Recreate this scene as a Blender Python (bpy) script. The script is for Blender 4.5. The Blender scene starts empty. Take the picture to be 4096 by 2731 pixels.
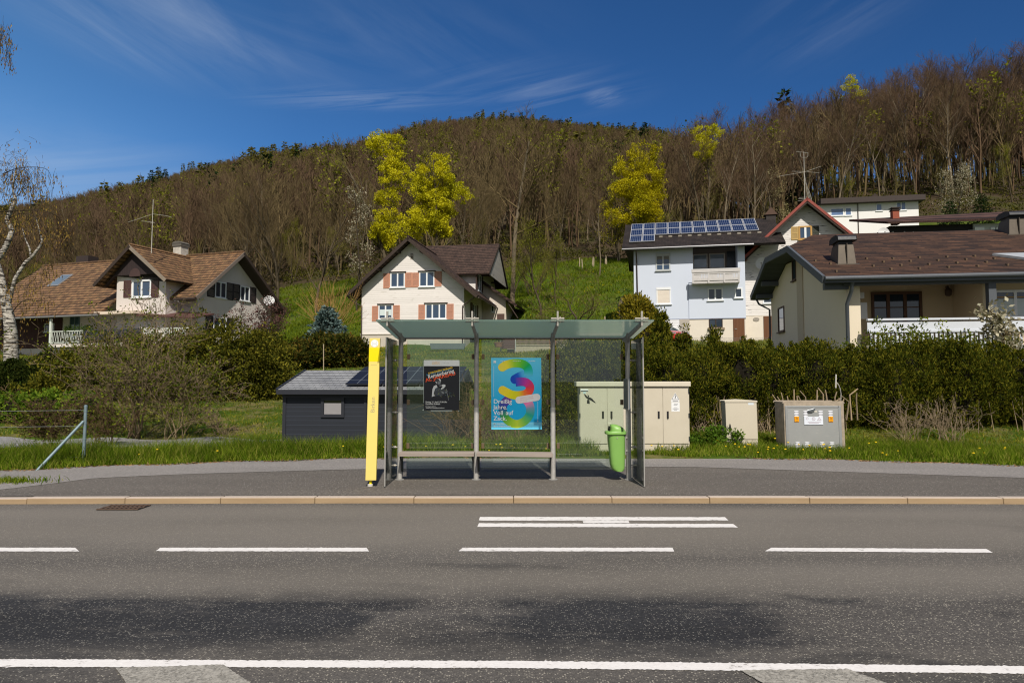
import bpy, math, random
import numpy as np
from mathutils import Vector, Matrix
R = math.radians
SC = bpy.context.scene
COL = SC.collection
rnd = random.Random(7)
NR = np.random.default_rng(11)

# ------------------------------------------------------------------ camera geometry (pixels of the 4096 px photograph)
F, CX, CY = 2800.0, 2048.0, 1365.5
PITCH = math.atan(160 / F)
CAMZ = 1.70
cp, sp = math.cos(PITCH), math.sin(PITCH)

def at(px, py, Y):
    x = (px - CX) / F; y = (CY - py) / F
    t = Y / (cp - y * sp)
    return Vector((x * t, Y, CAMZ + t * (sp + y * cp)))

def on(px, py, z):
    x = (px - CX) / F; y = (CY - py) / F
    d = (x, cp - y * sp, sp + y * cp)
    t = (z - CAMZ) / d[2]
    return Vector((d[0] * t, d[1] * t, z))

class Fr:
    """local frame of a building: u along the front, v into depth, z up from the base"""
    def __init__(s, px, py, Y, yaw):
        s.o = at(px, py, Y); s.yaw = R(yaw)
        s.ex = Vector((math.cos(s.yaw), math.sin(s.yaw), 0)); s.ey = Vector((-math.sin(s.yaw), math.cos(s.yaw), 0))
        s.c = Vector((0, 0, CAMZ)) - s.o
    def _ray(s, px, py):
        x = (px - CX) / F; y = (CY - py) / F
        d = Vector((x, cp - y * sp, sp + y * cp))
        return Vector((s.c.dot(s.ex), s.c.dot(s.ey), s.c.z)), Vector((d.dot(s.ex), d.dot(s.ey), d.z))
    def front(s, px, py, v=0.0):
        c, d = s._ray(px, py); t = (v - c.y) / d.y; p = c + d * t
        return p.x, p.z
    def side(s, px, py, u=0.0):
        c, d = s._ray(px, py); t = (u - c.x) / d.x; p = c + d * t
        return p.y, p.z
    def rect(s, x0, x1, y0, y1, v=0.0):
        a = s.front(x0, (y0 + y1) / 2, v)[0]; b = s.front(x1, (y0 + y1) / 2, v)[0]
        xm = (x0 + x1) / 2
        return a, b, s.front(xm, y1, v)[1], s.front(xm, y0, v)[1]
    def srect(s, x0, x1, y0, y1, u=0.0):
        ym = (y0 + y1) / 2; xm = (x0 + x1) / 2
        a = s.side(x0, ym, u)[0]; b = s.side(x1, ym, u)[0]
        return min(a, b), max(a, b), s.side(xm, y1, u)[1], s.side(xm, y0, u)[1]
    def root(s, name, **k):
        return thing(name, s.o, s.yaw, **k)

# ------------------------------------------------------------------ objects
def tag(o, label=None, cat=None, group=None, kind=None):
    if label: o['label'] = label
    if cat: o['category'] = cat
    if group: o['group'] = group
    if kind: o['kind'] = kind
    return o

def thing(name, loc=(0, 0, 0), rz=0.0, label=None, cat=None, group=None):
    o = bpy.data.objects.new(name, None); COL.objects.link(o)
    o.empty_display_size = .2
    o.location = loc; o.rotation_euler = (0, 0, rz)
    return tag(o, label, cat, group)

KIDS = {}
def link(name, me, parent=None):
    o = bpy.data.objects.new(name, me); COL.objects.link(o)
    if parent is not None:
        o.parent = parent; KIDS.setdefault(parent.name, []).append(o)
    return o

def dup(root, loc, rz=0.0, scale=1.0, label=None, group=None):
    c = root.copy(); COL.objects.link(c); c.location = loc; c.rotation_euler = (0, 0, rz); c.scale = (scale,) * 3 if not hasattr(scale, '__len__') else scale
    if label: c['label'] = label
    if group: c['group'] = group
    for k in KIDS.get(root.name, []):
        d = k.copy(); COL.objects.link(d); d.parent = c
        KIDS.setdefault(c.name, []).append(d)
        for g in KIDS.get(k.name, []):
            e = g.copy(); COL.objects.link(e); e.parent = d
    return c

def Wf(v):            # wall facing the front: a = u, b = z, n outward
    return lambda a, b, n: (a, v - n, b)
def Wr(u):            # wall facing right
    return lambda a, b, n: (u + n, a, b)
def Wl(u):            # wall facing left
    return lambda a, b, n: (u - n, a, b)

class MB:
    def __init__(s):
        s.v = []; s.f = []; s.m = []
    def add(s, vs, fs, mi=0):
        b = len(s.v); s.v.extend(tuple(v) for v in vs)
        s.f.extend(tuple(b + i for i in f) for f in fs); s.m.extend([mi] * len(fs))
        return s
    def hexa(s, p, mi=0):   # 8 points: bottom 4 ccw, top 4
        return s.add(p, [(3, 2, 1, 0), (4, 5, 6, 7), (0, 1, 5, 4), (1, 2, 6, 5), (2, 3, 7, 6), (3, 0, 4, 7)], mi)
    def box(s, x0, x1, y0, y1, z0, z1, mi=0):
        return s.hexa([(x0, y0, z0), (x1, y0, z0), (x1, y1, z0), (x0, y1, z0), (x0, y0, z1), (x1, y0, z1), (x1, y1, z1), (x0, y1, z1)], mi)
    def wbox(s, W, a0, a1, b0, b1, n0, n1, mi=0):
        return s.hexa([W(a0, b0, n1), W(a1, b0, n1), W(a1, b0, n0), W(a0, b0, n0), W(a0, b1, n1), W(a1, b1, n1), W(a1, b1, n0), W(a0, b1, n0)], mi)
    def prism(s, poly, W, n0, n1, mi=0):
        k = len(poly)
        vs = [W(a, b, n0) for a, b in poly] + [W(a, b, n1) for a, b in poly]
        fs = [tuple(range(k)), tuple(range(2 * k - 1, k - 1, -1))]
        fs += [(i, (i + 1) % k, k + (i + 1) % k, k + i) for i in range(k)]
        return s.add(vs, fs, mi)
    def slab(s, q, th, mi=0):
        q = [Vector(p) for p in q]
        n = (q[1] - q[0]).cross(q[2] - q[0]).normalized()
        if n.z < 0: n = -n
        k = len(q)
        vs = q + [p - n * th for p in q]
        fs = [tuple(range(k)), tuple(range(2 * k - 1, k - 1, -1))] + [(i, (i + 1) % k, k + (i + 1) % k, k + i) for i in range(k)]
        return s.add(vs, fs, mi)
    def tube(s, pts, r, n=8, mi=0, cap=True):
        pts = [Vector(p) for p in pts]; k = len(pts)
        rr = r if hasattr(r, '__len__') else [r] * k
        b = len(s.v); prev = None
        for i, p in enumerate(pts):
            d = (pts[min(i + 1, k - 1)] - pts[max(i - 1, 0)])
            d = d.normalized() if d.length > 1e-9 else Vector((0, 0, 1))
            if prev is None:
                a = d.cross(Vector((0, 0, 1)) if abs(d.z) < .9 else Vector((1, 0, 0))).normalized()
            else:
                a = (prev - d * prev.dot(d)).normalized()
            prev = a; c = d.cross(a)
            for j in range(n):
                t = 2 * math.pi * j / n
                s.v.append(tuple(p + (a * math.cos(t) + c * math.sin(t)) * rr[i]))
        for i in range(k - 1):
            for j in range(n):
                j2 = (j + 1) % n
                s.f.append((b + i * n + j, b + i * n + j2, b + (i + 1) * n + j2, b + (i + 1) * n + j)); s.m.append(mi)
        if cap:
            s.f.append(tuple(b + j for j in range(n - 1, -1, -1))); s.m.append(mi)
            s.f.append(tuple(b + (k - 1) * n + j for j in range(n))); s.m.append(mi)
        return s
    def lathe(s, prof, c, n=16, mi=0, sx=1, sy=1):
        b = len(s.v); k = len(prof)
        for r, z in prof:
            for j in range(n):
                t = 2 * math.pi * j / n
                s.v.append((c[0] + r * sx * math.cos(t), c[1] + r * sy * math.sin(t), c[2] + z))
        for i in range(k - 1):
            for j in range(n):
                j2 = (j + 1) % n
                s.f.append((b + i * n + j, b + i * n + j2, b + (i + 1) * n + j2, b + (i + 1) * n + j)); s.m.append(mi)
        s.f.append(tuple(b + j for j in range(n - 1, -1, -1))); s.m.append(mi)
        s.f.append(tuple(b + (k - 1) * n + j for j in range(n))); s.m.append(mi)
        return s
    def disc(s, W, a, b, r, n0, n1, k=24, ry=None, mi=0):
        ry = ry or r
        return s.prism([(a + r * math.cos(2 * math.pi * i / k), b + ry * math.sin(2 * math.pi * i / k)) for i in range(k)], W, n0, n1, mi)
    def text(s, W, txt, a, b, size, n, rot=0.0, sx=1.0, align='LEFT', mi=0, bold=0.0):
        vs, fs = text_geo(txt, size, align, bold)
        c_, s_ = math.cos(rot), math.sin(rot)
        return s.add([W(a + (x * sx) * c_ - y * s_, b + (x * sx) * s_ + y * c_, n) for x, y in vs], fs, mi)
    def build(s, name, mats, parent=None, bevel=0.0, smooth=None, uv=True, seg=2):
        me = bpy.data.meshes.new(name)
        me.from_pydata(s.v, [], s.f)
        for m in (mats if isinstance(mats, (list, tuple)) else [mats]): me.materials.append(m)
        if max(s.m, default=0) > 0: me.polygons.foreach_set('material_index', s.m)
        me.validate(); me.update()
        if uv: metre_uv(me)
        if smooth is not None:
            me.polygons.foreach_set('use_smooth', [True] * len(me.polygons))
            me.set_sharp_from_angle(angle=R(smooth))
        o = link(name, me, parent)
        if bevel:
            b = o.modifiers.new('edge', 'BEVEL'); b.width = bevel; b.segments = seg; b.limit_method = 'ANGLE'; b.angle_limit = R(40)
        return o

def metre_uv(me):
    nl = len(me.loops); npoly = len(me.polygons)
    if not nl: return
    co = np.empty(len(me.vertices) * 3); me.vertices.foreach_get('co', co); co = co.reshape(-1, 3)
    li = np.empty(nl, dtype=np.int32); me.loops.foreach_get('vertex_index', li)
    tot = np.empty(npoly, dtype=np.int32); me.polygons.foreach_get('loop_total', tot)
    no = np.empty(npoly * 3); me.polygons.foreach_get('normal', no); no = no.reshape(-1, 3)
    t = np.stack([-no[:, 1], no[:, 0], np.zeros(npoly)], 1)
    ln = np.linalg.norm(t, axis=1); flat = ln < .05
    t[flat] = (1, 0, 0); ln[flat] = 1; t /= ln[:, None]
    b = np.cross(no, t)
    tl = np.repeat(t, tot, axis=0); bl = np.repeat(b, tot, axis=0); p = co[li]
    uv = np.stack([(p * tl).sum(1), (p * bl).sum(1)], 1)
    lay = me.uv_layers.new(name='metres'); lay.data.foreach_set('uv', uv.astype(np.float32).ravel())

_tc = {}
def text_geo(txt, size, align='LEFT', bold=0.0):
    cu = bpy.data.curves.new('lettering', 'FONT'); cu.body = txt; cu.size = size; cu.align_x = align; cu.resolution_u = 3; cu.offset = bold
    ob = bpy.data.objects.new('lettering', cu)
    me = bpy.data.meshes.new_from_object(ob)
    vs = [(v.co.x, v.co.y) for v in me.vertices]; fs = [tuple(p.vertices) for p in me.polygons]
    bpy.data.meshes.remove(me); bpy.data.objects.remove(ob); bpy.data.curves.remove(cu)
    return vs, fs

def raw_mesh(name, V, Fc, mats, mi=None, smooth=False):
    """V (N,3), Fc (M,k) faces all of k corners"""
    me = bpy.data.meshes.new(name)
    V = np.asarray(V, dtype=np.float32); Fc = np.asarray(Fc, dtype=np.int32)
    me.vertices.add(len(V)); me.vertices.foreach_set('co', V.ravel())
    k = Fc.shape[1]
    me.loops.add(Fc.size); me.loops.foreach_set('vertex_index', Fc.ravel())
    me.polygons.add(len(Fc)); me.polygons.foreach_set('loop_start', np.arange(0, Fc.size, k, dtype=np.int32))
    for m in (mats if isinstance(mats, (list, tuple)) else [mats]): me.materials.append(m)
    if mi is not None: me.polygons.foreach_set('material_index', np.asarray(mi, dtype=np.int32))
    if smooth: me.polygons.foreach_set('use_smooth', np.ones(len(Fc), dtype=bool))
    me.update(calc_edges=True)
    return me

def unit(a):
    return a / np.maximum(np.linalg.norm(a, axis=-1, keepdims=True), 1e-9)

def leaf_cards(P, D, L, Wd):
    """diamond leaves from points P along D, length L, width Wd"""
    n = len(P); D = unit(D)
    S = unit(np.cross(D, NR.normal(size=(n, 3))))
    L = np.broadcast_to(L, (n,))[:, None]; Wd = np.broadcast_to(Wd, (n,))[:, None]
    V = np.stack([P, P + D * L * .45 + S * Wd * .5, P + D * L, P + D * L * .45 - S * Wd * .5], 1).reshape(-1, 3)
    return V, np.arange(4 * n).reshape(n, 4)

def seg_tubes(P0, P1, R0, R1, sides=3):
    n = len(P0); D = unit(P1 - P0)
    ref = np.where(np.abs(D[:, 2:3]) < .9, np.array([[0, 0, 1.]]), np.array([[1., 0, 0]]))
    A = unit(np.cross(D, ref)); B = np.cross(D, A)
    ang = np.arange(sides) * 2 * np.pi / sides
    ring = A[:, None, :] * np.cos(ang)[None, :, None] + B[:, None, :] * np.sin(ang)[None, :, None]
    V = np.concatenate([P0[:, None, :] + ring * R0[:, None, None], P1[:, None, :] + ring * R1[:, None, None]], 1).reshape(-1, 3)
    base = (np.arange(n) * 2 * sides)[:, None]
    fs = []
    for j in range(sides):
        j2 = (j + 1) % sides
        fs.append(np.concatenate([base + j, base + j2, base + sides + j2, base + sides + j], 1))
    return V, np.stack(fs, 1).reshape(-1, 4)

def clumps(C, rc, nper, L, Wd, up=.5, flat=1.0, shell=.35):
    """leaf cards gathered round clump centres C"""
    n = len(C); rc = np.broadcast_to(rc, (n,))
    O = unit(NR.normal(size=(n, nper, 3))) * (shell + (1 - shell) * NR.random((n, nper, 1)) ** .5)
    O[..., 2] *= flat
    P = (C[:, None, :] + O * rc[:, None, None]).reshape(-1, 3)
    D = (O + np.array([0, 0, up]) + NR.normal(size=O.shape) * .45).reshape(-1, 3)
    m = len(P)
    return leaf_cards(P, D, L * (.6 + .8 * NR.random(m)), Wd * (.6 + .8 * NR.random(m)))

def merge(parts):
    V = []; Fs = []; M = []; b = 0
    for i, (v, f) in enumerate(parts):
        V.append(v); Fs.append(f + b); M.append(np.full(len(f), i)); b += len(v)
    return np.concatenate(V), np.concatenate(Fs), np.concatenate(M)

# ------------------------------------------------------------------ materials
def s2l(r, g, b):
    return tuple((c / 255 / 12.92) if c / 255 <= .04045 else ((c / 255 + .055) / 1.055) ** 2.4 for c in (r, g, b))

class NT:
    def __init__(s, name):
        s.m = bpy.data.materials.new(name); s.m.use_nodes = True
        s.t = s.m.node_tree; s.t.nodes.clear()
        s.out = s.n('ShaderNodeOutputMaterial')
    def n(s, ty, **k):
        nd = s.t.nodes.new(ty)
        for a, b in k.items():
            if a.startswith('i_'): nd.inputs[a[2:].replace('_', ' ')].default_value = b
            else: setattr(nd, a, b)
        return nd
    def l(s, a, b): s.t.links.new(a, b)
    def coord(s, kind='Object'): return s.n('ShaderNodeTexCoord').outputs[kind]
    def noise(s, vec, scale, detail=4, rough=.6, dist=0):
        nd = s.n('ShaderNodeTexNoise'); nd.inputs['Scale'].default_value = scale; nd.inputs['Detail'].default_value = detail
        nd.inputs['Roughness'].default_value = rough; nd.inputs['Distortion'].default_value = dist
        if vec is not None: s.l(vec, nd.inputs['Vector'])
        return nd.outputs['Fac']
    def mapping(s, vec, sc=(1, 1, 1), rot=(0, 0, 0), loc=(0, 0, 0)):
        nd = s.n('ShaderNodeMapping'); nd.inputs['Scale'].default_value = sc; nd.inputs['Rotation'].default_value = rot; nd.inputs['Location'].default_value = loc
        s.l(vec, nd.inputs['Vector']); return nd.outputs['Vector']
    def ramp(s, fac, stops, interp='LINEAR'):
        nd = s.n('ShaderNodeValToRGB'); cr = nd.color_ramp; cr.interpolation = interp
        while len(cr.elements) < len(stops): cr.elements.new(.5)
        for e, (p, c) in zip(cr.elements, stops):
            e.position = p; e.color = (*c, 1) if len(c) == 3 else c
        s.l(fac, nd.inputs['Fac']); return nd.outputs['Color']
    def math(s, op, a, b=None, c=None, clamp=False):
        nd = s.n('ShaderNodeMath', operation=op); nd.use_clamp = clamp
        for i, x in enumerate((a, b, c)):
            if x is None: continue
            if isinstance(x, (int, float)): nd.inputs[i].default_value = x
            else: s.l(x, nd.inputs[i])
        return nd.outputs[0]
    def mix(s, fac, a, b, blend='MIX'):
        nd = s.n('ShaderNodeMix', data_type='RGBA', blend_type=blend)
        for idx, x in ((0, fac), (6, a), (7, b)):
            if isinstance(x, (int, float)): nd.inputs[idx].default_value = x
            elif isinstance(x, (tuple, list)): nd.inputs[idx].default_value = (*x, 1) if len(x) == 3 else x
            else: s.l(x, nd.inputs[idx])
        return nd.outputs[2]
    def bump(s, h, strength=.3, dist=.02):
        nd = s.n('ShaderNodeBump'); nd.inputs['Strength'].default_value = strength; nd.inputs['Distance'].default_value = dist
        s.l(h, nd.inputs['Height']); return nd.outputs['Normal']
    def pbsdf(s, col, rough=.7, metal=0.0, normal=None, spec=.5, **k):
        nd = s.n('ShaderNodeBsdfPrincipled')
        if isinstance(col, (tuple, list)): nd.inputs['Base Color'].default_value = (*col[:3], 1)
        else: s.l(col, nd.inputs['Base Color'])
        if isinstance(rough, (int, float)): nd.inputs['Roughness'].default_value = rough
        else: s.l(rough, nd.inputs['Roughness'])
        nd.inputs['Metallic'].default_value = metal; nd.inputs['Specular IOR Level'].default_value = spec
        for a, b in k.items(): nd.inputs[a.replace('_', ' ')].default_value = b
        if normal is not None: s.l(normal, nd.inputs['Normal'])
        return nd
    def done(s, sh):
        s.l(sh.outputs[0] if hasattr(sh, 'outputs') else sh, s.out.inputs['Surface']); return s.m

def sc3(c, k): return tuple(min(1, x * k) for x in c)

def pmat(name, col, rough=.7, var=.12, vs=3.0, bump=.0, bs=60.0, metal=0.0, spec=.4, dirt=0.0, dirtcol=(.05, .045, .035), **k):
    """painted / plain surface with slight tonal variation, optional grime and fine relief"""
    t = NT(name); co = t.coord()
    c = t.mix(t.noise(co, vs, 6), sc3(col, 1 - var), sc3(col, 1 + var))
    if dirt:
        g = t.ramp(t.noise(co, vs * .7, 8, .7), [(.45, (0, 0, 0)), (.75, (1, 1, 1))])
        c = t.mix(t.math('MULTIPLY', g, dirt), c, dirtcol)
    nm = t.bump(t.noise(co, bs, 5), bump, .01) if bump else None
    rr = t.math('MULTIPLY_ADD', t.noise(co, vs * 4, 4), .2, rough - .1, clamp=True)
    return t.done(t.pbsdf(c, rr, metal, nm, spec, **k))

def tile_mat(name, c1, c2, gap, row=.34, w=.24, moss=None, bumpy=.9):
    """rows of roof tiles in metre UVs"""
    t = NT(name); uv = t.coord('UV')
    br = t.n('ShaderNodeTexBrick'); br.offset = .5; br.inputs['Scale'].default_value = 1.0
    br.inputs['Brick Width'].default_value = w; br.inputs['Row Height'].default_value = row; br.inputs['Mortar Size'].default_value = .012
    br.inputs['Mortar Smooth'].default_value = .6; br.inputs['Bias'].default_value = .0
    br.inputs['Color1'].default_value = (*c1, 1); br.inputs['Color2'].default_value = (*c2, 1); br.inputs['Mortar'].default_value = (*gap, 1)
    t.l(uv, br.inputs['Vector'])
    sep = t.n('ShaderNodeSeparateXYZ'); t.l(uv, sep.inputs[0])
    fr = t.math('FRACT', t.math('DIVIDE', sep.outputs[1], row))
    wav = t.math('ABSOLUTE', t.math('SUBTRACT', t.math('FRACT', t.math('DIVIDE', sep.outputs[0], w)), .5))
    h = t.math('ADD', t.math('SUBTRACT', 1.0, fr), t.math('MULTIPLY', wav, .6))
    edge = t.ramp(fr, [(.0, (.12, .12, .12)), (.2, (.25, .25, .25)), (.42, (1, 1, 1)), (.95, (1.35, 1.35, 1.3))])  # dark row shadow and lit tile face painted into the colour
    c = t.mix(1.0, br.outputs['Color'], edge, 'MULTIPLY')
    n1 = t.noise(uv, 1.3, 8, .7); c = t.mix(1.0, c, t.ramp(n1, [(.3, (.6, .6, .6)), (.7, (1.3, 1.28, 1.2))]), 'MULTIPLY')
    if moss: c = t.mix(t.ramp(t.noise(uv, 2.2, 8, .75), [(.52, (0, 0, 0)), (.7, (.8, .8, .8))]), c, moss)
    return t.done(t.pbsdf(c, .85, 0, t.bump(h, bumpy, .05), .25))

def board_mat(name, col, pitch=.14, dark=.55, rough=.75, depth=.02, var=.1, worn=None, vertical=False):
    """boards or shingles: a groove every `pitch` metres"""
    t = NT(name); uv = t.coord('UV')
    sep = t.n('ShaderNodeSeparateXYZ'); t.l(uv, sep.inputs[0])
    ax = sep.outputs[0 if vertical else 1]
    q = t.math('DIVIDE', ax, pitch); fr = t.math('FRACT', q)
    c = t.mix(t.noise(uv, 1.7, 6), sc3(col, 1 - var), sc3(col, 1 + var))
    wn = t.n('ShaderNodeTexWhiteNoise', noise_dimensions='1D'); t.l(t.math('FLOOR', q), wn.inputs['W'])
    c = t.mix(1.0, c, t.ramp(wn.outputs['Value'], [(0, (.93, .93, .93)), (1, (1.05, 1.05, 1.05))]), 'MULTIPLY')
    if worn:
        mp = t.mapping(uv, (1.2, 8, 1))
        c = t.mix(t.ramp(t.noise(mp, 1.0, 5, .6), [(.60, (0, 0, 0)), (.66, (1, 1, 1))]), c, worn)
    c = t.mix(t.ramp(fr, [(.0, (1, 1, 1)), (.09, (0, 0, 0))]), c, sc3(col, dark))
    return t.done(t.pbsdf(c, rough, 0, t.bump(t.math('SUBTRACT', 1.0, fr), .8, depth), .3))

def leaf_mat(name, cols, trans=.3, vs=.9):
    """foliage: each leaf its own shade out of cols"""
    t = NT(name)
    rp = t.n('ShaderNodeNewGeometry').outputs['Random Per Island']
    k = len(cols)
    c = t.ramp(rp, [(i / max(1, k - 1), x) for i, x in enumerate(cols)])
    c = t.mix(1.0, c, t.ramp(t.noise(t.coord(), vs, 3), [(.3, (.62, .66, .62)), (.7, (1.3, 1.25, 1.15))]), 'MULTIPLY')
    d = t.n('ShaderNodeBsdfDiffuse'); t.l(c, d.inputs[0])
    tr = t.n('ShaderNodeBsdfTranslucent'); t.l(t.mix(1.0, c, (1.15, 1.1, .55), 'MULTIPLY'), tr.inputs[0])
    mx = t.n('ShaderNodeMixShader'); mx.inputs[0].default_value = trans
    t.l(d.outputs[0], mx.inputs[1]); t.l(tr.outputs[0], mx.inputs[2])
    return t.done(mx)

def bark_mat(name, a, b, vs=8):
    t = NT(name); co = t.coord()
    rp = t.n('ShaderNodeNewGeometry').outputs['Random Per Island']
    c = t.mix(t.noise(t.mapping(co, (1, 1, .25)), vs, 6, .7), a, b)
    c = t.mix(1.0, c, t.ramp(rp, [(0, (.75, .75, .75)), (1, (1.25, 1.2, 1.15))]), 'MULTIPLY')
    d = t.n('ShaderNodeBsdfDiffuse'); t.l(c, d.inputs[0])
    return t.done(d)

def glass_mat(name, tint, refl=.08, rough=.0, dirt=0.0):
    """clear sheet: mostly see-through, mirror by angle, a film of dirt"""
    t = NT(name)
    tr = t.n('ShaderNodeBsdfTransparent'); tr.inputs[0].default_value = (*tint, 1)
    gl = t.n('ShaderNodeBsdfGlossy'); gl.inputs['Roughness'].default_value = rough
    fr = t.n('ShaderNodeFresnel'); fr.inputs['IOR'].default_value = 1.5
    m1 = t.n('ShaderNodeMixShader'); t.l(t.math('MULTIPLY_ADD', fr.outputs[0], .9, refl * .3, clamp=True), m1.inputs[0])
    t.l(tr.outputs[0], m1.inputs[1]); t.l(gl.outputs[0], m1.inputs[2])
    if dirt:
        df = t.n('ShaderNodeBsdfDiffuse'); df.inputs[0].default_value = (.32, .4, .36, 1)
        m2 = t.n('ShaderNodeMixShader')
        t.l(t.math('MULTIPLY', t.ramp(t.noise(t.mapping(t.coord(), (3, 3, .6)), 1.5, 7, .65), [(.3, (.25, .25, .25)), (.8, (1, 1, 1))]), dirt), m2.inputs[0])
        t.l(m1.outputs[0], m2.inputs[1]); t.l(df.outputs[0], m2.inputs[2]); m1 = m2
    return t.done(m1)

def pane_mat(name, col=(.02, .03, .045), rough=.04):
    """window pane of a room seen from outside: dark and mirror-like"""
    t = NT(name)
    c = t.mix(t.noise(t.coord(), .6, 2), sc3(col, .6), sc3(col, 1.6))
    return t.done(t.pbsdf(c, rough, 0, t.bump(t.noise(t.coord(), 1.2, 2), .03, .05), .9))
# ------------------------------------------------------------------ camera, sun, sky
cam = bpy.data.cameras.new('camera'); cam.sensor_width = 36; cam.sensor_fit = 'HORIZONTAL'; cam.lens = F * 36 / 4096
cam.clip_start = .05; cam.clip_end = 6000
camo = bpy.data.objects.new('camera', cam); COL.objects.link(camo)
camo.location = (0, 0, CAMZ); camo.rotation_euler = (R(90) + PITCH, 0, 0); SC.camera = camo

SUN_EL, SUN_AZ = 47.0, 8.0        # sun behind the camera, a little to its right
SD = Vector((math.sin(R(SUN_AZ)) * math.cos(R(SUN_EL)), -math.cos(R(SUN_AZ)) * math.cos(R(SUN_EL)), math.sin(R(SUN_EL))))
sl = bpy.data.lights.new('sun', 'SUN'); sl.energy = 4.6; sl.angle = R(.8); sl.color = (1.0, .93, .82)
so = bpy.data.objects.new('sun', sl); COL.objects.link(so); so.location = (0, 0, 50)
so.rotation_euler = (-SD).to_track_quat('-Z', 'Y').to_euler()

W = bpy.data.worlds.new('World'); SC.world = W; W.use_nodes = True
nt = W.node_tree; nt.nodes.clear()
class WT(NT):
    def __init__(s): s.t = nt; s.out = s.n('ShaderNodeOutputWorld')
w = WT()
sky = w.n('ShaderNodeTexSky', sky_type='NISHITA'); sky.sun_disc = False
sky.sun_elevation = R(SUN_EL); sky.sun_rotation = R(180 - SUN_AZ); sky.altitude = 600; sky.air_density = .8; sky.dust_density = .35; sky.ozone_density = 3.5
dirv = w.coord('Generated')
sep = w.n('ShaderNodeSeparateXYZ'); w.l(dirv, sep.inputs[0])
# flat cloud layer: direction / height
hz = w.math('MAXIMUM', sep.outputs[2], .03)
cmb = w.n('ShaderNodeCombineXYZ'); w.l(w.math('DIVIDE', sep.outputs[0], hz), cmb.inputs[0]); w.l(w.math('DIVIDE', sep.outputs[1], hz), cmb.inputs[1])
def wisps(rot, sc, cx, cy, rx, ry, lo, hi, seed):
    """streaked cirrus inside a soft patch of the cloud layer"""
    v = w.mapping(w.mapping(cmb.outputs[0], (1, 1, 1), (0, 0, R(rot))), sc, (0, 0, 0), (seed, seed * 1.7, 0))
    nz = w.noise(v, 1.0, 9, .62, .6)
    px_ = w.math('DIVIDE', w.math('SUBTRACT', cmb_x, cx), rx); py_ = w.math('DIVIDE', w.math('SUBTRACT', cmb_y, cy), ry)
    d = w.math('SQRT', w.math('ADD', w.math('MULTIPLY', px_, px_), w.math('MULTIPLY', py_, py_)))
    m = w.ramp(d, [(0, (1, 1, 1)), (1, (0, 0, 0))], 'EASE')
    return w.math('MULTIPLY', w.ramp(nz, [(lo, (0, 0, 0)), (hi, (1, 1, 1))]), m)
s2 = w.n('ShaderNodeSeparateXYZ'); w.l(cmb.outputs[0], s2.inputs[0]); cmb_x, cmb_y = s2.outputs[0], s2.outputs[1]
parts = [(.8, wisps(-81, (.7, 3.4, 1), -1.0, 1.9, .5, .6, .40, .85, 3.1)), (.75, wisps(9, (1.5, 12, 1), -.55, 2.43, .55, .16, .42, .80, 8.3)), (.42, wisps(30, (1.1, 8, 1), .05, 2.36, .55, .34, .46, .85, 12.4)),
         (.3, wisps(72, (.8, 7, 1), .88, 1.86, .3, .5, .44, .95, 1.9)), (.32, wisps(-60, (.7, 2.4, 1), -.5, 2.0, .9, .5, .42, .85, 21.0)), (.8, wisps(20, (.35, 1.5, 1), -2.3, 3.3, 1.3, 1.4, .34, .8, 5.5)), (.8, wisps(50, (2, 14, 1), .33, 2.42, .10, .12, .45, .8, 33.0))]
tot = None
for k_, q_ in parts:
    q_ = w.math('MULTIPLY', q_, k_); tot = q_ if tot is None else w.math('ADD', tot, q_)
cl = w.math('MULTIPLY', tot, .5, clamp=True)
skc = w.mix(1.0, sky.outputs[0], (.40, .84, 1.20), 'MULTIPLY')
# the sky is brighter away to the left than to the right
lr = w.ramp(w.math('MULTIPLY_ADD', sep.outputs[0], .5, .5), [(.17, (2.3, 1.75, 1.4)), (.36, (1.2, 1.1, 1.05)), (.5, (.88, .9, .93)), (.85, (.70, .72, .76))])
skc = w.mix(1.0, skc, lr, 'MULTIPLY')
skc = w.mix(cl, skc, (6.4, 7.2, 8.4))
# unseen whitish sky behind the camera, added as neutral fill light
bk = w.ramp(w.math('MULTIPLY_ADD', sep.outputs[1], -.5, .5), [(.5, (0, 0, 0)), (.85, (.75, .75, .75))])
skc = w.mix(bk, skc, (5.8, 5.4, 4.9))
# pale horizon haze and an unseen cloud bank far left, added as fill
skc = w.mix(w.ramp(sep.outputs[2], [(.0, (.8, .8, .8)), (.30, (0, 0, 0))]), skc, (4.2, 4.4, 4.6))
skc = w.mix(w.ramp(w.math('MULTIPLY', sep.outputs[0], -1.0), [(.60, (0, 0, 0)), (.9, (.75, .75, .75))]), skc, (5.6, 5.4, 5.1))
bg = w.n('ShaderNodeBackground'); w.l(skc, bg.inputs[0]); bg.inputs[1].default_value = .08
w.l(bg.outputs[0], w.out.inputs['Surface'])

SC.view_settings.view_transform = 'Standard'; SC.view_settings.look = 'None'; SC.view_settings.exposure = .15; SC.view_settings.gamma = 1
SC.cycles.use_denoising = True; SC.cycles.use_adaptive_sampling = False; SC.cycles.filter_width = 1.15; SC.cycles.volume_bounces = 0; SC.cycles.max_bounces = 8; SC.cycles.transparent_max_bounces = 24
SC.cycles.diffuse_bounces = 3; SC.cycles.glossy_bounces = 3; SC.cycles.transmission_bounces = 6
SC.render.film_transparent = False

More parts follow.
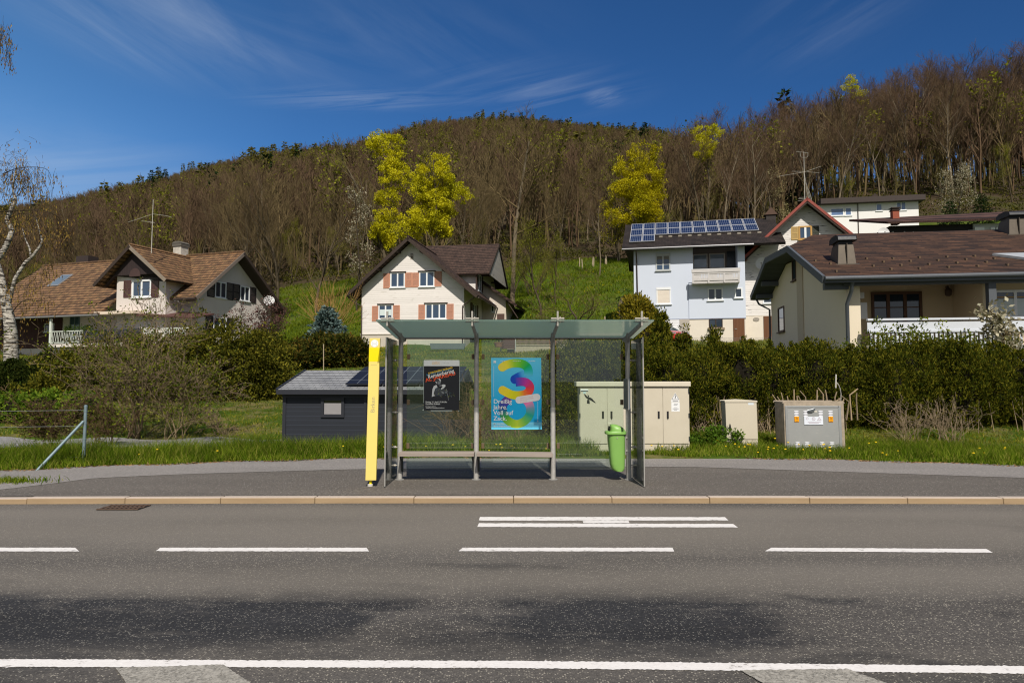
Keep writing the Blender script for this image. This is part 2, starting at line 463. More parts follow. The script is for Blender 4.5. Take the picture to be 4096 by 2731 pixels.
# ------------------------------------------------------------------ terrain
PROF = {
 -1800: [(14.6, .1), (20, 0), (30, .9), (60, 3.2), (80, 5), (120, 11), (200, 24), (350, 50), (500, 70), (1100, 70)],
 200: [(14.6, .1), (20, .0), (30, 1.1), (60, 4.0), (75, 6), (120, 16), (200, 38), (330, 70), (450, 97), (600, 104), (1100, 90)],
 1000: [(14.6, .1), (20, .0), (30, 1.1), (60, 4.3), (75, 7.5), (120, 20), (200, 45), (330, 94), (450, 130), (560, 163), (700, 166), (1100, 130)],
 2000: [(14.6, .1), (20, .1), (30, 1.2), (57, 4.2), (65, 6.5), (110, 21), (150, 34), (200, 49), (300, 86), (450, 150), (700, 252), (800, 255), (1100, 200)],
 2600: [(14.6, .1), (17, .2), (28, 1.9), (51, 4.3), (60, 5.1), (66, 7), (110, 21.5), (150, 36), (200, 52), (300, 90), (450, 145), (650, 215), (750, 218), (1100, 190)],
 3000: [(14.6, .1), (17, .2), (28, 2.1), (51, 4.4), (60, 5.3), (80, 12), (110, 22), (150, 36), (180, 44), (250, 60), (400, 95), (600, 110), (1100, 90)],
 3500: [(14.6, .1), (17, .2), (28, 2.4), (52, 5.2), (60, 8), (100, 22.5), (130, 37), (150, 45), (170, 50), (220, 53), (400, 50), (1100, 40)],
 4096: [(14.6, .1), (17, .2), (28, 2.4), (60, 8.5), (100, 25), (130, 38), (160, 49), (200, 53), (400, 50), (1100, 40)],
 6200: [(14.6, .1), (17, .2), (28, 2.4), (60, 10), (100, 28), (130, 42), (160, 53), (200, 58), (400, 55), (1100, 45)],
}
PK = sorted(PROF); PU = np.array([(k - CX) / F for k in PK])
def _prof(y):
    ly = np.log(np.maximum(y, 14.6))
    return np.stack([np.interp(ly, np.log([a for a, _ in PROF[k]]), [b for _, b in PROF[k]]) for k in PK])
def terr(x, y):
    x = np.atleast_1d(np.asarray(x, float)); y = np.atleast_1d(np.asarray(y, float))
    u = np.clip(x / np.maximum(y, 14.6), PU[0], PU[-1]); P = _prof(y)
    i = np.clip(np.searchsorted(PU, u) - 1, 0, len(PU) - 2)
    t = (u - PU[i]) / (PU[i + 1] - PU[i]); t = t * t * (3 - 2 * t)
    k = np.arange(len(u))
    z = P[i, k] * (1 - t) + P[i + 1, k] * t
    bumps = (np.sin(x * .31 + 1) * np.cos(y * .27) + .6 * np.sin(x * .83 - y * .5)) * np.clip((y - 16) / 60, 0, 1) * .22
    big = (np.sin(x * .021 + 2) * np.sin(y * .017 + x * .006)) * np.clip((y - 130) / 200, 0, 1) * 7
    return z + bumps + big
def tz(x, y): return float(terr(x, y)[0])

def build_ground():
    us = np.concatenate([np.linspace(-1.36, 1.47, 150)])
    ys = np.concatenate([np.linspace(14.6, 30, 40), np.geomspace(30.5, 1100, 110)])
    rows = [(-3000., 3000.), (-60., 60.), (10.2, 14.6), (14.55, 14.6)]
    V = []
    for y, s in rows:
        V.append(np.stack([us * s, np.full_like(us, y), np.full_like(us, -.06)], 1))
    for y in ys:
        x = us * y; V.append(np.stack([x, np.full_like(us, y), terr(x, np.full_like(us, y)) - (.0 if y > 14.7 else .03)], 1))
    V.append(np.stack([us * 3000, np.full_like(us, 3000.), np.full_like(us, -5.)], 1))
    n = len(us); V = np.concatenate(V); rws = len(V) // n
    i, j = np.meshgrid(np.arange(rws - 1), np.arange(n - 1), indexing='ij')
    q = (i * n + j).ravel()
    Fc = np.stack([q, q + 1, q + n + 1, q + n], 1)
    t = NT('meadow and woodland soil'); co = t.coord()
    n1 = t.noise(co, .35, 8, .65); n2 = t.noise(co, 6, 6, .7); n3 = t.noise(co, 40, 4, .6)
    g = t.ramp(n1, [(.3, (.03, .06, .006)), (.5, (.055, .095, .008)), (.72, (.12, .12, .02))])
    g = t.mix(1.0, g, t.ramp(n2, [(.3, (.6, .65, .6)), (.7, (1.35, 1.3, 1.1))]), 'MULTIPLY')
    spn = t.n('ShaderNodeSeparateXYZ'); t.l(co, spn.inputs[0]); spz = spn.outputs[1]
    dry = t.mix(n3, (.12, .09, .04), (.3, .23, .11))
    g = t.mix(t.math('MULTIPLY', t.ramp(t.noise(co, .8, 6, .7), [(.46, (0, 0, 0)), (.66, (1, 1, 1))]), t.ramp(t.math('DIVIDE', spz, 100.0), [(.38, (.8, .8, .8)), (.55, (.25, .25, .25))])), g, dry)
    sp_ = t.n('ShaderNodeSeparateXYZ'); t.l(co, sp_.inputs[0])
    # leaf litter in the wood: beyond the meadow edge
    at_ = t.n('ShaderNodeAttribute', attribute_name='wood')
    lit = t.mix(n2, (.025, .018, .011), (.085, .06, .036))
    lit = t.mix(t.ramp(t.noise(co, .12, 5), [(.5, (0, 0, 0)), (.7, (.7, .7, .7))]), lit, (.05, .065, .012))
    cc = t.mix(at_.outputs['Fac'], g, lit)
    m = t.done(t.pbsdf(cc, .95, 0, t.bump(t.math('ADD', n2, n3), .6, .06), .1))
    me = raw_mesh('ground', V, Fc, m, smooth=True)
    wood = woodiness(V[:, 0], V[:, 1]).astype(np.float32)
    a_ = me.attributes.new('wood', 'FLOAT', 'POINT'); a_.data.foreach_set('value', wood)
    o = link('ground', me); tag(o, kind='structure')
WE_PX = [-1800, 0, 980, 1120, 1400, 1500, 1750, 1900, 2100, 2550, 2650, 2900, 3200, 3500, 4096, 6200]
WE_Y = [64, 66, 70, 97, 99, 88, 78, 78, 100, 104, 84, 78, 84, 112, 100, 100]
def wood_edge(px): return np.interp(px, WE_PX, WE_Y)
def woodiness(x, y):
    px = CX + F * x / np.maximum(y, 14.6)
    return np.clip((y - wood_edge(px) + 3) / 6, 0, 1)
build_ground()

# ------------------------------------------------------------------ road, kerb, pavements
KY0 = on(2048, 2012, 0).y
def kerb_y(x): return KY0 - .0016 * x * x
XS = np.linspace(-60, 60, 241)
def strip(name, fa, fb, z, mat, za=None):
    V = []
    for x in XS: V.append((x, fa(x), z)); V.append((x, fb(x), z if za is None else za))
    k = len(XS); Fc = [(2 * i, 2 * i + 2, 2 * i + 3, 2 * i + 1) for i in range(k - 1)]
    o = link(name, raw_mesh(name, V, Fc, mat)); tag(o, kind='structure'); return o

def asphalt(name, base, speck, amount, patch=0.0, fine=1.0, dust=None, stains=None):
    t = NT(name); co = t.coord()
    big = t.noise(t.mapping(co, (.22, 1.0, 1)), .9, 6, .6)
    c = t.mix(t.ramp(big, [(.3, (0, 0, 0)), (.7, (1, 1, 1))]), sc3(base, 1 - patch), sc3(base, 1 + patch))
    c = t.mix(1.0, c, t.ramp(t.noise(co, 55 * fine, 3, .8), [(.28, (.45, .45, .46)), (.5, (.95, .95, .95)), (.72, (1.5, 1.48, 1.42))]), 'MULTIPLY')
    c = t.mix(1.0, c, t.ramp(t.noise(co, 17 * fine, 5, .8), [(.32, (.55, .55, .56)), (.5, (.97, .97, .97)), (.68, (1.42, 1.4, 1.36))]), 'MULTIPLY')
    vo = t.n('ShaderNodeTexVoronoi'); vo.inputs['Scale'].default_value = 42 * fine; vo.inputs['Randomness'].default_value = 1; t.l(co, vo.inputs['Vector'])
    wn = t.n('ShaderNodeSeparateXYZ'); t.l(vo.outputs['Color'], wn.inputs[0])
    pick = t.math('GREATER_THAN', wn.outputs[0], 1 - amount)
    near = t.math('LESS_THAN', vo.outputs['Distance'], .37)
    col = t.mix(wn.outputs[1], sc3(speck, .55), sc3(speck, 1.35))
    c = t.mix(t.math('MULTIPLY', pick, near), c, col)
    if stains:
        # bitumen-dark patches with ragged outlines
        ns = t.n('ShaderNodeTexNoise'); ns.inputs['Scale'].default_value = .8; ns.inputs['Detail'].default_value = 6; ns.inputs['Roughness'].default_value = .6; t.l(co, ns.inputs['Vector'])
        wv = t.n('ShaderNodeVectorMath', operation='MULTIPLY_ADD'); t.l(ns.outputs['Color'], wv.inputs[0]); wv.inputs[1].default_value = (3.0, 1.1, 0); t.l(co, wv.inputs[2])
        tot = None
        for (x0, y0, rx, ry, k) in stains:
            mp = t.mapping(wv.outputs[0], (1 / rx, 1 / ry, 0), (0, 0, 0), (-(x0 + 1.5) / rx, -(y0 + .55) / ry, 0))
            ln = t.n('ShaderNodeVectorMath', operation='LENGTH'); t.l(mp, ln.inputs[0])
            q = t.math('MULTIPLY', t.math('SUBTRACT', 1.25, ln.outputs['Value'], clamp=True), k)
            tot = q if tot is None else t.math('MAXIMUM', tot, q)
        tot = t.math('ADD', tot, t.math('MULTIPLY', t.math('SUBTRACT', t.noise(t.mapping(co, (.8, 2.0, 1)), 2.4, 8, .7), .5), t.math('MULTIPLY', tot, 3.2)), clamp=True)
        msk = t.ramp(tot, [(.12, (0, 0, 0)), (.75, (1, 1, 1))], 'EASE')
        c = t.mix(t.math('MULTIPLY', msk, .9), c, t.mix(1.0, c, (.22, .25, .32), 'MULTIPLY'))
        fresh = t.math('MULTIPLY', msk, pick)
        c = t.mix(t.math('MULTIPLY', t.math('MULTIPLY', fresh, near), .3), c, col)
    if dust:
        # trodden and driven dust lies in bands along the road
        sep_ = t.n('ShaderNodeSeparateXYZ'); t.l(co, sep_.inputs[0])
        for (y0, wd, k) in dust:
            dd = t.math('DIVIDE', t.math('SUBTRACT', t.math('ADD', sep_.outputs[1], t.math('MULTIPLY', t.noise(t.mapping(co, (.15, .6, 1)), 1, 4), .9)), y0 + .45), wd)
            bnd = t.math('SUBTRACT', 1.0, t.math('MULTIPLY', dd, dd), clamp=True)
            c = t.mix(t.math('MULTIPLY', bnd, k), c, t.mix(t.noise(co, 90, 3, .7), (.15, .134, .113), (.275, .246, .208)))
    h = t.math('ADD', t.noise(co, 70 * fine, 4, .75), t.math('MULTIPLY', vo.outputs['Distance'], -.5))
    return t.done(t.pbsdf(c, .88, 0, t.bump(h, .75, .008), .3))
M_ROAD = asphalt('worn carriageway asphalt', (.09, .083, .077), (.31, .285, .235), .36, .30, 1.6,
                 dust=[(9.3, .6, .5), (8.1, 1.5, .6), (6.15, .65, .5), (4.4, .35, .15)],
                 stains=[(-3.6, 4.95, 2.0, 1.0, .95), (-1.8, 5.2, 1.2, .9, .9), (.85, 5.1, 1.45, 1.0, 1.0), (-.3, 4.6, 1.2, .5, .45), (-3.2, 3.7, 1.9, .35, .7), (1.0, 3.75, 1.2, .28, .45), (5.9, 8.15, .7, .22, .7), (4.6, 4.85, 1.1, .55, .45), (-.2, 6.6, .9, .2, .5), (1.2, 6.9, 1.1, .2, .4), (-2.6, 6.3, .7, .16, .35), (-4.4, 5.9, .8, .2, .4), (2.5, 5.6, .6, .2, .5), (3.2, 4.5, .7, .25, .45), (2.2, 4.4, .5, .16, .6), (-.9, 5.9, .6, .16, .5), (3.6, 5.2, .5, .2, .35)])
M_PAVE = asphalt('dark footway asphalt', (.128, .114, .10), (.4, .38, .34), .1, .15, 1.4)
M_PATH = asphalt('pale footpath asphalt', (.245, .228, .215), (.40, .375, .355), .1, .1, 1.8)
strip('road', lambda x: -8.0, lambda x: kerb_y(x) + .02, 0.0, M_ROAD)

KZ = .08
def build_kerb():
    t = NT('kerb stone'); co = t.coord()
    c = t.mix(t.noise(t.mapping(co, (.8, 3, 3)), 2, 8, .75), (.2, .15, .09), (.56, .45, .32))
    sep_ = t.n('ShaderNodeSeparateXYZ'); t.l(co, sep_.inputs[0])
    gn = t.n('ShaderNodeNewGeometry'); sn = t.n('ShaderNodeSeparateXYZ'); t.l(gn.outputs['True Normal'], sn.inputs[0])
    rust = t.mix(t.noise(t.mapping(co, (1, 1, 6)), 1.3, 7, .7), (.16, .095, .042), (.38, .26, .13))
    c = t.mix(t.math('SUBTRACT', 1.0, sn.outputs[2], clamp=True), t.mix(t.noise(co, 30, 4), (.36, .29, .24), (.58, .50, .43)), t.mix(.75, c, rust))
    m = t.done(t.pbsdf(c, .85, 0, t.bump(t.noise(co, 60, 5, .7), .5, .01), .3))
    mb = MB(); x = -42.0; L = 1.36
    while x < 42:
        l = L + rnd.uniform(-.05, .05); a, b = x + .002, x + l - .002
        ya, yb = kerb_y(a), kerb_y(b); dz = rnd.uniform(-.006, .006)
        p = [(a, ya, -.1), (b, yb, -.1), (b, yb + .16, -.1), (a, ya + .16, -.1), (a, ya + .012, KZ + dz), (b, yb + .012, KZ + dz), (b, yb + .16, KZ + dz), (a, ya + .16, KZ + dz)]
        mb.hexa(p); x += l
    o = mb.build('kerb', m, None, bevel=.012); tag(o, kind='structure')
build_kerb()

def curve_px(pts, z):
    P = [on(a, b, z) for a, b in pts]; xs = [p.x for p in P]; ys = [p.y for p in P]
    return lambda x: float(np.interp(x, xs, ys))
PZ = .085
YB = curve_px([(-900, 2060), (-300, 1990), (78, 1949), (245, 1919), (489, 1906), (733, 1895), (1149, 1883), (1400, 1876), (2048, 1869), (2577, 1866), (2800, 1867), (3309, 1884), (3700, 1897), (4096, 1910), (5000, 1950)], .09)
YE = curve_px([(-900, 1930), (-300, 1897), (0, 1883), (332, 1868), (733, 1853), (1149, 1841), (1460, 1833), (2048, 1828), (2620, 1825), (2800, 1830), (3215, 1836), (3450, 1842), (4096, 1862), (5000, 1905)], .1)
strip('pavement', lambda x: kerb_y(x) + .15, lambda x: YB(x) + .03, PZ, M_PAVE)
strip('path', lambda x: YB(x), lambda x: YE(x) + .25, PZ + .005, M_PATH)

# white markings on the road, sheets 4 mm up
t = NT('road paint'); co = t.coord()
wear = t.ramp(t.noise(co, 9, 8, .75), [(.35, (0, 0, 0)), (.43, (1, 1, 1))])
c = t.mix(wear, (.3, .28, .26), t.mix(t.noise(co, 40, 4), (.6, .57, .55), (.8, .78, .76)))
M_PAINT = t.done(t.pbsdf(c, .75, 0, t.bump(t.noise(co, 80, 4), .4, .005), .3))
t = NT('worn grey road paint'); co = t.coord()
vo = t.noise(t.mapping(co, (30, 22, 1)), 1.0, 5, .6, 1.5)
c = t.mix(t.ramp(vo, [(.35, (0, 0, 0)), (.6, (1, 1, 1))]), (.17, .16, .14), (.36, .34, .3))
M_PAINT2 = t.done(t.pbsdf(c, .8, 0, t.bump(vo, 1.0, .01), .3))
def marking(pts, mat=M_PAINT, z=.004, rag=.55):
    q = []
    for i in range(len(pts)):
        (a, b), (a2, b2) = pts[i], pts[(i + 1) % len(pts)]; n_ = max(1, int(abs(a2 - a) / 9 + abs(b2 - b) / 12))
        for j in range(n_):
            r_ = rag * (2.6 if rnd.random() < .06 else 1) if 0 < j else 0
            q.append((a + (a2 - a) * j / n_, b + (b2 - b) * j / n_ + rnd.uniform(-r_, r_)))
    pts = q
    P = [on(a, b, z) for a, b in pts]
    mb = MB(); mb.add([tuple(p) for p in P], [tuple(range(len(P)))])
    o = mb.build('road_marking', mat, uv=False); tag(o, kind='structure'); return o
for xs_ in [(-620, -500, 300, 318), (622, 640, 1466, 1476), (1834, 1850, 2690, 2697), (3060, 3085, 3945, 3972), (4330, 4360, 5200, 5230)]:
    x0, x0b, x1b, x1 = xs_; k = 0 if x0 < 3000 else 5
    marking([(x0, 2203), (x1, 2204 + k), (x1b, 2189 + k), (x0b, 2189)])
marking([(1909, 2106), (2952, 2108), (2932, 2094), (1916, 2091)])
marking([(1915, 2081), (2914, 2080), (2900, 2067), (1920, 2066)])
marking([(2334, 2090.5), (2518, 2090.5), (2514, 2081.5), (2330, 2081.5)], M_PAINT)
EL = [(-1200, 2618, 2652), (0, 2634, 2665), (1000, 2638, 2666), (2048, 2641, 2670), (3000, 2650, 2680), (4096, 2662, 2692), (5300, 2680, 2714)]
marking([(a, c) for a, b, c in EL] + [(a, b) for a, b, c in EL[::-1]], rag=1.5)
for pts in ([(462, 2668), (892, 2655), (1200, 2860), (640, 2920)], [(2960, 2678), (3390, 2672), (4000, 2900), (3440, 2950)], [(-2040, 2650), (-1620, 2640), (-1300, 2860), (-1860, 2900)], [(5400, 2720), (5800, 2712), (6500, 2950), (6000, 3000)]):
    marking(pts, M_PAINT2, z=.008, rag=1.6)

# gully grate by the kerb
mb = MB(); g0 = on(395, 2037, 0); g1 = on(560, 2037, 0)
mb.box(g0.x, g1.x, g0.y - .06, g0.y + .28, .003, .008, 1)
for i in range(9):
    a = g0.x + (g1.x - g0.x) * i / 9
    mb.box(a + .008, a + .04, g0.y - .03, g0.y + .25, .008, .016)
for y in (g0.y - .06, g0.y + .1, g0.y + .25): mb.box(g0.x, g1.x, y, y + .03, .008, .018)
tag(mb.build('gully_grate', [pmat('rusty cast iron', (.09, .055, .035), .8, .4, 20), pmat('gully shadow', (.012, .01, .009), .9)]), 'rusty iron gully grate let into the road beside the kerb', 'drain grate')

# gravel drive behind the verge (seen left of the shed)
t = NT('grey gravel'); co = t.coord()
vo = t.n('ShaderNodeTexVoronoi'); vo.inputs['Scale'].default_value = 18; t.l(co, vo.inputs['Vector'])
m = t.done(t.pbsdf(t.mix(vo.outputs['Distance'], (.34, .33, .33), (.16, .155, .15)), .95, 0, t.bump(vo.outputs['Distance'], 1, .04), .2))
V = []; xs = np.linspace(-24, -6, 70)
for x in xs:
    for y in (17.3, 18.2, 19.2, 20.3 + .2 * math.sin(x * 2)): V.append((x, y, tz(x, y) + .03))
Fc = [(4 * i + j, 4 * i + 4 + j, 4 * i + 5 + j, 4 * i + 1 + j) for i in range(len(xs) - 1) for j in range(3)]
tag(link('gravel_drive', raw_mesh('gravel_drive', V, Fc, m)), kind='structure')

# ------------------------------------------------------------------ bus shelter
M_STEEL = pmat('galvanised steel', (.30, .295, .285), .55, .35, 14, .25, 120, metal=.35, dirt=.35, dirtcol=(.12, .11, .1))
M_STEEL2 = pmat('pale galvanised sleeve', (.43, .42, .40), .55, .3, 18, .25, 120, metal=.3, dirt=.3, dirtcol=(.2, .18, .16))
M_DKSTEEL = pmat('dark painted steel', (.035, .042, .045), .5, .2, 6, .1, 80, metal=.3)
M_BOLT = pmat('stainless fitting', (.36, .34, .3), .5, .2, 20, metal=.4)
M_GLASS = glass_mat('tinted shelter glass', (.90, .97, .93), .10, 0, .03)
M_GLASS2 = glass_mat('side shelter glass', (.84, .89, .86), .10, 0, .06)
M_CLAMP = pmat('brown clamp', (.13, .09, .05), .5, .2, 10)
M_EDGE = pmat('glass edge trim', (.34, .33, .31), .5, .15, 10, metal=.3)
t = NT('printed roof glass')
df = t.n('ShaderNodeBsdfDiffuse'); df.inputs[0].default_value = (.12, .17, .145, 1)
trl = t.n('ShaderNodeBsdfTranslucent'); trl.inputs[0].default_value = (.42, .60, .50, 1)
trp = t.n('ShaderNodeBsdfTransparent'); trp.inputs[0].default_value = (.985, .995, .985, 1)
gl = t.n('ShaderNodeBsdfGlossy'); gl.inputs['Roughness'].default_value = .16; gl.inputs[0].default_value = (.8, .85, .8, 1)
lw = t.n('ShaderNodeLayerWeight'); lw.inputs['Blend'].default_value = .5
m1 = t.n('ShaderNodeMixShader'); m1.inputs[0].default_value = .6; t.l(df.outputs[0], m1.inputs[1]); t.l(trl.outputs[0], m1.inputs[2])
m0 = t.n('ShaderNodeMixShader'); t.l(t.ramp(lw.outputs['Facing'], [(.4, (.0, .0, .0)), (.85, (.9, .9, .9))]), m0.inputs[0]); t.l(trp.outputs[0], m0.inputs[1]); t.l(m1.outputs[0], m0.inputs[2])
fr_ = t.n('ShaderNodeFresnel'); fr_.inputs['IOR'].default_value = 1.5
m2 = t.n('ShaderNodeMixShader'); t.l(t.math('MULTIPLY', fr_.outputs[0], .7), m2.inputs[0]); t.l(m0.outputs[0], m2.inputs[1]); t.l(gl.outputs[0], m2.inputs[2])
M_ROOFG = t.done(m2)
t = NT('weathered bench wood'); co = t.coord()
g = t.noise(t.mapping(co, (1.2, 22, 22)), 1.0, 7, .7)
M_BENCH = t.done(t.pbsdf(t.mix(g, (.17, .13, .105), (.42, .37, .33)), .8, 0, t.bump(g, .5, .01), .3))

sh = thing('bus_shelter', (0, 0, 0), label='open bus shelter with tinted glass walls, slanted green glass roof and steel posts', cat='bus shelter')
YP = 11.65; PXs = [-1.852, -.591, .678, 1.927]
for i, x in enumerate(PXs):
    mb = MB()
    mb.tube([(x, YP, PZ - .02), (x, YP, 2.30), (x, YP - .015, 2.38), (x, YP - .06, 2.46), (x, YP - .16, 2.52)], [.038, .038, .037, .036, .034], 14)
    mb.box(x - .012, x + .012, YP + .03, YP + .2, PZ, 2.44)
    # arm carrying the roof: a tapering fin from the post head to the front edge
    a = [(YP + .46, 2.435), (YP + .46, 2.40), (YP - .02, 2.33), (YP - .12, 2.42), (10.42, 2.53), (10.42, 2.575)]
    mb.prism([(y, z) for y, z in a], lambda a_, b_, n_, x=x: (x + n_, a_, b_), -.02, .02)
    mb.lathe([(.075, 0), (.075, .012), (.05, .016)], (x, YP, PZ), 16)
    po = mb.build('post', M_STEEL, sh, smooth=40)
    mb = MB(); mb.tube([(x, YP, PZ), (x, YP, 1.24), (x, YP, 1.27)], [.0415, .0415, .039], 14); mb.build('post_sleeve', M_STEEL2, po, smooth=40)
    mb = MB(); c = (x, 10.36, 2.60)     # cross-shaped glass clamp at the roof edge
    mb.box(x - .10, x + .10, 10.355, 10.40, 2.585, 2.605); mb.box(x - .10, x + .10, 10.355, 10.40, 2.625, 2.645)
    mb.box(x - .014, x + .014, 10.34, 10.37, 2.52, 2.74); mb.box(x + .03, x + .045, 10.36, 10.39, 2.57, 2.66)
    mb.tube([(x, 10.33, 2.615), (x, 10.36, 2.615)], .02, 10)
    mb.build('roof_clamp', M_BOLT, sh, bevel=.003)
RX0, RX1, RYF, RYB, RZF, RZB = -2.01, 2.10, 10.30, 12.12, 2.612, 2.462
edges = [RX0, PXs[1], PXs[2], RX1]
for i in range(3):
    a, b = edges[i] + (.004 if i else 0), edges[i + 1] - (.004 if i < 2 else 0)
    mb = MB(); mb.slab([(a, RYF, RZF), (b, RYF, RZF), (b, RYB, RZB), (a, RYB, RZB)], .018)
    mb.build('roof_panel', M_ROOFG, sh)
mb = MB(); mb.tube([(RX0 + .1, 11.98, 2.44), (RX1 - .1, 11.98, 2.44)], .016, 8); mb.box(RX0 + .02, RX1 - .02, RYB - .01, RYB + .012, RZB - .03, RZB + .004)
mb.build('roof_rail', M_DKSTEEL, sh)
YG = 11.87
for i in range(3):
    mb = MB(); mb.box(PXs[i] + .075, PXs[i + 1] - .045, YG, YG + .01, .235, 2.405)
    g_ = mb.build('rear_pane', M_GLASS, sh)
    for zc in (.62, 1.35, 2.12):
        for xc in (PXs[i] + .10, PXs[i + 1] - .07):
            cl = MB(); cl.box(xc - .025, xc + .025, YG - .016, YG + .026, zc - .045, zc + .045)
            cl.build('pane_clamp', M_CLAMP, g_, bevel=.004)
for x, s_ in ((-1.945, -1), (2.025, 1)):
    mb = MB(); mb.box(x - .005, x + .005, 10.82, 11.86, .10, 2.385)
    g_ = mb.build('side_pane', M_GLASS2, sh)
    mb = MB(); mb.box(x - .009, x + .009, 10.805, 10.82, .10, 2.385); mb.build('edge_trim', M_EDGE, g_)
    px_ = PXs[0] if s_ < 0 else PXs[3]
    for zc in (.32, .62, 1.19, 2.05):
        mb = MB(); mb.tube([(px_, YP, zc), (x - s_ * .03, YP, zc), (x - s_ * .03, YP, zc), (x + s_ * .02, YP, zc)], [.009, .009, .022, .022], 10)
        mb.build('standoff_bolt', M_BOLT, g_)
for i, tilt in ((0, 0.0), (1, -.012)):
    a, b = PXs[i] + .02, PXs[i + 1] - .02
    mb = MB()
    for k in range(3):
        y0 = 11.33 + k * .105
        mb.hexa([(a, y0, .497), (b, y0, .497 + tilt * 1.2), (b, y0 + .095, .497 + tilt * 1.2), (a, y0 + .095, .497), (a, y0, .555), (b, y0, .555 + tilt * 1.2), (b, y0 + .095, .555 + tilt * 1.2), (a, y0 + .095, .555)])
    be = mb.build('bench_seat', M_BENCH, sh, bevel=.006)
    for xx in (a + .02, b - .04):
        mb = MB(); mb.prism([(11.36, .49), (11.63, .49), (11.65, .22), (11.60, .22), (11.57, .40), (11.38, .455)], lambda p, q, n_, xx=xx: (xx + n_, p, q), 0, .02)
        mb.build('bench_bracket', M_DKSTEEL, be)
mb = MB(); mb.box(1.845, 1.872, 11.13, 11.62, 1.255, 1.745)
brd = mb.build('timetable_case', pmat('slate blue sheet', (.16, .18, .2), .45, .2, 5, metal=.2), sh, bevel=.006)
mb = MB(); mb.box(1.838, 1.845, 11.115, 11.15, 1.25, 1.75); mb.box(1.838, 1.846, 11.15, 11.6, 1.25, 1.27); mb.build('case_frame', M_EDGE, brd)
for zc in (1.66, 1.36):
    mb = MB(); mb.box(1.872, 1.925, 11.55, 11.6, zc - .02, zc + .02); mb.build('case_bracket', M_BOLT, brd)
mb = MB(); V = []
for zc in (.7,): pass
# small torn notice on the glass by the bench
mb = MB(); c = at(2207, 1735, YG - .004)
mb.prism([(-.035, .0), (.045, -.01), (.04, .06), (.02, .085), (-.02, .08), (-.03, .03)], lambda a_, b_, n_: (c.x + a_, YG - .004 - n_, c.z + b_ - .03), 0, .002)
tag(mb.build('torn_notice', pmat('white torn paper', (.72, .73, .74), .8, .1, 30)), 'torn scrap of white paper stuck to the rear glass below the blue poster', 'paper scrap')

# ------------------------------------------------------------------ litter bin on the post
M_BIN = pmat('green plastic bin', (.20, .40, .09), .42, .1, 4, .05, 60, spec=.5)
M_BLK = pmat('black hollow', (.008, .008, .01), .7)
bn = thing('litter_bin', (1.72, 11.63, 0), label='light green plastic litter bin hung on the shelter post beside the beige cabinets', cat='litter bin')
def oval(hw, hd, z, k=28, e=3.2, cx=0.0):
    return [(cx + hw * math.copysign(abs(math.cos(2 * math.pi * i / k)) ** (2 / e), math.cos(2 * math.pi * i / k)), hd * math.copysign(abs(math.sin(2 * math.pi * i / k)) ** (2 / e), math.sin(2 * math.pi * i / k)), z) for i in range(k)]
def loft(mb, rings, mi=0, cap0=True, cap1=True):
    k = len(rings[0]); b = len(mb.v)
    for r in rings: mb.v.extend(r)
    for i in range(len(rings) - 1):
        for j in range(k):
            j2 = (j + 1) % k
            mb.f.append((b + i * k + j, b + i * k + j2, b + (i + 1) * k + j2, b + (i + 1) * k + j)); mb.m.append(mi)
    if cap0: mb.f.append(tuple(b + j for j in range(k - 1, -1, -1))); mb.m.append(mi)
    if cap1: mb.f.append(tuple(b + (len(rings) - 1) * k + j for j in range(k))); mb.m.append(mi)
    return mb
mb = MB(); sect = []
for z, l, r in [(.235, -.03, .10), (.25, -.065, .122), (.29, -.09, .13), (.36, -.108, .133), (.5, -.118, .135), (.7, -.133, .137), (.84, -.145, .138)]:
    sect.append(oval((r - l) / 2, .13 + (z - .5) * .04, z, cx=(l + r) / 2))
loft(mb, sect); mb.build('body', M_BIN, bn, smooth=50)
mb = MB(); loft(mb, [oval(.158, .155, .835, cx=-.005), oval(.172, .165, .838, cx=-.012), oval(.174, .167, .87, cx=-.013), oval(.165, .16, .885, cx=-.01)])
# hood: rises steeply over the mouth on the left, falls away to the right
hood = []
for z, l, r, d in [(.885, -.115, .145, .14), (.91, -.108, .135, .138), (.94, -.105, .11, .13), (.965, -.103, .07, .115), (.985, -.098, .02, .09), (.995, -.085, -.02, .055)]:
    hood.append(oval((r - l) / 2, d, z, e=2.6, cx=(l + r) / 2))
loft(mb, hood); ho = mb.build('hood', M_BIN, bn, smooth=45)
mb = MB(); mb.prism([(-.1, .89), (.1, .89), (.105, .93), (.08, .965), (-.08, .965), (-.105, .93)], lambda a_, b_, n_: (-.117 - n_ + (b_ - .89) * .1, a_, b_), 0, .006); mb.build('mouth', M_BLK, ho)
mb = MB(); mb.lathe([(.0, 0), (.012, .0), (.01, .006)], (0, 0, 0), 10)
mb.v = [(-.005 + x, -.141 - z, .78 + y) for x, y, z in mb.v]; mb.build('lock', M_BOLT, bn)
mb = MB(); mb.box(.142, .156, -.05, .05, .5, .86); mb.box(.156, .19, -.02, .02, .55, .58); mb.box(.156, .19, -.02, .02, .76, .79); mb.build('bracket', M_EDGE, bn)

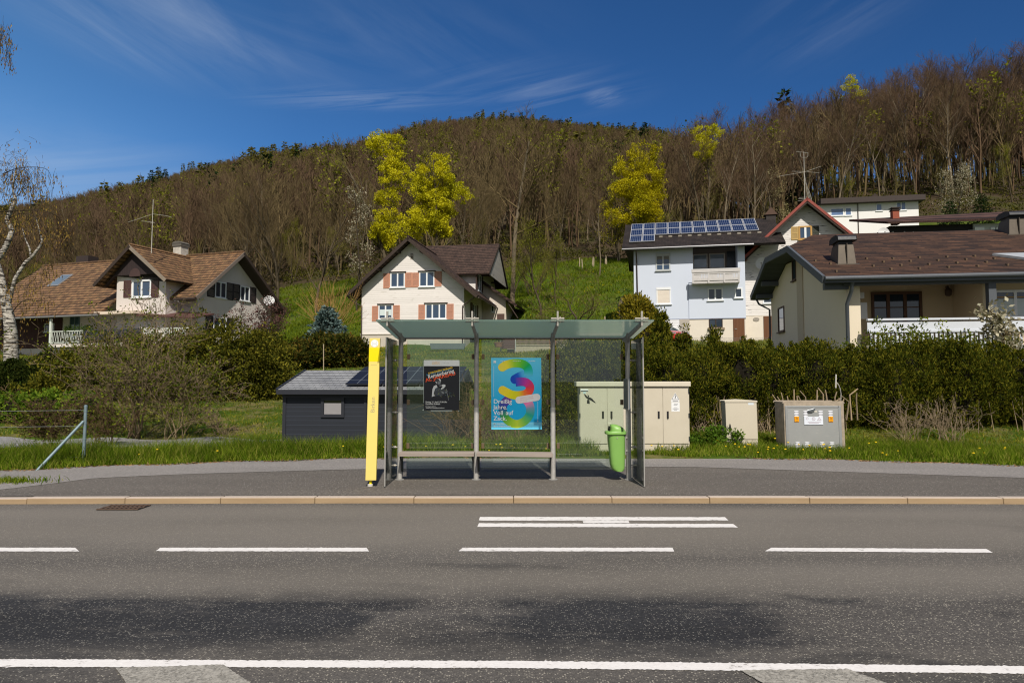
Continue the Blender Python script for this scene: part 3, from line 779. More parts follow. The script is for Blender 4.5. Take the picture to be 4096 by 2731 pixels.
# ------------------------------------------------------------------ bus stop sign
M_YEL = pmat('pale yellow sheet', (.78, .62, .17), .45, .05, 3)
M_YEL2 = pmat('bright yellow foil', (.80, .66, .0), .4, .04, 3)
M_WHT = pmat('white foil', (.78, .8, .82), .4, .03, 3)
M_GRYL = pmat('pale grey lettering', (.66, .68, .70), .5, .02)
M_GRYT = pmat('grey lettering', (.42, .38, .2), .5, .02)
sg = on(1480, 1944, PZ); YSg = sg.y
st = thing('bus_stop_sign', (sg.x, YSg, PZ), 0, 'tall narrow yellow bus stop sign with white roundel beside the shelter', 'bus stop sign')
mb = MB(); k_ = F / YSg
pw = 42 / k_; lean = .028
def Ws(a, b, n): return (a + .02 + (b - .05) * lean * .62, -.03 - n, b)
H0, H1 = (1944 - 1919) / k_, (1944 - 1358) / k_
mb.wbox(Ws, -pw / 2, pw / 2, H0, H1, -.028, .028); pn = mb.build('panel', M_YEL, st, bevel=.004)
zt = lambda py: (1944 - py) / k_
mb = MB(); mb.wbox(Ws, -pw / 2 - .0006, pw / 2 + .0006, zt(1451), zt(1396), -.02, .0296); mb.build('colour_band', M_YEL2, pn)
mb = MB(); mb.disc(Ws, 0, zt(1379), .058, .028, .0296, 40); ro = mb.build('roundel', M_WHT, pn)
mb = MB(); za = zt(1379)
for a0, a1, b0, b1 in ((-.038, -.022, -.038, .038), (.022, .038, -.038, .038), (-.022, .022, -.008, .008)):
    mb.wbox(Ws, a0, a1, za + b0, za + b1, .0296, .0312)
mb.build('letter', M_GRYL, ro)
mb = MB(); mb.text(Ws, 'Birken', .03, zt(1653), .092, .0300, R(90), mi=0); mb.build('lettering', M_GRYT, pn); mb = MB(); mb.wbox(Ws, -.05, .045, zt(1464.5), zt(1463.5), .028, .0294); mb.build('thin_line', M_GRYT, pn)
mb = MB(); mb.tube([(0.005, 0, .0), (.012, 0, .09)], .022, 14); mb.build('stem', M_YEL2, st, smooth=40)
mb = MB(); mb.lathe([(.042, 0), (.042, .03), (.036, .036)], (0.003, 0, 0), 16); mb.build('base_collar', pmat('pale concrete collar', (.5, .48, .44), .8, .2, 20), st, smooth=40)

# ------------------------------------------------------------------ posters on the rear glass
def attr_mat(name, attr='ink', rough=.5):
    t = NT(name); a = t.n('ShaderNodeAttribute', attribute_name=attr)
    return t.done(t.pbsdf(a.outputs['Color'], rough, 0, None, .3))
M_INK = attr_mat('poster colours')
def coloured(name, V, Fc, colors, parent, mat=None):
    me = bpy.data.meshes.new(name); me.from_pydata([tuple(v) for v in V], [], Fc); me.materials.append(mat or M_INK)
    a = me.color_attributes.new('ink', 'FLOAT_COLOR', 'POINT')
    a.data.foreach_set('color', np.array([(*c, 1) for c in colors], dtype=np.float32).ravel())
    return link(name, me, parent)
K2 = 570 / 2352      # crop -> photo pixels
def Pp(cx_, cy_, d=.02):
    return at(1650 + cx_ * K2, 1400 + cy_ * K2, YG - d)
def flat(parent, name, polys, mat, d):
    for poly in polys:
        mb = MB(); P = [Pp(a, b, d) for a, b in poly]
        mb.add([tuple(p) for p in P], [tuple(range(len(P)))]); o = mb.build(name, mat, parent, uv=False)
    return o
def ink(name, r, g, b, k=.95): return pmat(name, sc3(s2l(r, g, b), k), .5, .02)
def poster_text(mb, txt, a, b, size, d, rot=0.0, sx=1.0, bold=0.0):
    """size = em height in crop pixels, baseline start (a, b)"""
    vs, fs = text_geo(txt, 1.0, 'LEFT', bold)
    c_, s_ = math.cos(rot), math.sin(rot)
    P = []
    for x, y in vs:
        X = x * size * sx; Yy = y * size
        P.append(tuple(Pp(a + X * c_ - Yy * s_, b - (X * s_ + Yy * c_), d)))
    mb.add(P, fs)
def catmull(pts, n=10):
    out = []
    q = [pts[0]] + list(pts) + [pts[-1]]
    for i in range(1, len(q) - 2):
        p0, p1, p2, p3 = (np.array(q[j], float) for j in (i - 1, i, i + 1, i + 2))
        for s_ in range(n):
            u = s_ / n
            out.append(.5 * ((2 * p1) + (p2 - p0) * u + (2 * p0 - 5 * p1 + 4 * p2 - p3) * u * u + (3 * p1 - p0 - 3 * p2 + p3) * u ** 3))
    out.append(np.array(pts[-1], float)); return out
def ribbon(name, parent, pts, cols, wd, d, cap0=True, cap1=False, fan=1):
    C = catmull(pts, 10); n = len(C); V = []; col = []; Fc = []
    def colat(u):
        u = u * (len(cols) - 1); i = min(int(u), len(cols) - 2); f = u - i
        return tuple(np.array(s2l(*cols[i])) * (1 - f) * .95 + np.array(s2l(*cols[i + 1])) * f * .95)
    for i in range(n):
        t_ = C[min(i + 1, n - 1)] - C[max(i - 1, 0)]; t_ = t_ / (np.linalg.norm(t_) + 1e-9); nn = np.array([-t_[1], t_[0]])
        for s_ in (-.5, -.17, .17, .5):
            V.append(Pp(*(C[i] + nn * wd * s_), d)); col.append(colat(i / (n - 1)))
    for i in range(n - 1):
        for j in range(3): Fc.append((4 * i + j, 4 * i + j + 1, 4 * i + 5 + j, 4 * i + 4 + j))
    for end, on_ in ((0, cap0), (n - 1, cap1)):
        if not on_: continue
        t_ = (C[1] - C[0]) if end == 0 else (C[-2] - C[-1]); t_ = t_ / np.linalg.norm(t_); nn = np.array([-t_[1], t_[0]]); b = len(V)
        V.append(Pp(*C[end], d)); col.append(colat(end / (n - 1)))
        for k in range(13):
            th = math.pi * k / 12; q = C[end] + nn * wd * .5 * math.cos(th) - t_ * wd * .5 * math.sin(th)
            V.append(Pp(*q, d)); col.append(colat(end / (n - 1)))
        for k in range(12): Fc.append((b, b + 1 + k, b + 2 + k))
    return coloured(name, V, Fc, col, parent)

# blue poster
def poster_root(name, cx_, cy_, label):
    p = Pp(cx_, cy_, .0); o = thing(name, (0, 0, 0), label=label, cat='poster'); return o
p2 = poster_root('poster', 1713, 718, 'large sky blue poster with a rainbow figure three on the rear glass')
V = [Pp(1297, 128, .012), Pp(2124, 127, .012), Pp(2134, 1306, .012), Pp(1302, 1308, .012)]
cA, cB = sc3(s2l(95, 200, 238), 1), sc3(s2l(12, 168, 222), 1)
mid = [Pp(1300, 900, .012), Pp(2130, 900, .012)]
lo_ = [Pp(1301, 1185, .012), Pp(2133, 1185, .012)]; sunlit_top = [Pp(1301, 1192, .012), Pp(2133, 1192, .012)]
VV = [V[0], V[1], mid[0], mid[1], lo_[0], lo_[1], sunlit_top[0], sunlit_top[1], V[3], V[2]]
sheet = coloured('sheet', VV, [(0, 2, 3, 1), (2, 4, 5, 3), (4, 6, 7, 5), (6, 8, 9, 7)], [cA, cA, cB, cB, cB, cB, sc3(s2l(125, 212, 242), 1), sc3(s2l(125, 212, 242), 1), cA, cA], p2)  # paler lower strip is sunlight painted into the sheet colours
ribbon('lower_stroke', sheet, [(1600, 790), (1510, 880), (1488, 980), (1530, 1110), (1620, 1190), (1730, 1218), (1850, 1170), (1930, 1070), (1945, 960), (1915, 870), (1860, 810)],
       [(120, 60, 150), (60, 60, 160), (30, 90, 150), (60, 160, 60), (150, 200, 50), (190, 215, 60), (110, 190, 80), (20, 160, 140), (110, 150, 170), (235, 130, 180), (230, 70, 160)], 138, .0135, False, False)
ribbon('diagonal_stroke', sheet, [(1905, 395), (1820, 418), (1755, 445), (1690, 482)], [(88, 192, 232), (70, 170, 230), (10, 90, 205), (10, 70, 190)], 150, .0140, False, True)
ribbon('upper_stroke', sheet, [(1482, 283), (1560, 240), (1680, 216), (1800, 225), (1885, 275), (1915, 345), (1912, 420)], [(235, 220, 80), (235, 222, 60), (150, 205, 50), (90, 190, 50), (0, 175, 90), (30, 185, 180), (88, 192, 232)], 140, .0145, True, False)
ribbon('middle_stroke', sheet, [(1700, 530), (1790, 520), (1880, 535), (1937, 600), (1920, 680), (1850, 728), (1740, 745), (1640, 735), (1560, 700), (1488, 660)], [(10, 70, 190), (130, 60, 170), (190, 50, 150), (215, 50, 90), (235, 75, 50), (235, 120, 50), (215, 205, 30), (220, 215, 20), (235, 215, 40), (235, 212, 60)], 140, .0150, False, True)
def pill(cx_, cy_, w_, h_, rot):
    pts = []
    for sgn, c0 in ((1, w_ / 2 - h_ / 2), (-1, -w_ / 2 + h_ / 2)):
        for k in range(13):
            th = -math.pi / 2 + math.pi * k / 12 + (0 if sgn > 0 else math.pi)
            x, y = c0 + h_ / 2 * math.cos(th), h_ / 2 * math.sin(th)
            pts.append((cx_ + x * math.cos(rot) + y * math.sin(rot), cy_ - x * math.sin(rot) + y * math.cos(rot)))
    return pts
pl = flat(sheet, 'label_pill', [pill(1905, 800, 415, 118, R(9))], ink('pill white', 225, 225, 228), .016)
def letter_line(parent, mat, *a):
    mb = MB(); poster_text(mb, *a); mb.build('lettering', mat, parent, uv=False)
I_PK, I_WH = ink('pale pink ink', 225, 170, 165), ink('white ink', 238, 240, 240, .95)
for s_, dy in (('Download 1 von 30', -22), ('KlimaTicket VMOBIL', 10), ('Jahreskarte', 40)): letter_line(pl, I_PK, s_, 1775, 800 + dy + 22, 27, .0165, R(9))
for s_, b, a in (('Dreißig', 880, 1335), ('Jahre.', 973, 1335), ('Voll', 1066, 1335), ('auf', 1066, 1538), ('Zack.', 1160, 1335)): letter_line(sheet, I_WH, s_, a, b, 102, .0165, 0, 1.0, .008)
for s_, b in (('Mit dem Bus', 1227), ('durch Stadt & Land', 1266)): letter_line(sheet, I_WH, s_, 1337, b, 36, .0165, 0, 1, .01)
for s_, a in (('KLIMA', 1452), ('V M O B I L', 1655), ('30 JAHRE', 1915)): letter_line(sheet, I_WH, s_, a, 188, 24, .0165, 0, 1.15, .01)
wl = ink('white line', 225, 235, 240)
flat(sheet, 'line_mark', [[(1339, 262), (1343, 262), (1343, 770), (1339, 770)], [(2066, 845), (2070, 845), (2070, 1180), (2066, 1180)], [(2056, 1168), (2080, 1168), (2068, 1186)]], wl, .0165)
flat(sheet, 'bus_symbol', [[(1337, 172), (1378, 172), (1378, 210), (1337, 210)], [(1341, 212), (1350, 212), (1350, 220), (1341, 220)], [(1366, 212), (1375, 212), (1375, 220), (1366, 220)]], wl, .0165)

# black concert poster
p1 = poster_root('poster', 480, 580, 'black concert poster with white top band and a grey singer on the rear glass')
blk = flat(p1, 'sheet', [[(188, 165), (773, 165), (772, 992), (188, 992)]], ink('poster black', 38, 40, 48, .6), .012)
flat(p1, 'top_band', [[(188, 165), (773, 165), (773, 263), (188, 263)]], ink('poster white', 225, 228, 230), .0135)
flat(p1, 'tape', [[(300, 992), (655, 992), (655, 1006), (300, 1006)], [(160, 990), (186, 968), (188, 1000)], [(770, 990), (772, 1008), (750, 1006)], [(774, 175), (780, 175), (780, 830), (774, 830)], [(181, 175), (187, 175), (187, 870), (181, 870)]], pmat('clear tape', (.4, .46, .44), .3), .0125)
ANG = R(13.5)
for s_, a, b, sz, sx, colr, bd, an in (('SWINGWERK BIGBAND', 264, 402, 46, .84, (250, 205, 60), .012, 14), ('feat. Peter John Farkowski', 234, 424, 43, .93, (40, 150, 200), .004, 14), ('Remembering', 262, 472, 88, .89, (240, 240, 240), .012, 14), ('AL JARREAU', 218, 527, 84, 1.12, (240, 90, 45), .02, 13.6)):
    mb = MB(); poster_text(mb, s_, a, b, sz, .0136 + .0002 * sz / 40, R(an), sx, bd); mb.build('lettering', ink('ink ' + s_[:4], *colr), blk, uv=False)
for s_, b, sz in (('Freitag, 21. April, 19:30 Uhr', 866, 33), ('Dorfmitte Koblach', 898, 33), ('Eintrittspreis 24,00 €', 936, 20), ('Tickets unter kontakt@kulturkoblach.at', 959, 20)): letter_line(blk, I_WH, s_, 216, b, sz, .0138, 0, .95, .014)
I_OC = ink('ink ochre', 240, 190, 110); letter_line(blk, I_OC, 'kultur', 330, 212, 42, .0142, 0, 1.2); letter_line(blk, I_OC, 'koblach', 318, 238, 42, .0142, 0, 1.05)
mb = MB(); poster_text(mb, 'kultur verein', 500, 222, 20, .0142); mb.build('lettering', ink('ink pale grey', 170, 172, 175), blk, uv=False)
gW, gG, gD = ink('print light grey', 205, 208, 210), ink('print mid grey', 120, 124, 128), ink('print dark grey', 62, 66, 72)
el = lambda cx_, cy_, a, b, r_=0: [(cx_ + a * math.cos(q) * math.cos(r_) - b * math.sin(q) * math.sin(r_), cy_ + a * math.cos(q) * math.sin(r_) + b * math.sin(q) * math.cos(r_)) for q in np.linspace(0, 2 * math.pi, 22)[:-1]]
flat(blk, 'singer_print', [[(330, 640), (352, 592), (395, 572), (412, 610), (372, 640), (352, 700), (350, 735), (380, 750), (345, 760), (318, 772), (322, 735)], el(425, 512, 47, 42, -.5), [(470, 585), (500, 565), (540, 568), (545, 595), (520, 625), (478, 650), (465, 640), (500, 600)]], gW, .0141)
flat(blk, 'singer_print', [el(436, 548, 34, 32, .4), [(372, 640), (412, 612), (470, 655), (520, 640), (560, 660), (530, 720), (470, 760), (395, 745), (352, 720)]], gD, .0144)
flat(blk, 'singer_print', [el(440, 532, 26, 34, .3), [(440, 585), (470, 570), (480, 590), (450, 600)], [(552, 640), (560, 636), (600, 828), (594, 832)], el(560, 690, 14, 26, .6), el(500, 700, 26, 14, .6)], gG, .0147)
flat(blk, 'singer_print', [el(410, 500, 32, 26, -.6), el(460, 570, 10, 5)], gD, .0149)
dots = []
for i in range(46):
    a = rnd.uniform(0, 1); dots.append(el(370 + a * 340 + rnd.uniform(-20, 20), 660 + rnd.uniform(-60, 110) * (1 - a * .5) + a * 60, rnd.uniform(2, 8), rnd.uniform(2, 6), rnd.uniform(0, 3)))
flat(blk, 'print_speck', dots[:20], ink('print olive', 130, 140, 60), .0150); flat(blk, 'print_speck', dots[20:33], ink('print teal', 60, 110, 120), .0151); flat(blk, 'print_speck', dots[33:], gG, .0152)  # printed dots of the poster picture

# ------------------------------------------------------------------ cabinets behind the footpath
M_CAB = pmat('beige cabinet paint', (.53, .48, .385), .55, .05, 1.5, .05, 200, dirt=.22, dirtcol=(.3, .26, .18))
M_CABD = pmat('beige lid paint', (.57, .52, .42), .6, .07, 2.5, dirt=.2, dirtcol=(.34, .29, .2))
M_CONC = pmat('rough concrete', (.36, .30, .23), .95, .3, 9, .8, 90, dirt=.5, dirtcol=(.1, .085, .06))
M_PLINTH = pmat('grey concrete slab', (.3, .27, .235), .95, .2, 4, .5, 60)
Yc = 15.8
def wx(px, Y): return (px - CX) / F * Y
cb = thing('utility_cabinet', (0, Yc, 0), label='wide beige four-door utility cabinet with a bird sticker in front of the hedge', cat='utility cabinet')
def Wc(a, b, n): return (a, -n, b)
X0, X1 = wx(2317, Yc), wx(2755, Yc); zt_ = lambda py, Y: CAMZ + (1525 - py) / F * Y
zb = .03; zl = zt_(1545, Yc); zd = zt_(1771, Yc)
mb = MB(); mb.wbox(Wc, X0, X1, zb, zl, -.45, -.012); mb.build('body', M_CAB, cb, bevel=.006)
mb = MB(); a0, a1 = wx(2305, Yc - .05), wx(2762, Yc - .05)
mb.wbox(Wc, a0, a1, zl, zt_(1525, Yc - .05), -.5, .05); mb.build('lid', M_CABD, cb, bevel=.012)
mb = MB(); mb.wbox(Wc, X0 - .3, X1 + .35, -.12, .10, -.5, .10); mb.wbox(Wc, X0 - .02, X1 + .02, .10, .14, -.47, .015); mb.build('plinth', M_PLINTH, cb, bevel=.01)
seams = [wx(p, Yc) for p in (2319, 2427, 2537, 2649, 2752)]
for i in range(4):
    mb = MB(); mb.wbox(Wc, seams[i] + .004, seams[i + 1] - .004, zd, zl - .025, -.012, .006)
    dr = mb.build('door', M_CAB, cb, bevel=.004)
    hp = (2406, 2440, 2628, 2664)[i]; hx = wx(hp + 4, Yc); h0, h1 = zt_(1672, Yc), zt_(1643, Yc)
    mb = MB(); mb.wbox(Wc, hx - .022, hx + .022, h0, h1, .006, .016)
    if i % 2: mb.wbox(Wc, hx - .008, hx + .008, h0 - .025, h0, .006, .014)
    mb.build('handle', M_BLK, dr, bevel=.003)
    hm = MB(); hx2 = seams[i] - .002 if i in (0, 2) else seams[i + 1] + .002
    for hz_ in (1563, 1660, 1752): hm.wbox(Wc, hx2 - .012, hx2 + .012, zt_(hz_, Yc) - .05, zt_(hz_, Yc) + .05, -.0, .012)
    hm.build('hinge', M_DKSTEEL, dr)
KC = 600 / 2240
def Wk(cx_, cy_, n): return (wx(2250 + cx_ * KC, Yc), -n, zt_(1480 + cy_ * KC, Yc))
def sticker(parent, name, polys, mat, n):
    mb = MB()
    for p in polys: mb.add([Wk(a, b, n) for a, b in p], [tuple(range(len(p)))[::-1]])
    return mb.build(name, mat, parent, uv=False)
bk = pmat('black foil', (.012, .012, .015), .5); wt = pmat('white label', (.72, .73, .74), .5, .03)
sticker(cb, 'bird_sticker', [[(313, 345), (340, 362), (362, 385), (385, 400), (410, 405), (440, 420), (462, 450), (500, 488), (470, 482), (440, 462), (418, 450), (400, 440), (380, 435), (362, 420), (345, 410), (330, 385)],
    [(385, 400), (372, 380), (372, 355), (380, 368), (392, 375), (396, 395)], [(372, 432), (398, 445), (404, 500), (360, 495), (362, 455)]], bk, .0075)
sticker(cb, 'name_label', [[(268, 280), (382, 280), (382, 320), (268, 320)]], wt, .0072); sticker(cb, 'name_label', [[(270, 302), (380, 302), (380, 318), (270, 318)]], pmat('dark label', (.05, .06, .07), .5), .0078); sticker(cb, 'name_label', [[(305, 322), (350, 322), (350, 345), (305, 345)]], pmat('blue tape', (.45, .58, .6), .4), .0076)
wn_ = sticker(cb, 'warning_sign', [[(1675, 332), (1738, 440), (1612, 440)], [(1614, 442), (1736, 442), (1736, 474), (1614, 474)], [(1616, 478), (1740, 478), (1740, 612), (1616, 612)]], wt, .0075)
def ring(a, b, c_, k):
    g = [(sum(p[i] for p in (a, b, c_)) / 3) for i in (0, 1)]; q = [(g[0] + (p[0] - g[0]) * k, g[1] + (p[1] - g[1]) * k) for p in (a, b, c_)]
    P = [a, b, c_]; return [[P[i], P[(i + 1) % 3], q[(i + 1) % 3], q[i]] for i in range(3)]
sticker(wn_, 'lightning_symbol', ring((1675, 342), (1730, 435), (1620, 435), .84) + [[(1682, 366), (1664, 396), (1676, 396), (1670, 414), (1664, 410), (1674, 424), (1684, 408), (1677, 412), (1688, 388), (1676, 388), (1690, 366)]], bk, .0082)
lines = [(1634, 452, 88), (1640, 463, 75), (1655, 498, 60), (1650, 515, 55), (1650, 555, 55), (1634, 572, 90), (1655, 588, 45)]
sticker(wn_, 'print_lines', [[(a, b - 3), (a + l, b - 3), (a + l, b + 3), (a, b + 3)] for a, b, l in lines], pmat('dark print', (.12, .12, .14), .6), .0082)

Y2 = 16.4
sc_ = thing('utility_cabinet', (0, Y2, 0), label='small single-door beige utility cabinet standing in dandelions', cat='utility cabinet')
x0, x1 = wx(2899, Y2), wx(3023, Y2); lt = .012
def W2(a, b, n): return (a - (b - .1) * .022, -n, b)
mb = MB(); mb.wbox(W2, x0 + .02, x1 + .02, .0, zt_(1757, Y2), -.33, 0); mb.build('base', M_CAB, sc_, bevel=.008)
mb = MB(); mb.wbox(W2, x0 + .018, x1 + .022, zt_(1754, Y2), zt_(1607, Y2), -.32, .006); dr = mb.build('door', M_CAB, sc_, bevel=.006)
mb = MB(); mb.prism([(x0 + .008, 0), (x1 + .03, 0), (x1 + .03, .025), ((x0 + x1) / 2, .05), (x0 + .008, .03)], lambda a, b, n: W2(a, b + zt_(1606, Y2), n), -.34, .02); mb.build('lid', M_CABD, sc_, bevel=.006)
hx = wx(2917, Y2); mb = MB(); mb.prism(pill(hx, zt_(1708, Y2), .05, .19, 0)[::1] if False else [(hx + .02 * math.cos(q), zt_(1708, Y2) + .09 * math.sin(q)) for q in np.linspace(0, 2 * math.pi, 20)[:-1]], W2, .006, .018); mb.build('handle', M_BLK, dr)
mb = MB(); mb.wbox(W2, wx(2993, Y2), wx(3015, Y2), zt_(1618, Y2), zt_(1609.5, Y2), .006, .0075); mb.build('name_label', pmat('pale blue label', (.6, .66, .7), .5), dr)
mb = MB(); mb.wbox(W2, wx(2913, Y2), wx(2926, Y2), zt_(1746, Y2), zt_(1743, Y2), .006, .008); mb.build('badge', pmat('grey badge', (.3, .27, .25), .5), dr)

Y3 = 15.8
M_ALU = None
t = NT('scratched aluminium'); co = t.coord()
sc1 = t.ramp(t.noise(t.mapping(co, (2.5, 2.5, 34)), 1.6, 6, .7), [(.60, (0, 0, 0)), (.68, (1, 1, 1))])
msk = t.ramp(t.noise(t.mapping(co, (1, 1, 1.2)), 1.6, 4), [(.42, (0, 0, 0)), (.6, (1, 1, 1))])
scr = t.math('MULTIPLY', sc1, msk)
M_ALU = t.done(t.pbsdf(t.mix(scr, t.mix(t.noise(co, 2, 5), (.25, .26, .26), (.345, .35, .345)), (.6, .56, .5)), .5, .15, None, .5))
bx = thing('transformer_box', (0, Y3, 0), label='concrete substation box with a scratched aluminium door and orange labels', cat='electrical box')
x0, x1 = wx(3130, Y3), wx(3370, Y3); z1 = zt_(1609, Y3)
def W3(a, b, n): return (a - (b) * .014 + .02, -n, b)
mb = MB(); mb.wbox(W3, x0, x1, -.05, z1 - .0, -.55, 0); mb.prism([(x0 - .01, z1), (x1 - .0, z1), (x1 - .02, z1 + .025), (x0 + .0, z1 + .025)], W3, -.56, .0); mb.build('concrete_shell', M_CONC, bx, bevel=.02)
KT = 650 / 2352
def wq(cx_, cy_): return wx(2800 + cx_ * KT, Y3) + zt_(1450 + cy_ * KT, Y3) * .014 - .02, zt_(1450 + cy_ * KT, Y3)
def rectq(mb, c0, c1, d0, d1, n0, n1, W=W3):
    a, b = wq(c0, d1); a1, b1 = wq(c1, d0); mb.wbox(W, a, a1, b, b1, n0, n1)
mb = MB()
for r in ((1222, 1248, 620, 1288), (1985, 2015, 620, 1288), (1248, 1985, 620, 645), (1248, 1985, 1268, 1290)): rectq(mb, *r, .0, .022)
mb.build('door_frame', pmat('aluminium profile', (.36, .37, .37), .45, .1, 6, metal=.5), bx, bevel=.003)
mb = MB(); rectq(mb, 1250, 1983, 647, 1266, .0, .012); dr = mb.build('door', M_ALU, bx)
slm = pmat('bright louvre', (.75, .76, .82), .4, .05)
for c0 in (1340, 1473, 1690, 1832):
    for d0 in (690, 712, 735, 757):
        mb = MB(); a, b = wq(c0 + 33, d0 + 9); mb.prism([(a + .052 * math.cos(q), b + .0125 * math.sin(q)) for q in np.linspace(0, 2 * math.pi, 15)[:-1]], W3, .012, .022); mb.build('louvre', slm, dr)
for c0 in (1350, 1486, 1702, 1842):
    for d0 in (1137, 1159, 1181, 1203):
        mb = MB(); a, b = wq(c0 + 33, d0 + 9); mb.prism([(a + .052 * math.cos(q), b + .0125 * math.sin(q)) for q in np.linspace(0, 2 * math.pi, 15)[:-1]], W3, .012, .022); mb.build('louvre', slm, dr)
og = pmat('orange enamel', (.72, .30, .0), .45, .05)
for c0 in (1343, 1834):
    mb = MB(); rectq(mb, c0, c0 + 64, 772, 850, .022, .026); pl_ = mb.build('orange_plate', og, dr)
    mb = MB()
    for d, l0, l1 in ((785, 14, 34), (796, 22, 52), (810, 22, 52), (836, 24, 44)): rectq(mb, c0 + l0, c0 + l1, d - 3, d + 3, .026, .0268)
    mb.build('print_lines', pmat('brown print', (.25, .09, .01), .6), pl_)
mb = MB(); rectq(mb, 1482, 1752, 775, 890, .022, .026); pl_ = mb.build('notice', pmat('notice white', (.66, .70, .78), .45), dr)
mb = MB()
for k in ((1525, 803, 17), (1617, 806, 24)):
    a, b = wq(k[0], k[1]); r_ = k[2] * KT / F * Y3
    P = [(a + r_ * math.cos(q), b + r_ * math.sin(q)) for q in np.linspace(0, 2 * math.pi, 21)[:-1]]; Q = [(a + r_ * .8 * math.cos(q), b + r_ * .8 * math.sin(q)) for q in np.linspace(0, 2 * math.pi, 21)[:-1]]
    for i in range(20):
        j = (i + 1) % 20; mb.add([W3(*P[i], .0268), W3(*P[j], .0268), W3(*Q[j], .0268), W3(*Q[i], .0268)], [(0, 1, 2, 3)])
for sgm in (((1668, 832), (1697, 786)), ((1697, 786), (1727, 832)), ((1668, 830), (1727, 830)), ((1612, 795), (1622, 815)), ((1690, 812), (1690, 826)), ((1702, 812), (1702, 826))):
    (a, b), (c_, d) = sgm; dx, dy = c_ - a, d - b; l = math.hypot(dx, dy); ox, oy = -dy / l * 2, dx / l * 2
    mb.add([W3(*wq(a + ox, b + oy), .0268), W3(*wq(c_ + ox, d + oy), .0268), W3(*wq(c_ - ox, d - oy), .0268), W3(*wq(a - ox, b - oy), .0268)], [(0, 1, 2, 3)])
for d, l0, l1 in ((855, 1530, 1720), (868, 1545, 1690)): rectq(mb, l0, l1, d - 2, d + 2, .026, .0266)
mb.build('print_lines', pmat('dark red print', (.22, .10, .12), .6), pl_)
mb = MB()
P = [(wq(1530, 690)), wq(1632, 660), wq(1636, 682), wq(1590, 706), wq(1535, 706)]
mb.prism(P, W3, .012, .05); hd = mb.build('handle', pmat('chrome', (.3, .32, .34), .25, .1, 5, metal=.9), dr, bevel=.004)
mb = MB(); rectq(mb, 1545, 1672, 690, 712, .012, .016); mb.build('handle_plate', pmat('pale plate', (.55, .53, .47), .4), hd)

# grey pipe with a bent cable standing in the hedge
t0 = at(3343, 1551, 15.9); t1 = at(3344, 1497, 15.9); p0 = at(3346, 1520, 15.9)
mb = MB(); mb.tube([t0, t1], .016, 8); mb.tube([at(3345, 1528, 15.9), at(3355, 1540, 15.95), at(3361, 1556, 16), at(3364, 1575, 16.05), at(3363, 1600, 16.1)], .011, 6)
o = mb.build('marker_pipe', pmat('grey plastic', (.5, .48, .44), .6)); tag(o, 'thin pale grey pipe with a bent cable rising behind the concrete box', 'pipe')

# ------------------------------------------------------------------ galvanised fence post with strut, lower left
M_GALV = pmat('blue grey galvanised tube', (.2, .27, .29), .5, .3, 12, metal=.4)
fp = on(333, 1855, .1); Yf = fp.y
fo = thing('wire_fence', (fp.x, Yf, .05), label='wire fence ending in a blue-grey tube post with a slanting strut', cat='fence')
kf = F / Yf
mb = MB(); hh = (1855 - 1625) / kf + .02; mb.tube([(0, 0, -.1), (.012, 0, hh)], .03, 12); mb.lathe([(.034, 0), (.034, .03), (.02, .045)], (.012, 0, hh), 12)
for q in (.22, .5, .78, 1.0): mb.lathe([(.036, -.012), (.036, .012)], (.012 * q, 0, hh * q * .93), 12)
mb.build('post', M_GALV, fo, smooth=40)
mb = MB(); e = at(142, 1850, Yf - .9); mb.tube([(e.x - fp.x, -.9, .0), (-.01, -.03, hh * .76)], .027, 12); mb.build('strut', M_GALV, fo, smooth=40)
for i, q in enumerate((.16, .42, .68, .95)):
    mb = MB(); mb.tube([(.0, 0, hh * q), (-2.4, .1, hh * q - .03), (-5.5, .1, hh * q)], .004, 5); mb.build('wire', pmat('fence wire', (.3, .3, .28), .5, metal=.5) if i == 0 else bpy.data.materials['fence wire'], fo)
# ------------------------------------------------------------------ house materials and helpers
M_WHITE = pmat('white window frame', (.72, .74, .76), .45, .04, 3)
M_GUT = pmat('dark brown gutter', (.05, .035, .03), .5, .2, 6)
M_PANE = pane_mat('dark window pane'); M_PANE_B = pane_mat('blue window pane', (.03, .055, .10), .03)
M_CURT = pmat('white lace curtain', (.55, .62, .62), .9, .15, 12)
M_STONE = pmat('render plinth', (.50, .45, .39), .9, .12, 1.5, .3, 40, dirt=.3, dirtcol=(.3, .27, .22))
M_BEAM = pmat('dark stained beam', (.035, .022, .016), .8, .3, 6)
M_SOFF = board_mat('white soffit boards', (.5, .47, .43), .16, .4)

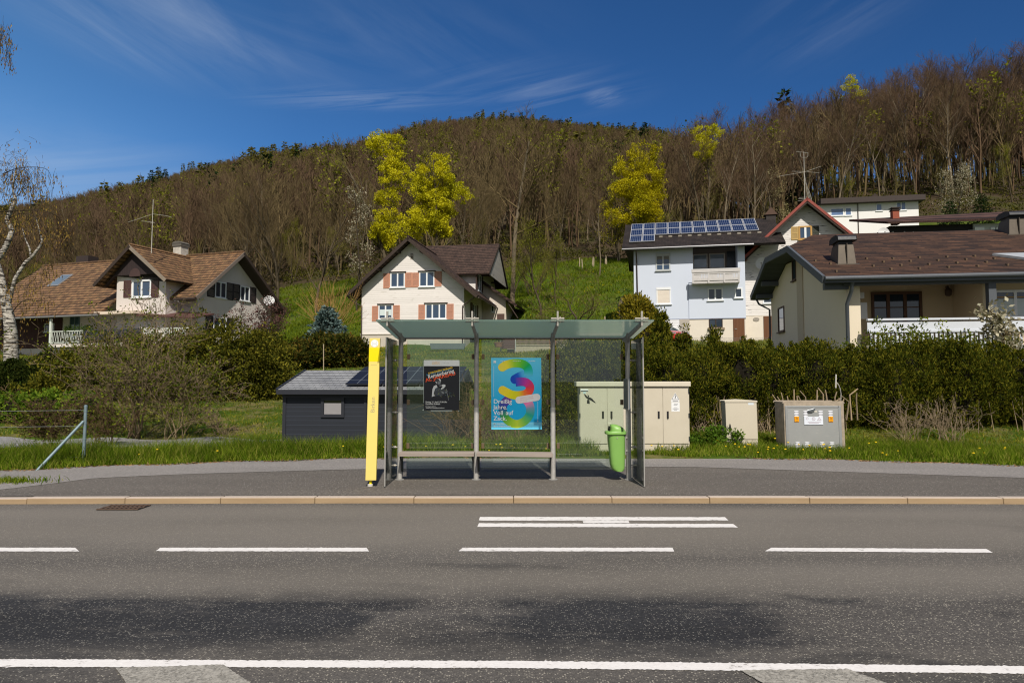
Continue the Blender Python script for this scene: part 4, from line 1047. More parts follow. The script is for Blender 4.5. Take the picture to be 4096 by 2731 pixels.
def window(parent, Wm, a0, a1, b0, b1, n=.0, sash=2, fm=None, pm=None, fr=.07, bar=None, sill=True, out=.05):
    fm = fm or M_WHITE; pm = pm or M_PANE
    mb = MB()
    mb.wbox(Wm, a0, a0 + fr, b0, b1, n - .05, n + out); mb.wbox(Wm, a1 - fr, a1, b0, b1, n - .05, n + out)
    mb.wbox(Wm, a0 + fr, a1 - fr, b1 - fr, b1, n - .05, n + out); mb.wbox(Wm, a0 + fr, a1 - fr, b0, b0 + fr, n - .05, n + out)
    for i in range(1, sash):
        m = a0 + (a1 - a0) * i / sash; mb.wbox(Wm, m - fr * .6, m + fr * .6, b0 + fr, b1 - fr, n - .05, n + out * .9)
    if bar:
        zb_ = b0 + (b1 - b0) * bar; mb.wbox(Wm, a0 + fr, a1 - fr, zb_ - .02, zb_ + .02, n - .05, n + out * .7)
    o = mb.build('window', fm, parent)
    g = MB(); g.wbox(Wm, a0 + fr * .8, a1 - fr * .8, b0 + fr * .8, b1 - fr * .8, n - .04, n + .012); g.build('pane', pm, o)
    if sill:
        g = MB(); g.wbox(Wm, a0 - .08, a1 + .08, b0 - .06, b0, n - .05, n + .12); g.build('sill', fm, o)
    return o
def shutter(parent, Wm, a0, a1, b0, b1, n, mat):
    mb = MB(); f = .07
    mb.wbox(Wm, a0, a0 + f, b0, b1, n + .01, n + .05); mb.wbox(Wm, a1 - f, a1, b0, b1, n + .01, n + .05)
    for z in (b0, (b0 + b1) / 2 - f / 2, b1 - f): mb.wbox(Wm, a0 + f, a1 - f, z, z + f, n + .01, n + .05)
    k = 11
    for i in range(k * 2):
        z = b0 + f + (b1 - b0 - 2 * f) * i / (2 * k); dz = (b1 - b0 - 2 * f) / (2 * k)
        mb.hexa([Wm(a0 + f, z, n + .045), Wm(a1 - f, z, n + .045), Wm(a1 - f, z, n + .012), Wm(a0 + f, z, n + .012), Wm(a0 + f, z + dz * .6, n + .035), Wm(a1 - f, z + dz * .6, n + .035), Wm(a1 - f, z + dz * .6, n + .01), Wm(a0 + f, z + dz * .6, n + .01)])
    return mb.build('shutter', mat, parent)
def pipe(parent, pts, r=.055, mat=None, name='downpipe'):
    mb = MB(); mb.tube(pts, r, 8); return mb.build(name, mat or M_GUT, parent, smooth=50)
def lerp(a, b, t): return a + (b - a) * t
def line(p, q, x): return p[1] + (q[1] - p[1]) * (x - p[0]) / (q[0] - p[0])

# ------------------------------------------------------------------ the white shingled house in the middle
fr = Fr(1855, 1410, 58, -9.3); h = fr.root('house', label='white shingled house with brown tiled roof and salmon louvred shutters', cat='house')
k3 = 1050 / 2352
c3 = lambda x, y: (1100 + x * k3, 900 + y * k3)
M_SH = board_mat('white wooden shingles', (.70, .665, .64), .16, .80, .8, .008, .05, worn=(.55, .52, .48))
M_T1 = tile_mat('brown ribbed tiles', (.07, .043, .035), (.042, .027, .023), (.015, .01, .009), .36, .27)
M_SAL = pmat('salmon shutter paint', (.50, .235, .15), .6, .12, 5, dirt=.25, dirtcol=(.3, .16, .12))
M_BRSH = pmat('brown shutter paint', (.08, .045, .035), .6, .15, 5)
VO = -.95
A = fr.front(*c3(1190, 102), v=VO); L = fr.front(*c3(640, 612), v=VO); Rr = fr.front(*c3(1790, 604), v=VO)
uL = fr.front(*c3(775, 800))[0]; zF = fr.front(*c3(1200, 972))[1]
zrt = lambda u: (line(L, A, u) if u < A[0] else line(A, Rr, u))
D1 = 11.0
mb = MB(); zt0 = -.3
mb.prism([(uL, zF), (0, zF), (0, zrt(0) - .28), (A[0], A[1] - .32), (uL, zrt(uL) - .28)], lambda a, b, n: (a, n, b), 0, D1)
mb.build('wall', M_SH, h)
mb = MB(); mb.box(uL - .03, .03, -.03, D1, -1.5, zF - .04); mb.box(uL - .08, .08, -.08, D1, zF - .06, zF); mb.build('plinth', M_STONE, h)
RW = (.5 + 0, line(A, Rr, .5 + .9))
for nm, e in (('l', L), ('r', (Rr[0] + .25, line(A, Rr, Rr[0] + .25)))):
    mb = MB(); mb.slab([(e[0], VO, e[1]), (A[0], VO, A[1]), (A[0], D1 + .9, A[1]), (e[0], D1 + .9, e[1])], .2)
    rf = mb.build('roof', M_T1, h)
    mb = MB(); p, q = Vector((e[0], VO - .03, e[1] - .04)), Vector((A[0], VO - .03, A[1] - .04))
    mb.slab([p, q, q + Vector((0, .06, 0)), p + Vector((0, .06, 0))], .24); mb.build('verge_board', M_BEAM, rf)
    for s_ in (.18, .5, .82):
        b_ = p.lerp(q, s_); mb = MB(); mb.box(b_.x - .08, b_.x + .08, VO + .05, .02, b_.z - .38, b_.z - .2); mb.build('rafter_end', M_BEAM, rf)
    mb = MB(); ez = e[1] - .2; mb.tube([(e[0] - (.06 if nm == 'l' else -.06), VO + .05, ez), (e[0] - (.06 if nm == 'l' else -.06), D1 + .8, ez)], .07, 8); mb.build('gutter', M_GUT, rf)
mb = MB(); mb.tube([(A[0], VO, A[1] + .01), (A[0], D1 + .9, A[1] + .01)], .12, 8); mb.build('ridge', M_T1, rf)
# soffit under the overhang
# cross gable on the right
UG = 1.25
cr = fr.side(*c3(2008, 168), u=UG); ce = fr.side(*c3(1915, 428), u=UG)
vr, zr = cr; ve, ze = ce
def main_u(z): return A[0] + (z - A[1]) / (Rr[1] - A[1]) * (Rr[0] - A[0])
for sgn in (-1, 1):
    v2 = vr + sgn * abs(vr - ve); 
    mb = MB(); mb.slab([(main_u(zr) - .1, vr, zr), (UG, vr, zr), (UG, v2, ze), (main_u(ze) - .1, v2, ze)], .18)
    rf = mb.build('roof', M_T1, h)
    mb = MB(); mb.slab([(UG + .0, vr, zr - .02), (UG + .05, vr, zr - .02), (UG + .05, v2, ze - .02), (UG + .0, v2, ze - .02)], .24); mb.build('verge_board', M_BEAM, rf)
hw = abs(vr - ve)
mb = MB(); mb.prism([(vr - hw * .86, line(A, Rr, 0) - .6), (vr + hw * .86, line(A, Rr, 0) - .6), (vr + hw * .86, ze + .1), (vr, zr - .25), (vr - hw * .86, ze + .1)], lambda a, b, n: (n, a, b), -4.5, .02); mb.build('wall', M_SH, h)
mb = MB(); mb.prism([(vr + hw * .9, ze - .05), (vr, zr - .22), (vr - hw * .9, ze - .05)], lambda a, b, n: (n, a, b), UG - .12, UG - .06); gb = mb.build('gable_boards', M_SOFF, h)
for q in (-.5, .45):
    mb = MB(); mb.box(.02, UG - .06, vr + q * hw - .07, vr + q * hw + .07, ze + .1, ze + .25); mb.build('bracket_beam', M_BEAM, gb)
# windows of the front
w1 = c3(1035, 425) + c3(1165, 560); w2 = c3(1293, 417) + c3(1430, 553); w3 = c3(928, 712) + c3(1056, 846); w4 = c3(1348, 703) + c3(1537, 843)
for (x0, y0, x1, y1), sash, cur in ((w1, 2, 0), (w2, 2, 0), (w3, 2, 1), (w4, 3, 0)):
    a0, a1, b0, b1 = fr.rect(x0, x1, y0, y1)
    wo = window(h, Wf(0), a0, a1, b0, b1, 0, sash, pm=M_PANE_B, fr=.1, out=.06)
    if cur:
        mb = MB(); mb.wbox(Wf(0), a0 + .13, a1 - .13, b0 + .35, b0 + .85, .012, .02); mb.build('curtain', M_CURT, wo)
    mb = MB(); mb.wbox(Wf(0), a0 - .1, a1 + .1, b1 + .0, b1 + .07, 0, .14); mb.build('head_board', M_BEAM, wo)
for x0, x1, y0, y1 in ((972, 1031, 433, 565), (1167, 1228, 427, 557), (1229, 1290, 427, 556), (1430, 1493, 416, 549), (870, 927, 725, 861), (1059, 1119, 718, 846), (1286, 1345, 713, 846), (1537, 1601, 706, 843)):
    p, q = c3(x0, y0), c3(x1, y1); a0, a1, b0, b1 = fr.rect(p[0], q[0], p[1], q[1]); shutter(h, Wf(0), a0, a1, b0, b1, .0, M_SAL)
a0, a1, b0, b1 = fr.rect(*[c3(1213, 0)[0], c3(1240, 0)[0]], c3(0, 258)[1], c3(0, 306)[1])
mb = MB(); mb.wbox(Wf(0), a0, a1, b0, b1, 0, .03)
for i in range(4): mb.wbox(Wf(0), a0 + .04, a1 - .04, b0 + .05 + i * .12, b0 + .1 + i * .12, .03, .05, 1)
mb.build('attic_vent', [M_STONE, M_BEAM], h)
pipe(h, [(uL - .95, VO + .3, L[1] - .3), (uL - .5, -.15, L[1] - .75), (uL + .06, -.1, L[1] - 1.0), (uL + .06, -.1, -.5)])
pipe(h, [(Rr[0] - .1, VO + .3, Rr[1] - .35), (.35, -.25, Rr[1] - .7), (-.08, -.1, Rr[1] - 1.0), (-.08, -.1, -.5)])
# windows of the right side
for x0, x1, y0, y1, sh_ in ((1815, 1870, 455, 602, 1), (1768, 1818, 712, 850, 1)):
    p, q = c3(x0, y0), c3(x1, y1); a0, a1, b0, b1 = fr.srect(p[0], q[0], p[1], q[1], .02)
    a1 = min(a1, a0 + 1.5); window(h, Wr(.02), a0, a1, b0, b1, 0, 2, fr=.09, out=.05)
    for s0, s1 in ((a0 - .75, a0 - .02), (a1 + .02, a1 + .75)): shutter(h, Wr(.02), s0, s1, b0, b1, 0, M_BRSH)
# lean-to at the back right with its own lower roof
AV = 7.6
x0 = 0; x1 = fr.front(*c3(2068, 800), v=AV)[0]; zt2 = fr.front(*c3(1950, 640), v=AV)[1]
e0 = fr.front(*c3(1918, 535), v=AV - .6); e1 = fr.front(*c3(2172, 712), v=AV - .6)
mb = MB(); mb.prism([(0.02, -1.5), (x1, -1.5), (x1, line(e0, e1, x1) - .2), (.02, line(e0, e1, .02) - .2)], lambda a, b, n: (a, n, b), AV, D1 + 1.5); mb.build('wall', pmat('cream side wall', (.56, .5, .43), .9, .06, 2), h)
mb = MB(); mb.slab([(e0[0] - .6, AV - .6, e0[1] + (e0[1] - e1[1]) / (e1[0] - e0[0]) * .6), (e1[0], AV - .6, e1[1]), (e1[0], D1 + 2, e1[1]), (e0[0] - .6, D1 + 2, e0[1] + (e0[1] - e1[1]) / (e1[0] - e0[0]) * .6)], .25); rf = mb.build('roof', M_T1, h)
p, q = c3(1935, 695), c3(1966, 782); a0, a1, b0, b1 = fr.rect(p[0], q[0], p[1], q[1], AV); window(h, Wf(AV), a0, a1, b0, b1, 0, 1, fr=.09)
p, q = c3(1990, 795), c3(2056, 990); a0, a1, b0, b1 = fr.rect(p[0], q[0], p[1], q[1], AV); mb = MB(); mb.wbox(Wf(AV), a0, a1, b0, b1, -.05, .03); mb.build('garage_door', M_BRSH, h)
p, q = c3(1870, 730), c3(1908, 990); a0, a1, b0, b1 = fr.srect(p[0], q[0], p[1], q[1], .02); mb = MB(); mb.wbox(Wr(.02), a0, min(a1, a0 + 1.4), b0, b1, -.05, .04); dr = mb.build('door', pmat('dark front door', (.02, .02, .028), .5), h)
mb = MB(); mb.tube([(x1 + .1, AV - .4, line(e0, e1, x1) - .4), (x1 + 1.2, AV - .4, line(e0, e1, x1) - 2.1)], .06, 6); mb.build('roof_prop', M_BEAM, h)

# garden wall, wooden fence and pots to the right of the middle house (seen through the shelter)
Yq = 56
def Wq(a, b, n): return (a, -n, b)
def rootq(name, px, py, Y, **k): return thing(name, at(px, py, Y), 0, **k)
fw = rootq('garden_wall', 2080, 1398, 55, label='low grey concrete garden wall below the picket fence', cat='wall')
wd = (2300 - 2080) / F * 55; mb = MB(); mb.box(-1.0, wd, 0, .3, -.8, .3); mb.box(-1.05, wd + .05, -.05, .35, .3, .38); mb.build('wall', M_CONC, fw)
pf = rootq('picket_fence', 2080, 1383, 55.4, label='brown weathered picket fence standing behind the garden wall', cat='fence')
mb = MB()
for i in range(70):
    x = -1.5 + i * .095; mb.box(x, x + .06, .0, .025, .1, .98 + rnd.uniform(-.03, .03))
M_PICK = pmat('weathered brown pickets', (.15, .10, .075), .9, .35, 8)
mb.build('picket', M_PICK, pf); mb = MB(); mb.box(-1.5, 5.2, .025, .06, .3, .38); mb.box(-1.5, 5.2, .025, .06, .8, .88); mb.build('rail', M_PICK, pf)
gt = rootq('wooden_gate', 2060, 1390, 54.2, label='dark brown board gate between two pale posts', cat='gate')
gw_ = (2073 - 2017) / F * 54.2; gm = board_mat('brown gate boards', (.075, .038, .03), .12, .45)
mb = MB(); mb.box(-gw_, 0, 0, .05, -.1, .72); mb.build('panel', gm, gt)
for x in (-gw_ - .06, .0): mb = MB(); mb.box(x, x + .08, -.02, .08, -.3, .78); mb.build('post', M_EDGE, gt)
M_TERRA = pmat('terracotta', (.22, .11, .065), .9, .15, 5)
leaf_dk = leaf_mat('dark bush leaves', [(.02, .045, .012), (.045, .085, .02), (.09, .13, .03)])
for px_, py_, s_, lab in ((1995, 1388, .33, 'small round bush in a terracotta pot beside the board gate'),):
    po = rootq('potted_plant', px_, py_, 53.5, label=lab, cat='potted plant')
    mb = MB(); mb.lathe([(.28, 0), (.36, .3), (.39, .3), (.39, .36), (.3, .36)], (0, 0, 0), 14); mb.build('pot', M_TERRA, po, smooth=40)
    C = unit(NR.normal(size=(16, 3))) * .33 + [0, 0, .85]
    v, f = clumps(C, .2, 40, .09, .05); link('foliage', raw_mesh('foliage', v, f, leaf_dk), po)
    mb = MB(); mb.tube([(0, 0, .3), (.02, 0, .7)], .03, 6); mb.build('stem', M_BEAM, po)
tr = rootq('planter_trough', 1790, 1395, 56, label='long grey planter trough against the plinth of the white house', cat='planter')
mb = MB(); mb.prism([(-1.3, 0), (1.3, 0), (1.4, .42), (-1.4, .42)], Wq, -.5, 0); mb.build('body', pmat('grey trough', (.1, .12, .12), .8, .2), tr, bevel=.02)

# ------------------------------------------------------------------ the house with the red-brown tiles on the left
fr = Fr(783, 1395, 55, -18.5); h = fr.root('house', label='cream house with red-brown tiled roofs and dark shutters on the left', cat='house')
k2 = 1150 / 2352
c1 = lambda x, y: (x * k2, 500 + y * 1150 / 2342 * 1.0)
c2 = lambda x, y: (x * k2, 1000 + y * k2)
M_CRM = pmat('cream render', (.60, .545, .51), .9, .05, 1.2, .2, 50, dirt=.15, dirtcol=(.4, .36, .3))
M_T2 = tile_mat('red-brown clay tiles', (.215, .12, .062), (.10, .058, .034), (.035, .02, .015), .40, .22, moss=(.2, .14, .06))
M_DKSH = pmat('dark brown shutters', (.022, .016, .018), .7, .2, 6)
M_MAR = pmat('maroon louvre shutters', (.07, .028, .026), .7, .2, 6)
# right gable end: plane u = UO
UO = 1.0
Ag = fr.side(*c2(1998, 17), u=UO); E1 = fr.side(*c2(1598, 382), u=UO); E2 = fr.side(*c2(2340, 500), u=UO)
va, za = Ag
DEP = E2[0] - .9
slope_f = (za - E1[1]) / (va - E1[0])
LB = -21.5
mb = MB(); mb.prism([(0, -2), (DEP, -2), (DEP, line(Ag, E2, DEP) - .3), (va, za - .35), (0, line(E1, Ag, 0) - .3)], lambda a, b, n: (n, a, b), LB, 0); mb.build('wall', M_CRM, h)
ul = LB - .6
def roofq(q, th=.2, mat=M_T2, parent=None, nm='roof'):
    mb = MB(); mb.slab(q, th); return mb.build(nm, mat, parent or h)
# front slope: eave E1 drops lower over the wing on the left
rf = roofq([(ul, E1[0], E1[1]), (UO, E1[0], E1[1]), (UO, va, za), (ul, va, za)])
zlw = E1[1] - 1.2; vlw = E1[0] - 1.2 / slope_f
uw = fr.front(*c2(940, 380), v=E1[0])[0]
rf2 = roofq([(ul, vlw, zlw), (uw, vlw, zlw), (uw, E1[0] + .02, E1[1] - .012), (ul, E1[0] + .02, E1[1] - .012)], .16)
roofq([(ul, E2[0], E2[1]), (UO, E2[0], E2[1]), (UO, va, za), (ul, va, za)])
mb = MB(); mb.tube([(ul, va, za + .02), (UO, va, za + .02)], .13, 8); mb.build('ridge', M_T2, rf)
for e in (E1, E2):
    mb = MB(); mb.slab([(UO, va, za), (UO + .06, va, za), (UO + .06, e[0], e[1]), (UO, e[0], e[1])], .26); mb.build('verge_board', pmat('grey verge', (.16, .13, .11), .8, .2) if e is E1 else M_BEAM, rf)
mb = MB(); mb.prism([(E1[0] + .1, E1[1] - .16), (va, za - .23), (E2[0] - .1, E2[1] - .16), (E2[0] - .1, E2[1] - .3), (va, za - .4), (E1[0] + .1, E1[1] - .3)], lambda a, b, n: (n, a, b), .0, UO); mb.build('soffit', M_BEAM, rf)
mb = MB(); mb.tube([(ul, vlw - .06, zlw - .1), (uw, vlw - .06, zlw - .1)], .08, 8); mb.build('gutter', pmat('grey gutter', (.16, .16, .16), .5), rf2)
mb = MB(); mb.tube([(uw + 6, E1[0] - .06, E1[1] - .12), (UO, E1[0] - .06, E1[1] - .12)], .07, 8); mb.build('gutter', M_GUT, rf)
# front gable (cross roof)
VG = -1.6
PA = fr.front(*c1(1058, 975), v=VG - .9); PL = fr.front(*c1(760, 1300), v=VG - .9); PR = fr.front(*c1(1362, 1256), v=VG - .9)
def ridge_v(z): return va - (za - z) / slope_f
for e in (PL, PR):
    rf = roofq([(e[0], VG - .9, e[1]), (PA[0], VG - .9, PA[1]), (PA[0], ridge_v(PA[1]) + .1, PA[1]), (e[0], ridge_v(e[1]) + .1, e[1])], .18)
    mb = MB(); mb.slab([(PA[0], VG - .96, PA[1]), (PA[0], VG - .9, PA[1]), (e[0], VG - .9, e[1]), (e[0], VG - .96, e[1])], .26); mb.build('verge_board', pmat('pale verge', (.22, .18, .14), .8, .2) if e is PR else bpy.data.materials['pale verge'] if 'pale verge' in bpy.data.materials else M_BEAM, rf)
mb = MB(); mb.tube([(PA[0], VG - .9, PA[1] + .02), (PA[0], ridge_v(PA[1]), PA[1] + .02)], .12, 8); mb.build('ridge', M_T2, rf)
g0 = fr.front(*c2(953, 400), v=VG)[0]; g1 = fr.front(*c2(1357, 350), v=VG)[0]; gz = fr.front(*c2(1150, 205), v=VG)[1]
mb = MB(); mb.prism([(g0, -2), (g1, -2), (g1, gz), (g0, gz)], lambda a, b, n: (a, n, b), VG, 1.0); mb.build('wall', M_CRM, h)
mb = MB(); mb.prism([(PL[0] + .5, PL[1] - .1), (g0, gz), (g1, gz), (PR[0] - .4, PR[1] - .1), (PA[0], PA[1] - .3)], lambda a, b, n: (a, n, b), VG - .35, VG + .0); mb.build('gable_boards', board_mat('dark gable boards', (.03, .02, .02), .18, .5, vertical=True), h)
ct = fr.front(*c2(1105, 190), v=VG - .36); mb = MB(); mb.prism([(ct[0] + .55 * math.cos(q), ct[1] - .25 + .65 * math.sin(q)) for q in np.linspace(0, math.pi, 14)], lambda a, b, n: (a, n, b), VG - .40, VG - .35); mb.build('round_board', pmat('reddish board', (.055, .03, .028), .8, .3), h)
p, q = c2(1085, 245), c2(1240, 388); a0, a1, b0, b1 = fr.rect(p[0], q[0], p[1], q[1], VG); window(h, Wf(VG), a0, a1, b0, b1, 0, 2, pm=M_PANE_B, fr=.13, out=.07)
for x0, x1 in ((1014, 1072), (1238, 1300)):
    p, q = c2(x0, 250), c2(x1, 388); a0, a1, b0, b1 = fr.rect(p[0], q[0], p[1], q[1], VG); shutter(h, Wf(VG), a0, a1, b0, b1, .0, M_MAR)
# front wall of the wing in the shade, door and balcony
p, q = c2(575, 485), c2(655, 640); a0, a1, b0, b1 = fr.rect(p[0], q[0], p[1], q[1], 0); window(h, Wf(0), a0, a1, b0 - .8, b1, 0, 2, fr=.08, pm=pane_mat('teal pane', (.05, .09, .11)), fm=pmat('teal frame', (.10, .15, .16), .6))
w0, w1_ = fr.front(*c2(0, 600))[0], fr.front(*c2(512, 600))[0]
mb = MB(); mb.wbox(Wf(0), LB + .02, w1_, .3, zlw + .3, -.02, .06); mb.build('boarding', board_mat('maroon boarding', (.06, .022, .02), .16, .5, vertical=True), h)
p, q = c2(368, 600), c2(445, 670); a0, a1, b0, b1 = fr.rect(p[0], q[0], p[1], q[1], -.06); window(h, Wf(-.06), a0, a1, b0, b1, 0, 2, fr=.06)
bal0 = fr.front(*c2(405, 770), v=-2.6); bal1 = fr.front(*c2(1600, 770), v=-2.6)
mb = MB(); mb.box(bal0[0], bal1[0], -2.6, .2, bal0[1] - .25, bal0[1]); bl = mb.build('balcony', pmat('white balcony slab', (.62, .57, .53), .9, .08), h)
zb0 = bal0[1]; zb1 = zb0 + 1.05
M_RAILW = pmat('white railing', (.6, .64, .58), .5, .1)
pa, pb = fr.front(*c2(410, 700), v=-2.55)[0], fr.front(*c2(680, 700), v=-2.55)[0]
mb = MB(); mb.box(pa, pb, -2.58, -2.52, zb1 - .06, zb1); mb.box(pa, pb, -2.58, -2.52, zb0 + .08, zb0 + .13)
n_ = 26
for i in range(n_ + 1):
    x = lerp(pa, pb, i / n_); d = .045 if i % 2 else -.045
    mb.tube([(x, -2.55, zb0 + .1), (x - d, -2.55, zb0 + .35), (x + d, -2.55, zb1 - .2), (x, -2.55, zb1 - .03)], .014, 5)
mb.build('railing', M_RAILW, bl)
pe = fr.front(*c2(1170, 700), v=-2.55)[0]
mb = MB(); mb.box(pb, pe, -2.58, -2.5, zb0 + .05, zb1); mb.build('parapet', pmat('dark balcony sheet', (.022, .024, .035), .6, .2), bl)
pe2 = fr.front(*c2(1590, 700), v=-2.55)[0]; mb = MB(); mb.box(pe, pe2, -2.57, -2.53, zb1 - .08, zb1 - .02)
for i in range(30): x = lerp(pe, pe2, i / 29); mb.box(x, x + .05, -2.56, -2.54, zb0 + .05, zb1 - .05)
mb.build('railing', M_RAILW, bl)
mb = MB(); mb.box(pa - .06, pa + .1, -2.6, -2.45, zb0 - .2, zb1 + 1.0); mb.build('post', M_RAILW, bl)
C = np.stack([NR.uniform(pa + 1.6, pb + .6, 30), NR.uniform(-2.5, -2.2, 30), NR.uniform(zb1 - .05, zb1 + .3, 30)], 1); v, f = clumps(C, .22, 36, .1, .06); link('balcony_plants', raw_mesh('balcony_plants', v, f, leaf_dk), bl)
# awning box, lower canopy roof on the right of the gable
p0_ = fr.front(*c2(785, 520), v=VG - .8); p1_ = fr.front(*c2(1110, 500), v=VG - .8)
mb = MB(); mb.box(p0_[0], p1_[0], VG - 1.0, VG, p0_[1] - .1, p0_[1] + .12); mb.build('awning', pmat('cream awning', (.62, .52, .42), .8, .05), h)
p0_ = fr.front(*c2(1150, 505), v=-1.8); p1_ = fr.front(*c2(1585, 560), v=-1.8)
mb = MB(); mb.slab([(p0_[0], -2.3, p0_[1] - .25), (p1_[0] + .3, -2.3, p1_[1] + .05), (p1_[0] + .3, 0, p1_[1] + .55), (p0_[0], 0, p0_[1] + .25)], .12); mb.build('canopy_roof', pmat('maroon canopy', (.09, .04, .035), .7, .2), h)
# gable end windows with shutters
for x0, x1, y0, y1 in ((1757, 1848, 255, 402), (1962, 2040, 293, 427), (1742, 1850, 545, 690)):
    p, q = c2(x0, y0), c2(x1, y1); a0, a1, b0, b1 = fr.srect(p[0], q[0], p[1], q[1], 0); b0 += .1
    window(h, Wr(0), a0, a1, b0, b1 - .05, 0, 2, fr=.09, out=.06)
    for s0, s1 in ((a0 - .85, a0 - .04), (a1 + .04, a1 + .85)): shutter(h, Wr(0), s0, s1, b0 - .05, b1, 0, M_DKSH)
pipe(h, [(-.9, E1[0] - .05, E1[1] - .2), (-.75, -.2, E1[1] - .55), (-.06, -.1, E1[1] - 1.1), (-.06, -.1, -1)], .06, pmat('pale grey downpipe', (.42, .4, .39), .5))
# chimney, roof light, aerial, dish
mc = fr.front(*c1(1478, 1060), v=va - .3); mt = fr.front(*c1(1478, 955), v=va - .3); cw = .42
mb = MB(); mb.box(mc[0] - cw, mc[0] + cw, va - .3 - cw, va - .3 + cw, mc[1] - 1.2, lerp(mc[1], mt[1], .62)); ch = mb.build('chimney', pmat('stained chimney render', (.5, .46, .4), .9, .2, 4, dirt=.5), h)
z_ = lerp(mc[1], mt[1], .62); mb = MB(); mb.box(mc[0] - cw - .07, mc[0] + cw + .07, va - .37 - cw, va - .23 + cw, z_, z_ + .25); mb.prism([(mc[0] - cw - .1, z_ + .25), (mc[0] + cw + .1, z_ + .25), (mc[0] + .25, mt[1]), (mc[0] - .25, mt[1])], lambda a, b, n: (a, n, b), va - .4 - cw, va - .2 + cw); mb.build('chimney_cap', pmat('dark chimney cap', (.10, .09, .075), .8, .2), ch)
mc2 = fr.front(*c1(702, 1110), v=va + .5); mb = MB(); mb.box(mc2[0] - .75, mc2[0] + .75, va + .1, va + 1.2, mc2[1] - 1, mc2[1] + .45); mb.build('chimney', pmat('brown sheet chimney', (.03, .02, .018), .7), h)
sl_ = fr.front(*c2(488, 298), v=va * .52); vs_ = ridge_v(sl_[1])
def onroof(u, v, d=.0): return (u, v, za - (va - v) * slope_f + d)
vs_ = max(.8, va * .42); us_ = fr.front(*c2(488, 298), v=vs_)[0]
mb = MB(); mb.slab([onroof(us_ - .65, vs_ - .75, .08), onroof(us_ + .65, vs_ - .75, .08), onroof(us_ + .65, vs_ + .75, .08), onroof(us_ - .65, vs_ + .75, .08)], .1); rl = mb.build('roof_light', pmat('zinc frame', (.3, .3, .3), .4, metal=.4), h)
mb = MB(); mb.slab([onroof(us_ - .52, vs_ - .62, .1), onroof(us_ + .52, vs_ - .62, .1), onroof(us_ + .52, vs_ + .62, .1), onroof(us_ - .52, vs_ + .62, .1)], .02); mb.build('pane', pane_mat('sky pane', (.1, .13, .16)), rl)
M_AER = pmat('aerial aluminium', (.5, .47, .4), .4, .15, 6, metal=.5)
def aerial(name, base, height, arms, label):
    a = thing(name, base, 0, label, 'aerial')
    mb = MB(); mb.tube([(0, 0, -.3), (.02, 0, height)], [.035, .022], 8); mb.build('mast', M_AER, a)
    for z, pts in arms:
        mb = MB(); mb.tube([(p[0], p[1], z + p[2]) for p in pts], .014, 5); mb.build('arm', M_AER, a)
    return a
M_LOC = lambda fr, p: fr.o + fr.ex * p[0] + fr.ey * p[1] + Vector((0, 0, p[2]))
b0_ = fr.front(*c1(1238, 1015), v=2.0); mw = M_LOC(fr, (PA[0] + .0, 1.0, PA[1]))
pt = at(606, 997, 53.5); aerial('roof_aerial', pt, 3.9, [(2.75, [(0, 0, 0), (-1.0, .2, -.28), (-2.1, .4, -.55)]), (2.75, [(0, 0, 0), (1.0, .2, -.1), (1.35, .3, -.2)]), (2.1, [(-.9, .1, .12), (.1, 0, 0)]), (2.0, [(-.1, -.1, 0), (.15, .1, .1)])], 'thin television aerial mast on the red-brown tiled roof')
def dish(name, loc, r, face, label):
    d = thing(name, loc, 0, label, 'satellite dish'); f_ = Vector(face).normalized(); qt = f_.to_track_quat('Z', 'Y')
    mb = MB(); b = MB(); b.lathe([(r * q, .22 * r * q * q) for q in (.05, .35, .6, .8, .92, 1.0)] + [(r * .98, .22 * r + .02), (r * .5, .02), (.02, -.03)], (0, 0, 0), 24)
    b.v = [tuple(qt @ Vector(p)) for p in b.v]; b.build('reflector', pmat('white dish', (.62, .62, .62), .5, .05) if 'white dish' not in bpy.data.materials else bpy.data.materials['white dish'], d, smooth=40)
    mb = MB(); tip = f_ * r * .9; mb.tube([tuple(qt @ Vector((0, -r * .95, .1 * r))), tuple(tip + Vector((0, 0, -.1)))], .018, 6); mb.tube([tuple(tip + Vector((-.05, 0, -.1))), tuple(tip + Vector((.06, 0, -.06)))], .04, 8); mb.build('feed_arm', M_STEEL, d)
    mb = MB(); mb.tube([(0, 0, 0), tuple(-f_ * r * .5), tuple(-f_ * r * .5 + Vector((0, 0, -.5)))], .03, 8); mb.build('bracket', M_STEEL, d)
dish('satellite_dish', at(1077, 1204, 58), .44, (.25, -1, .25), 'white satellite dish on the gable of the red-brown roofed house')
# ------------------------------------------------------------------ pale blue house with solar panels
k4 = 1000 / 2340
c4 = lambda x, y: (2450 + x * k4, 750 + y * k4)
fr = Fr(2538, 1372, 58, -12.5); h = fr.root('house', label='pale blue rendered house with a dark roof carrying solar panels', cat='house')
M_BLU = pmat('pale blue render', (.55, .60, .70), .9, .03, .7, .12, 60, dirt=.08, dirtcol=(.36, .42, .55))
M_CRM2 = pmat('ivory basement render', (.66, .60, .52), .9, .05, 1.5, .15, 50, dirt=.2, dirtcol=(.45, .39, .32))
M_T3 = tile_mat('blackish tiles', (.035, .026, .024), (.022, .017, .016), (.008, .006, .006), .34, .24)
M_DOOR = board_mat('brown plank door', (.13, .055, .025), .11, .4, vertical=True)
f4 = lambda x, y, v=0: fr.front(*c4(x, y), v=v)
uR = f4(1243, 900)[0]; zB = f4(700, 1228)[1]; zT = f4(480, 560)[1] + .15
D = 9.5
lg = [f4(752, 650)[0], f4(1172, 650)[0], f4(960, 757)[1] + .0, zT]
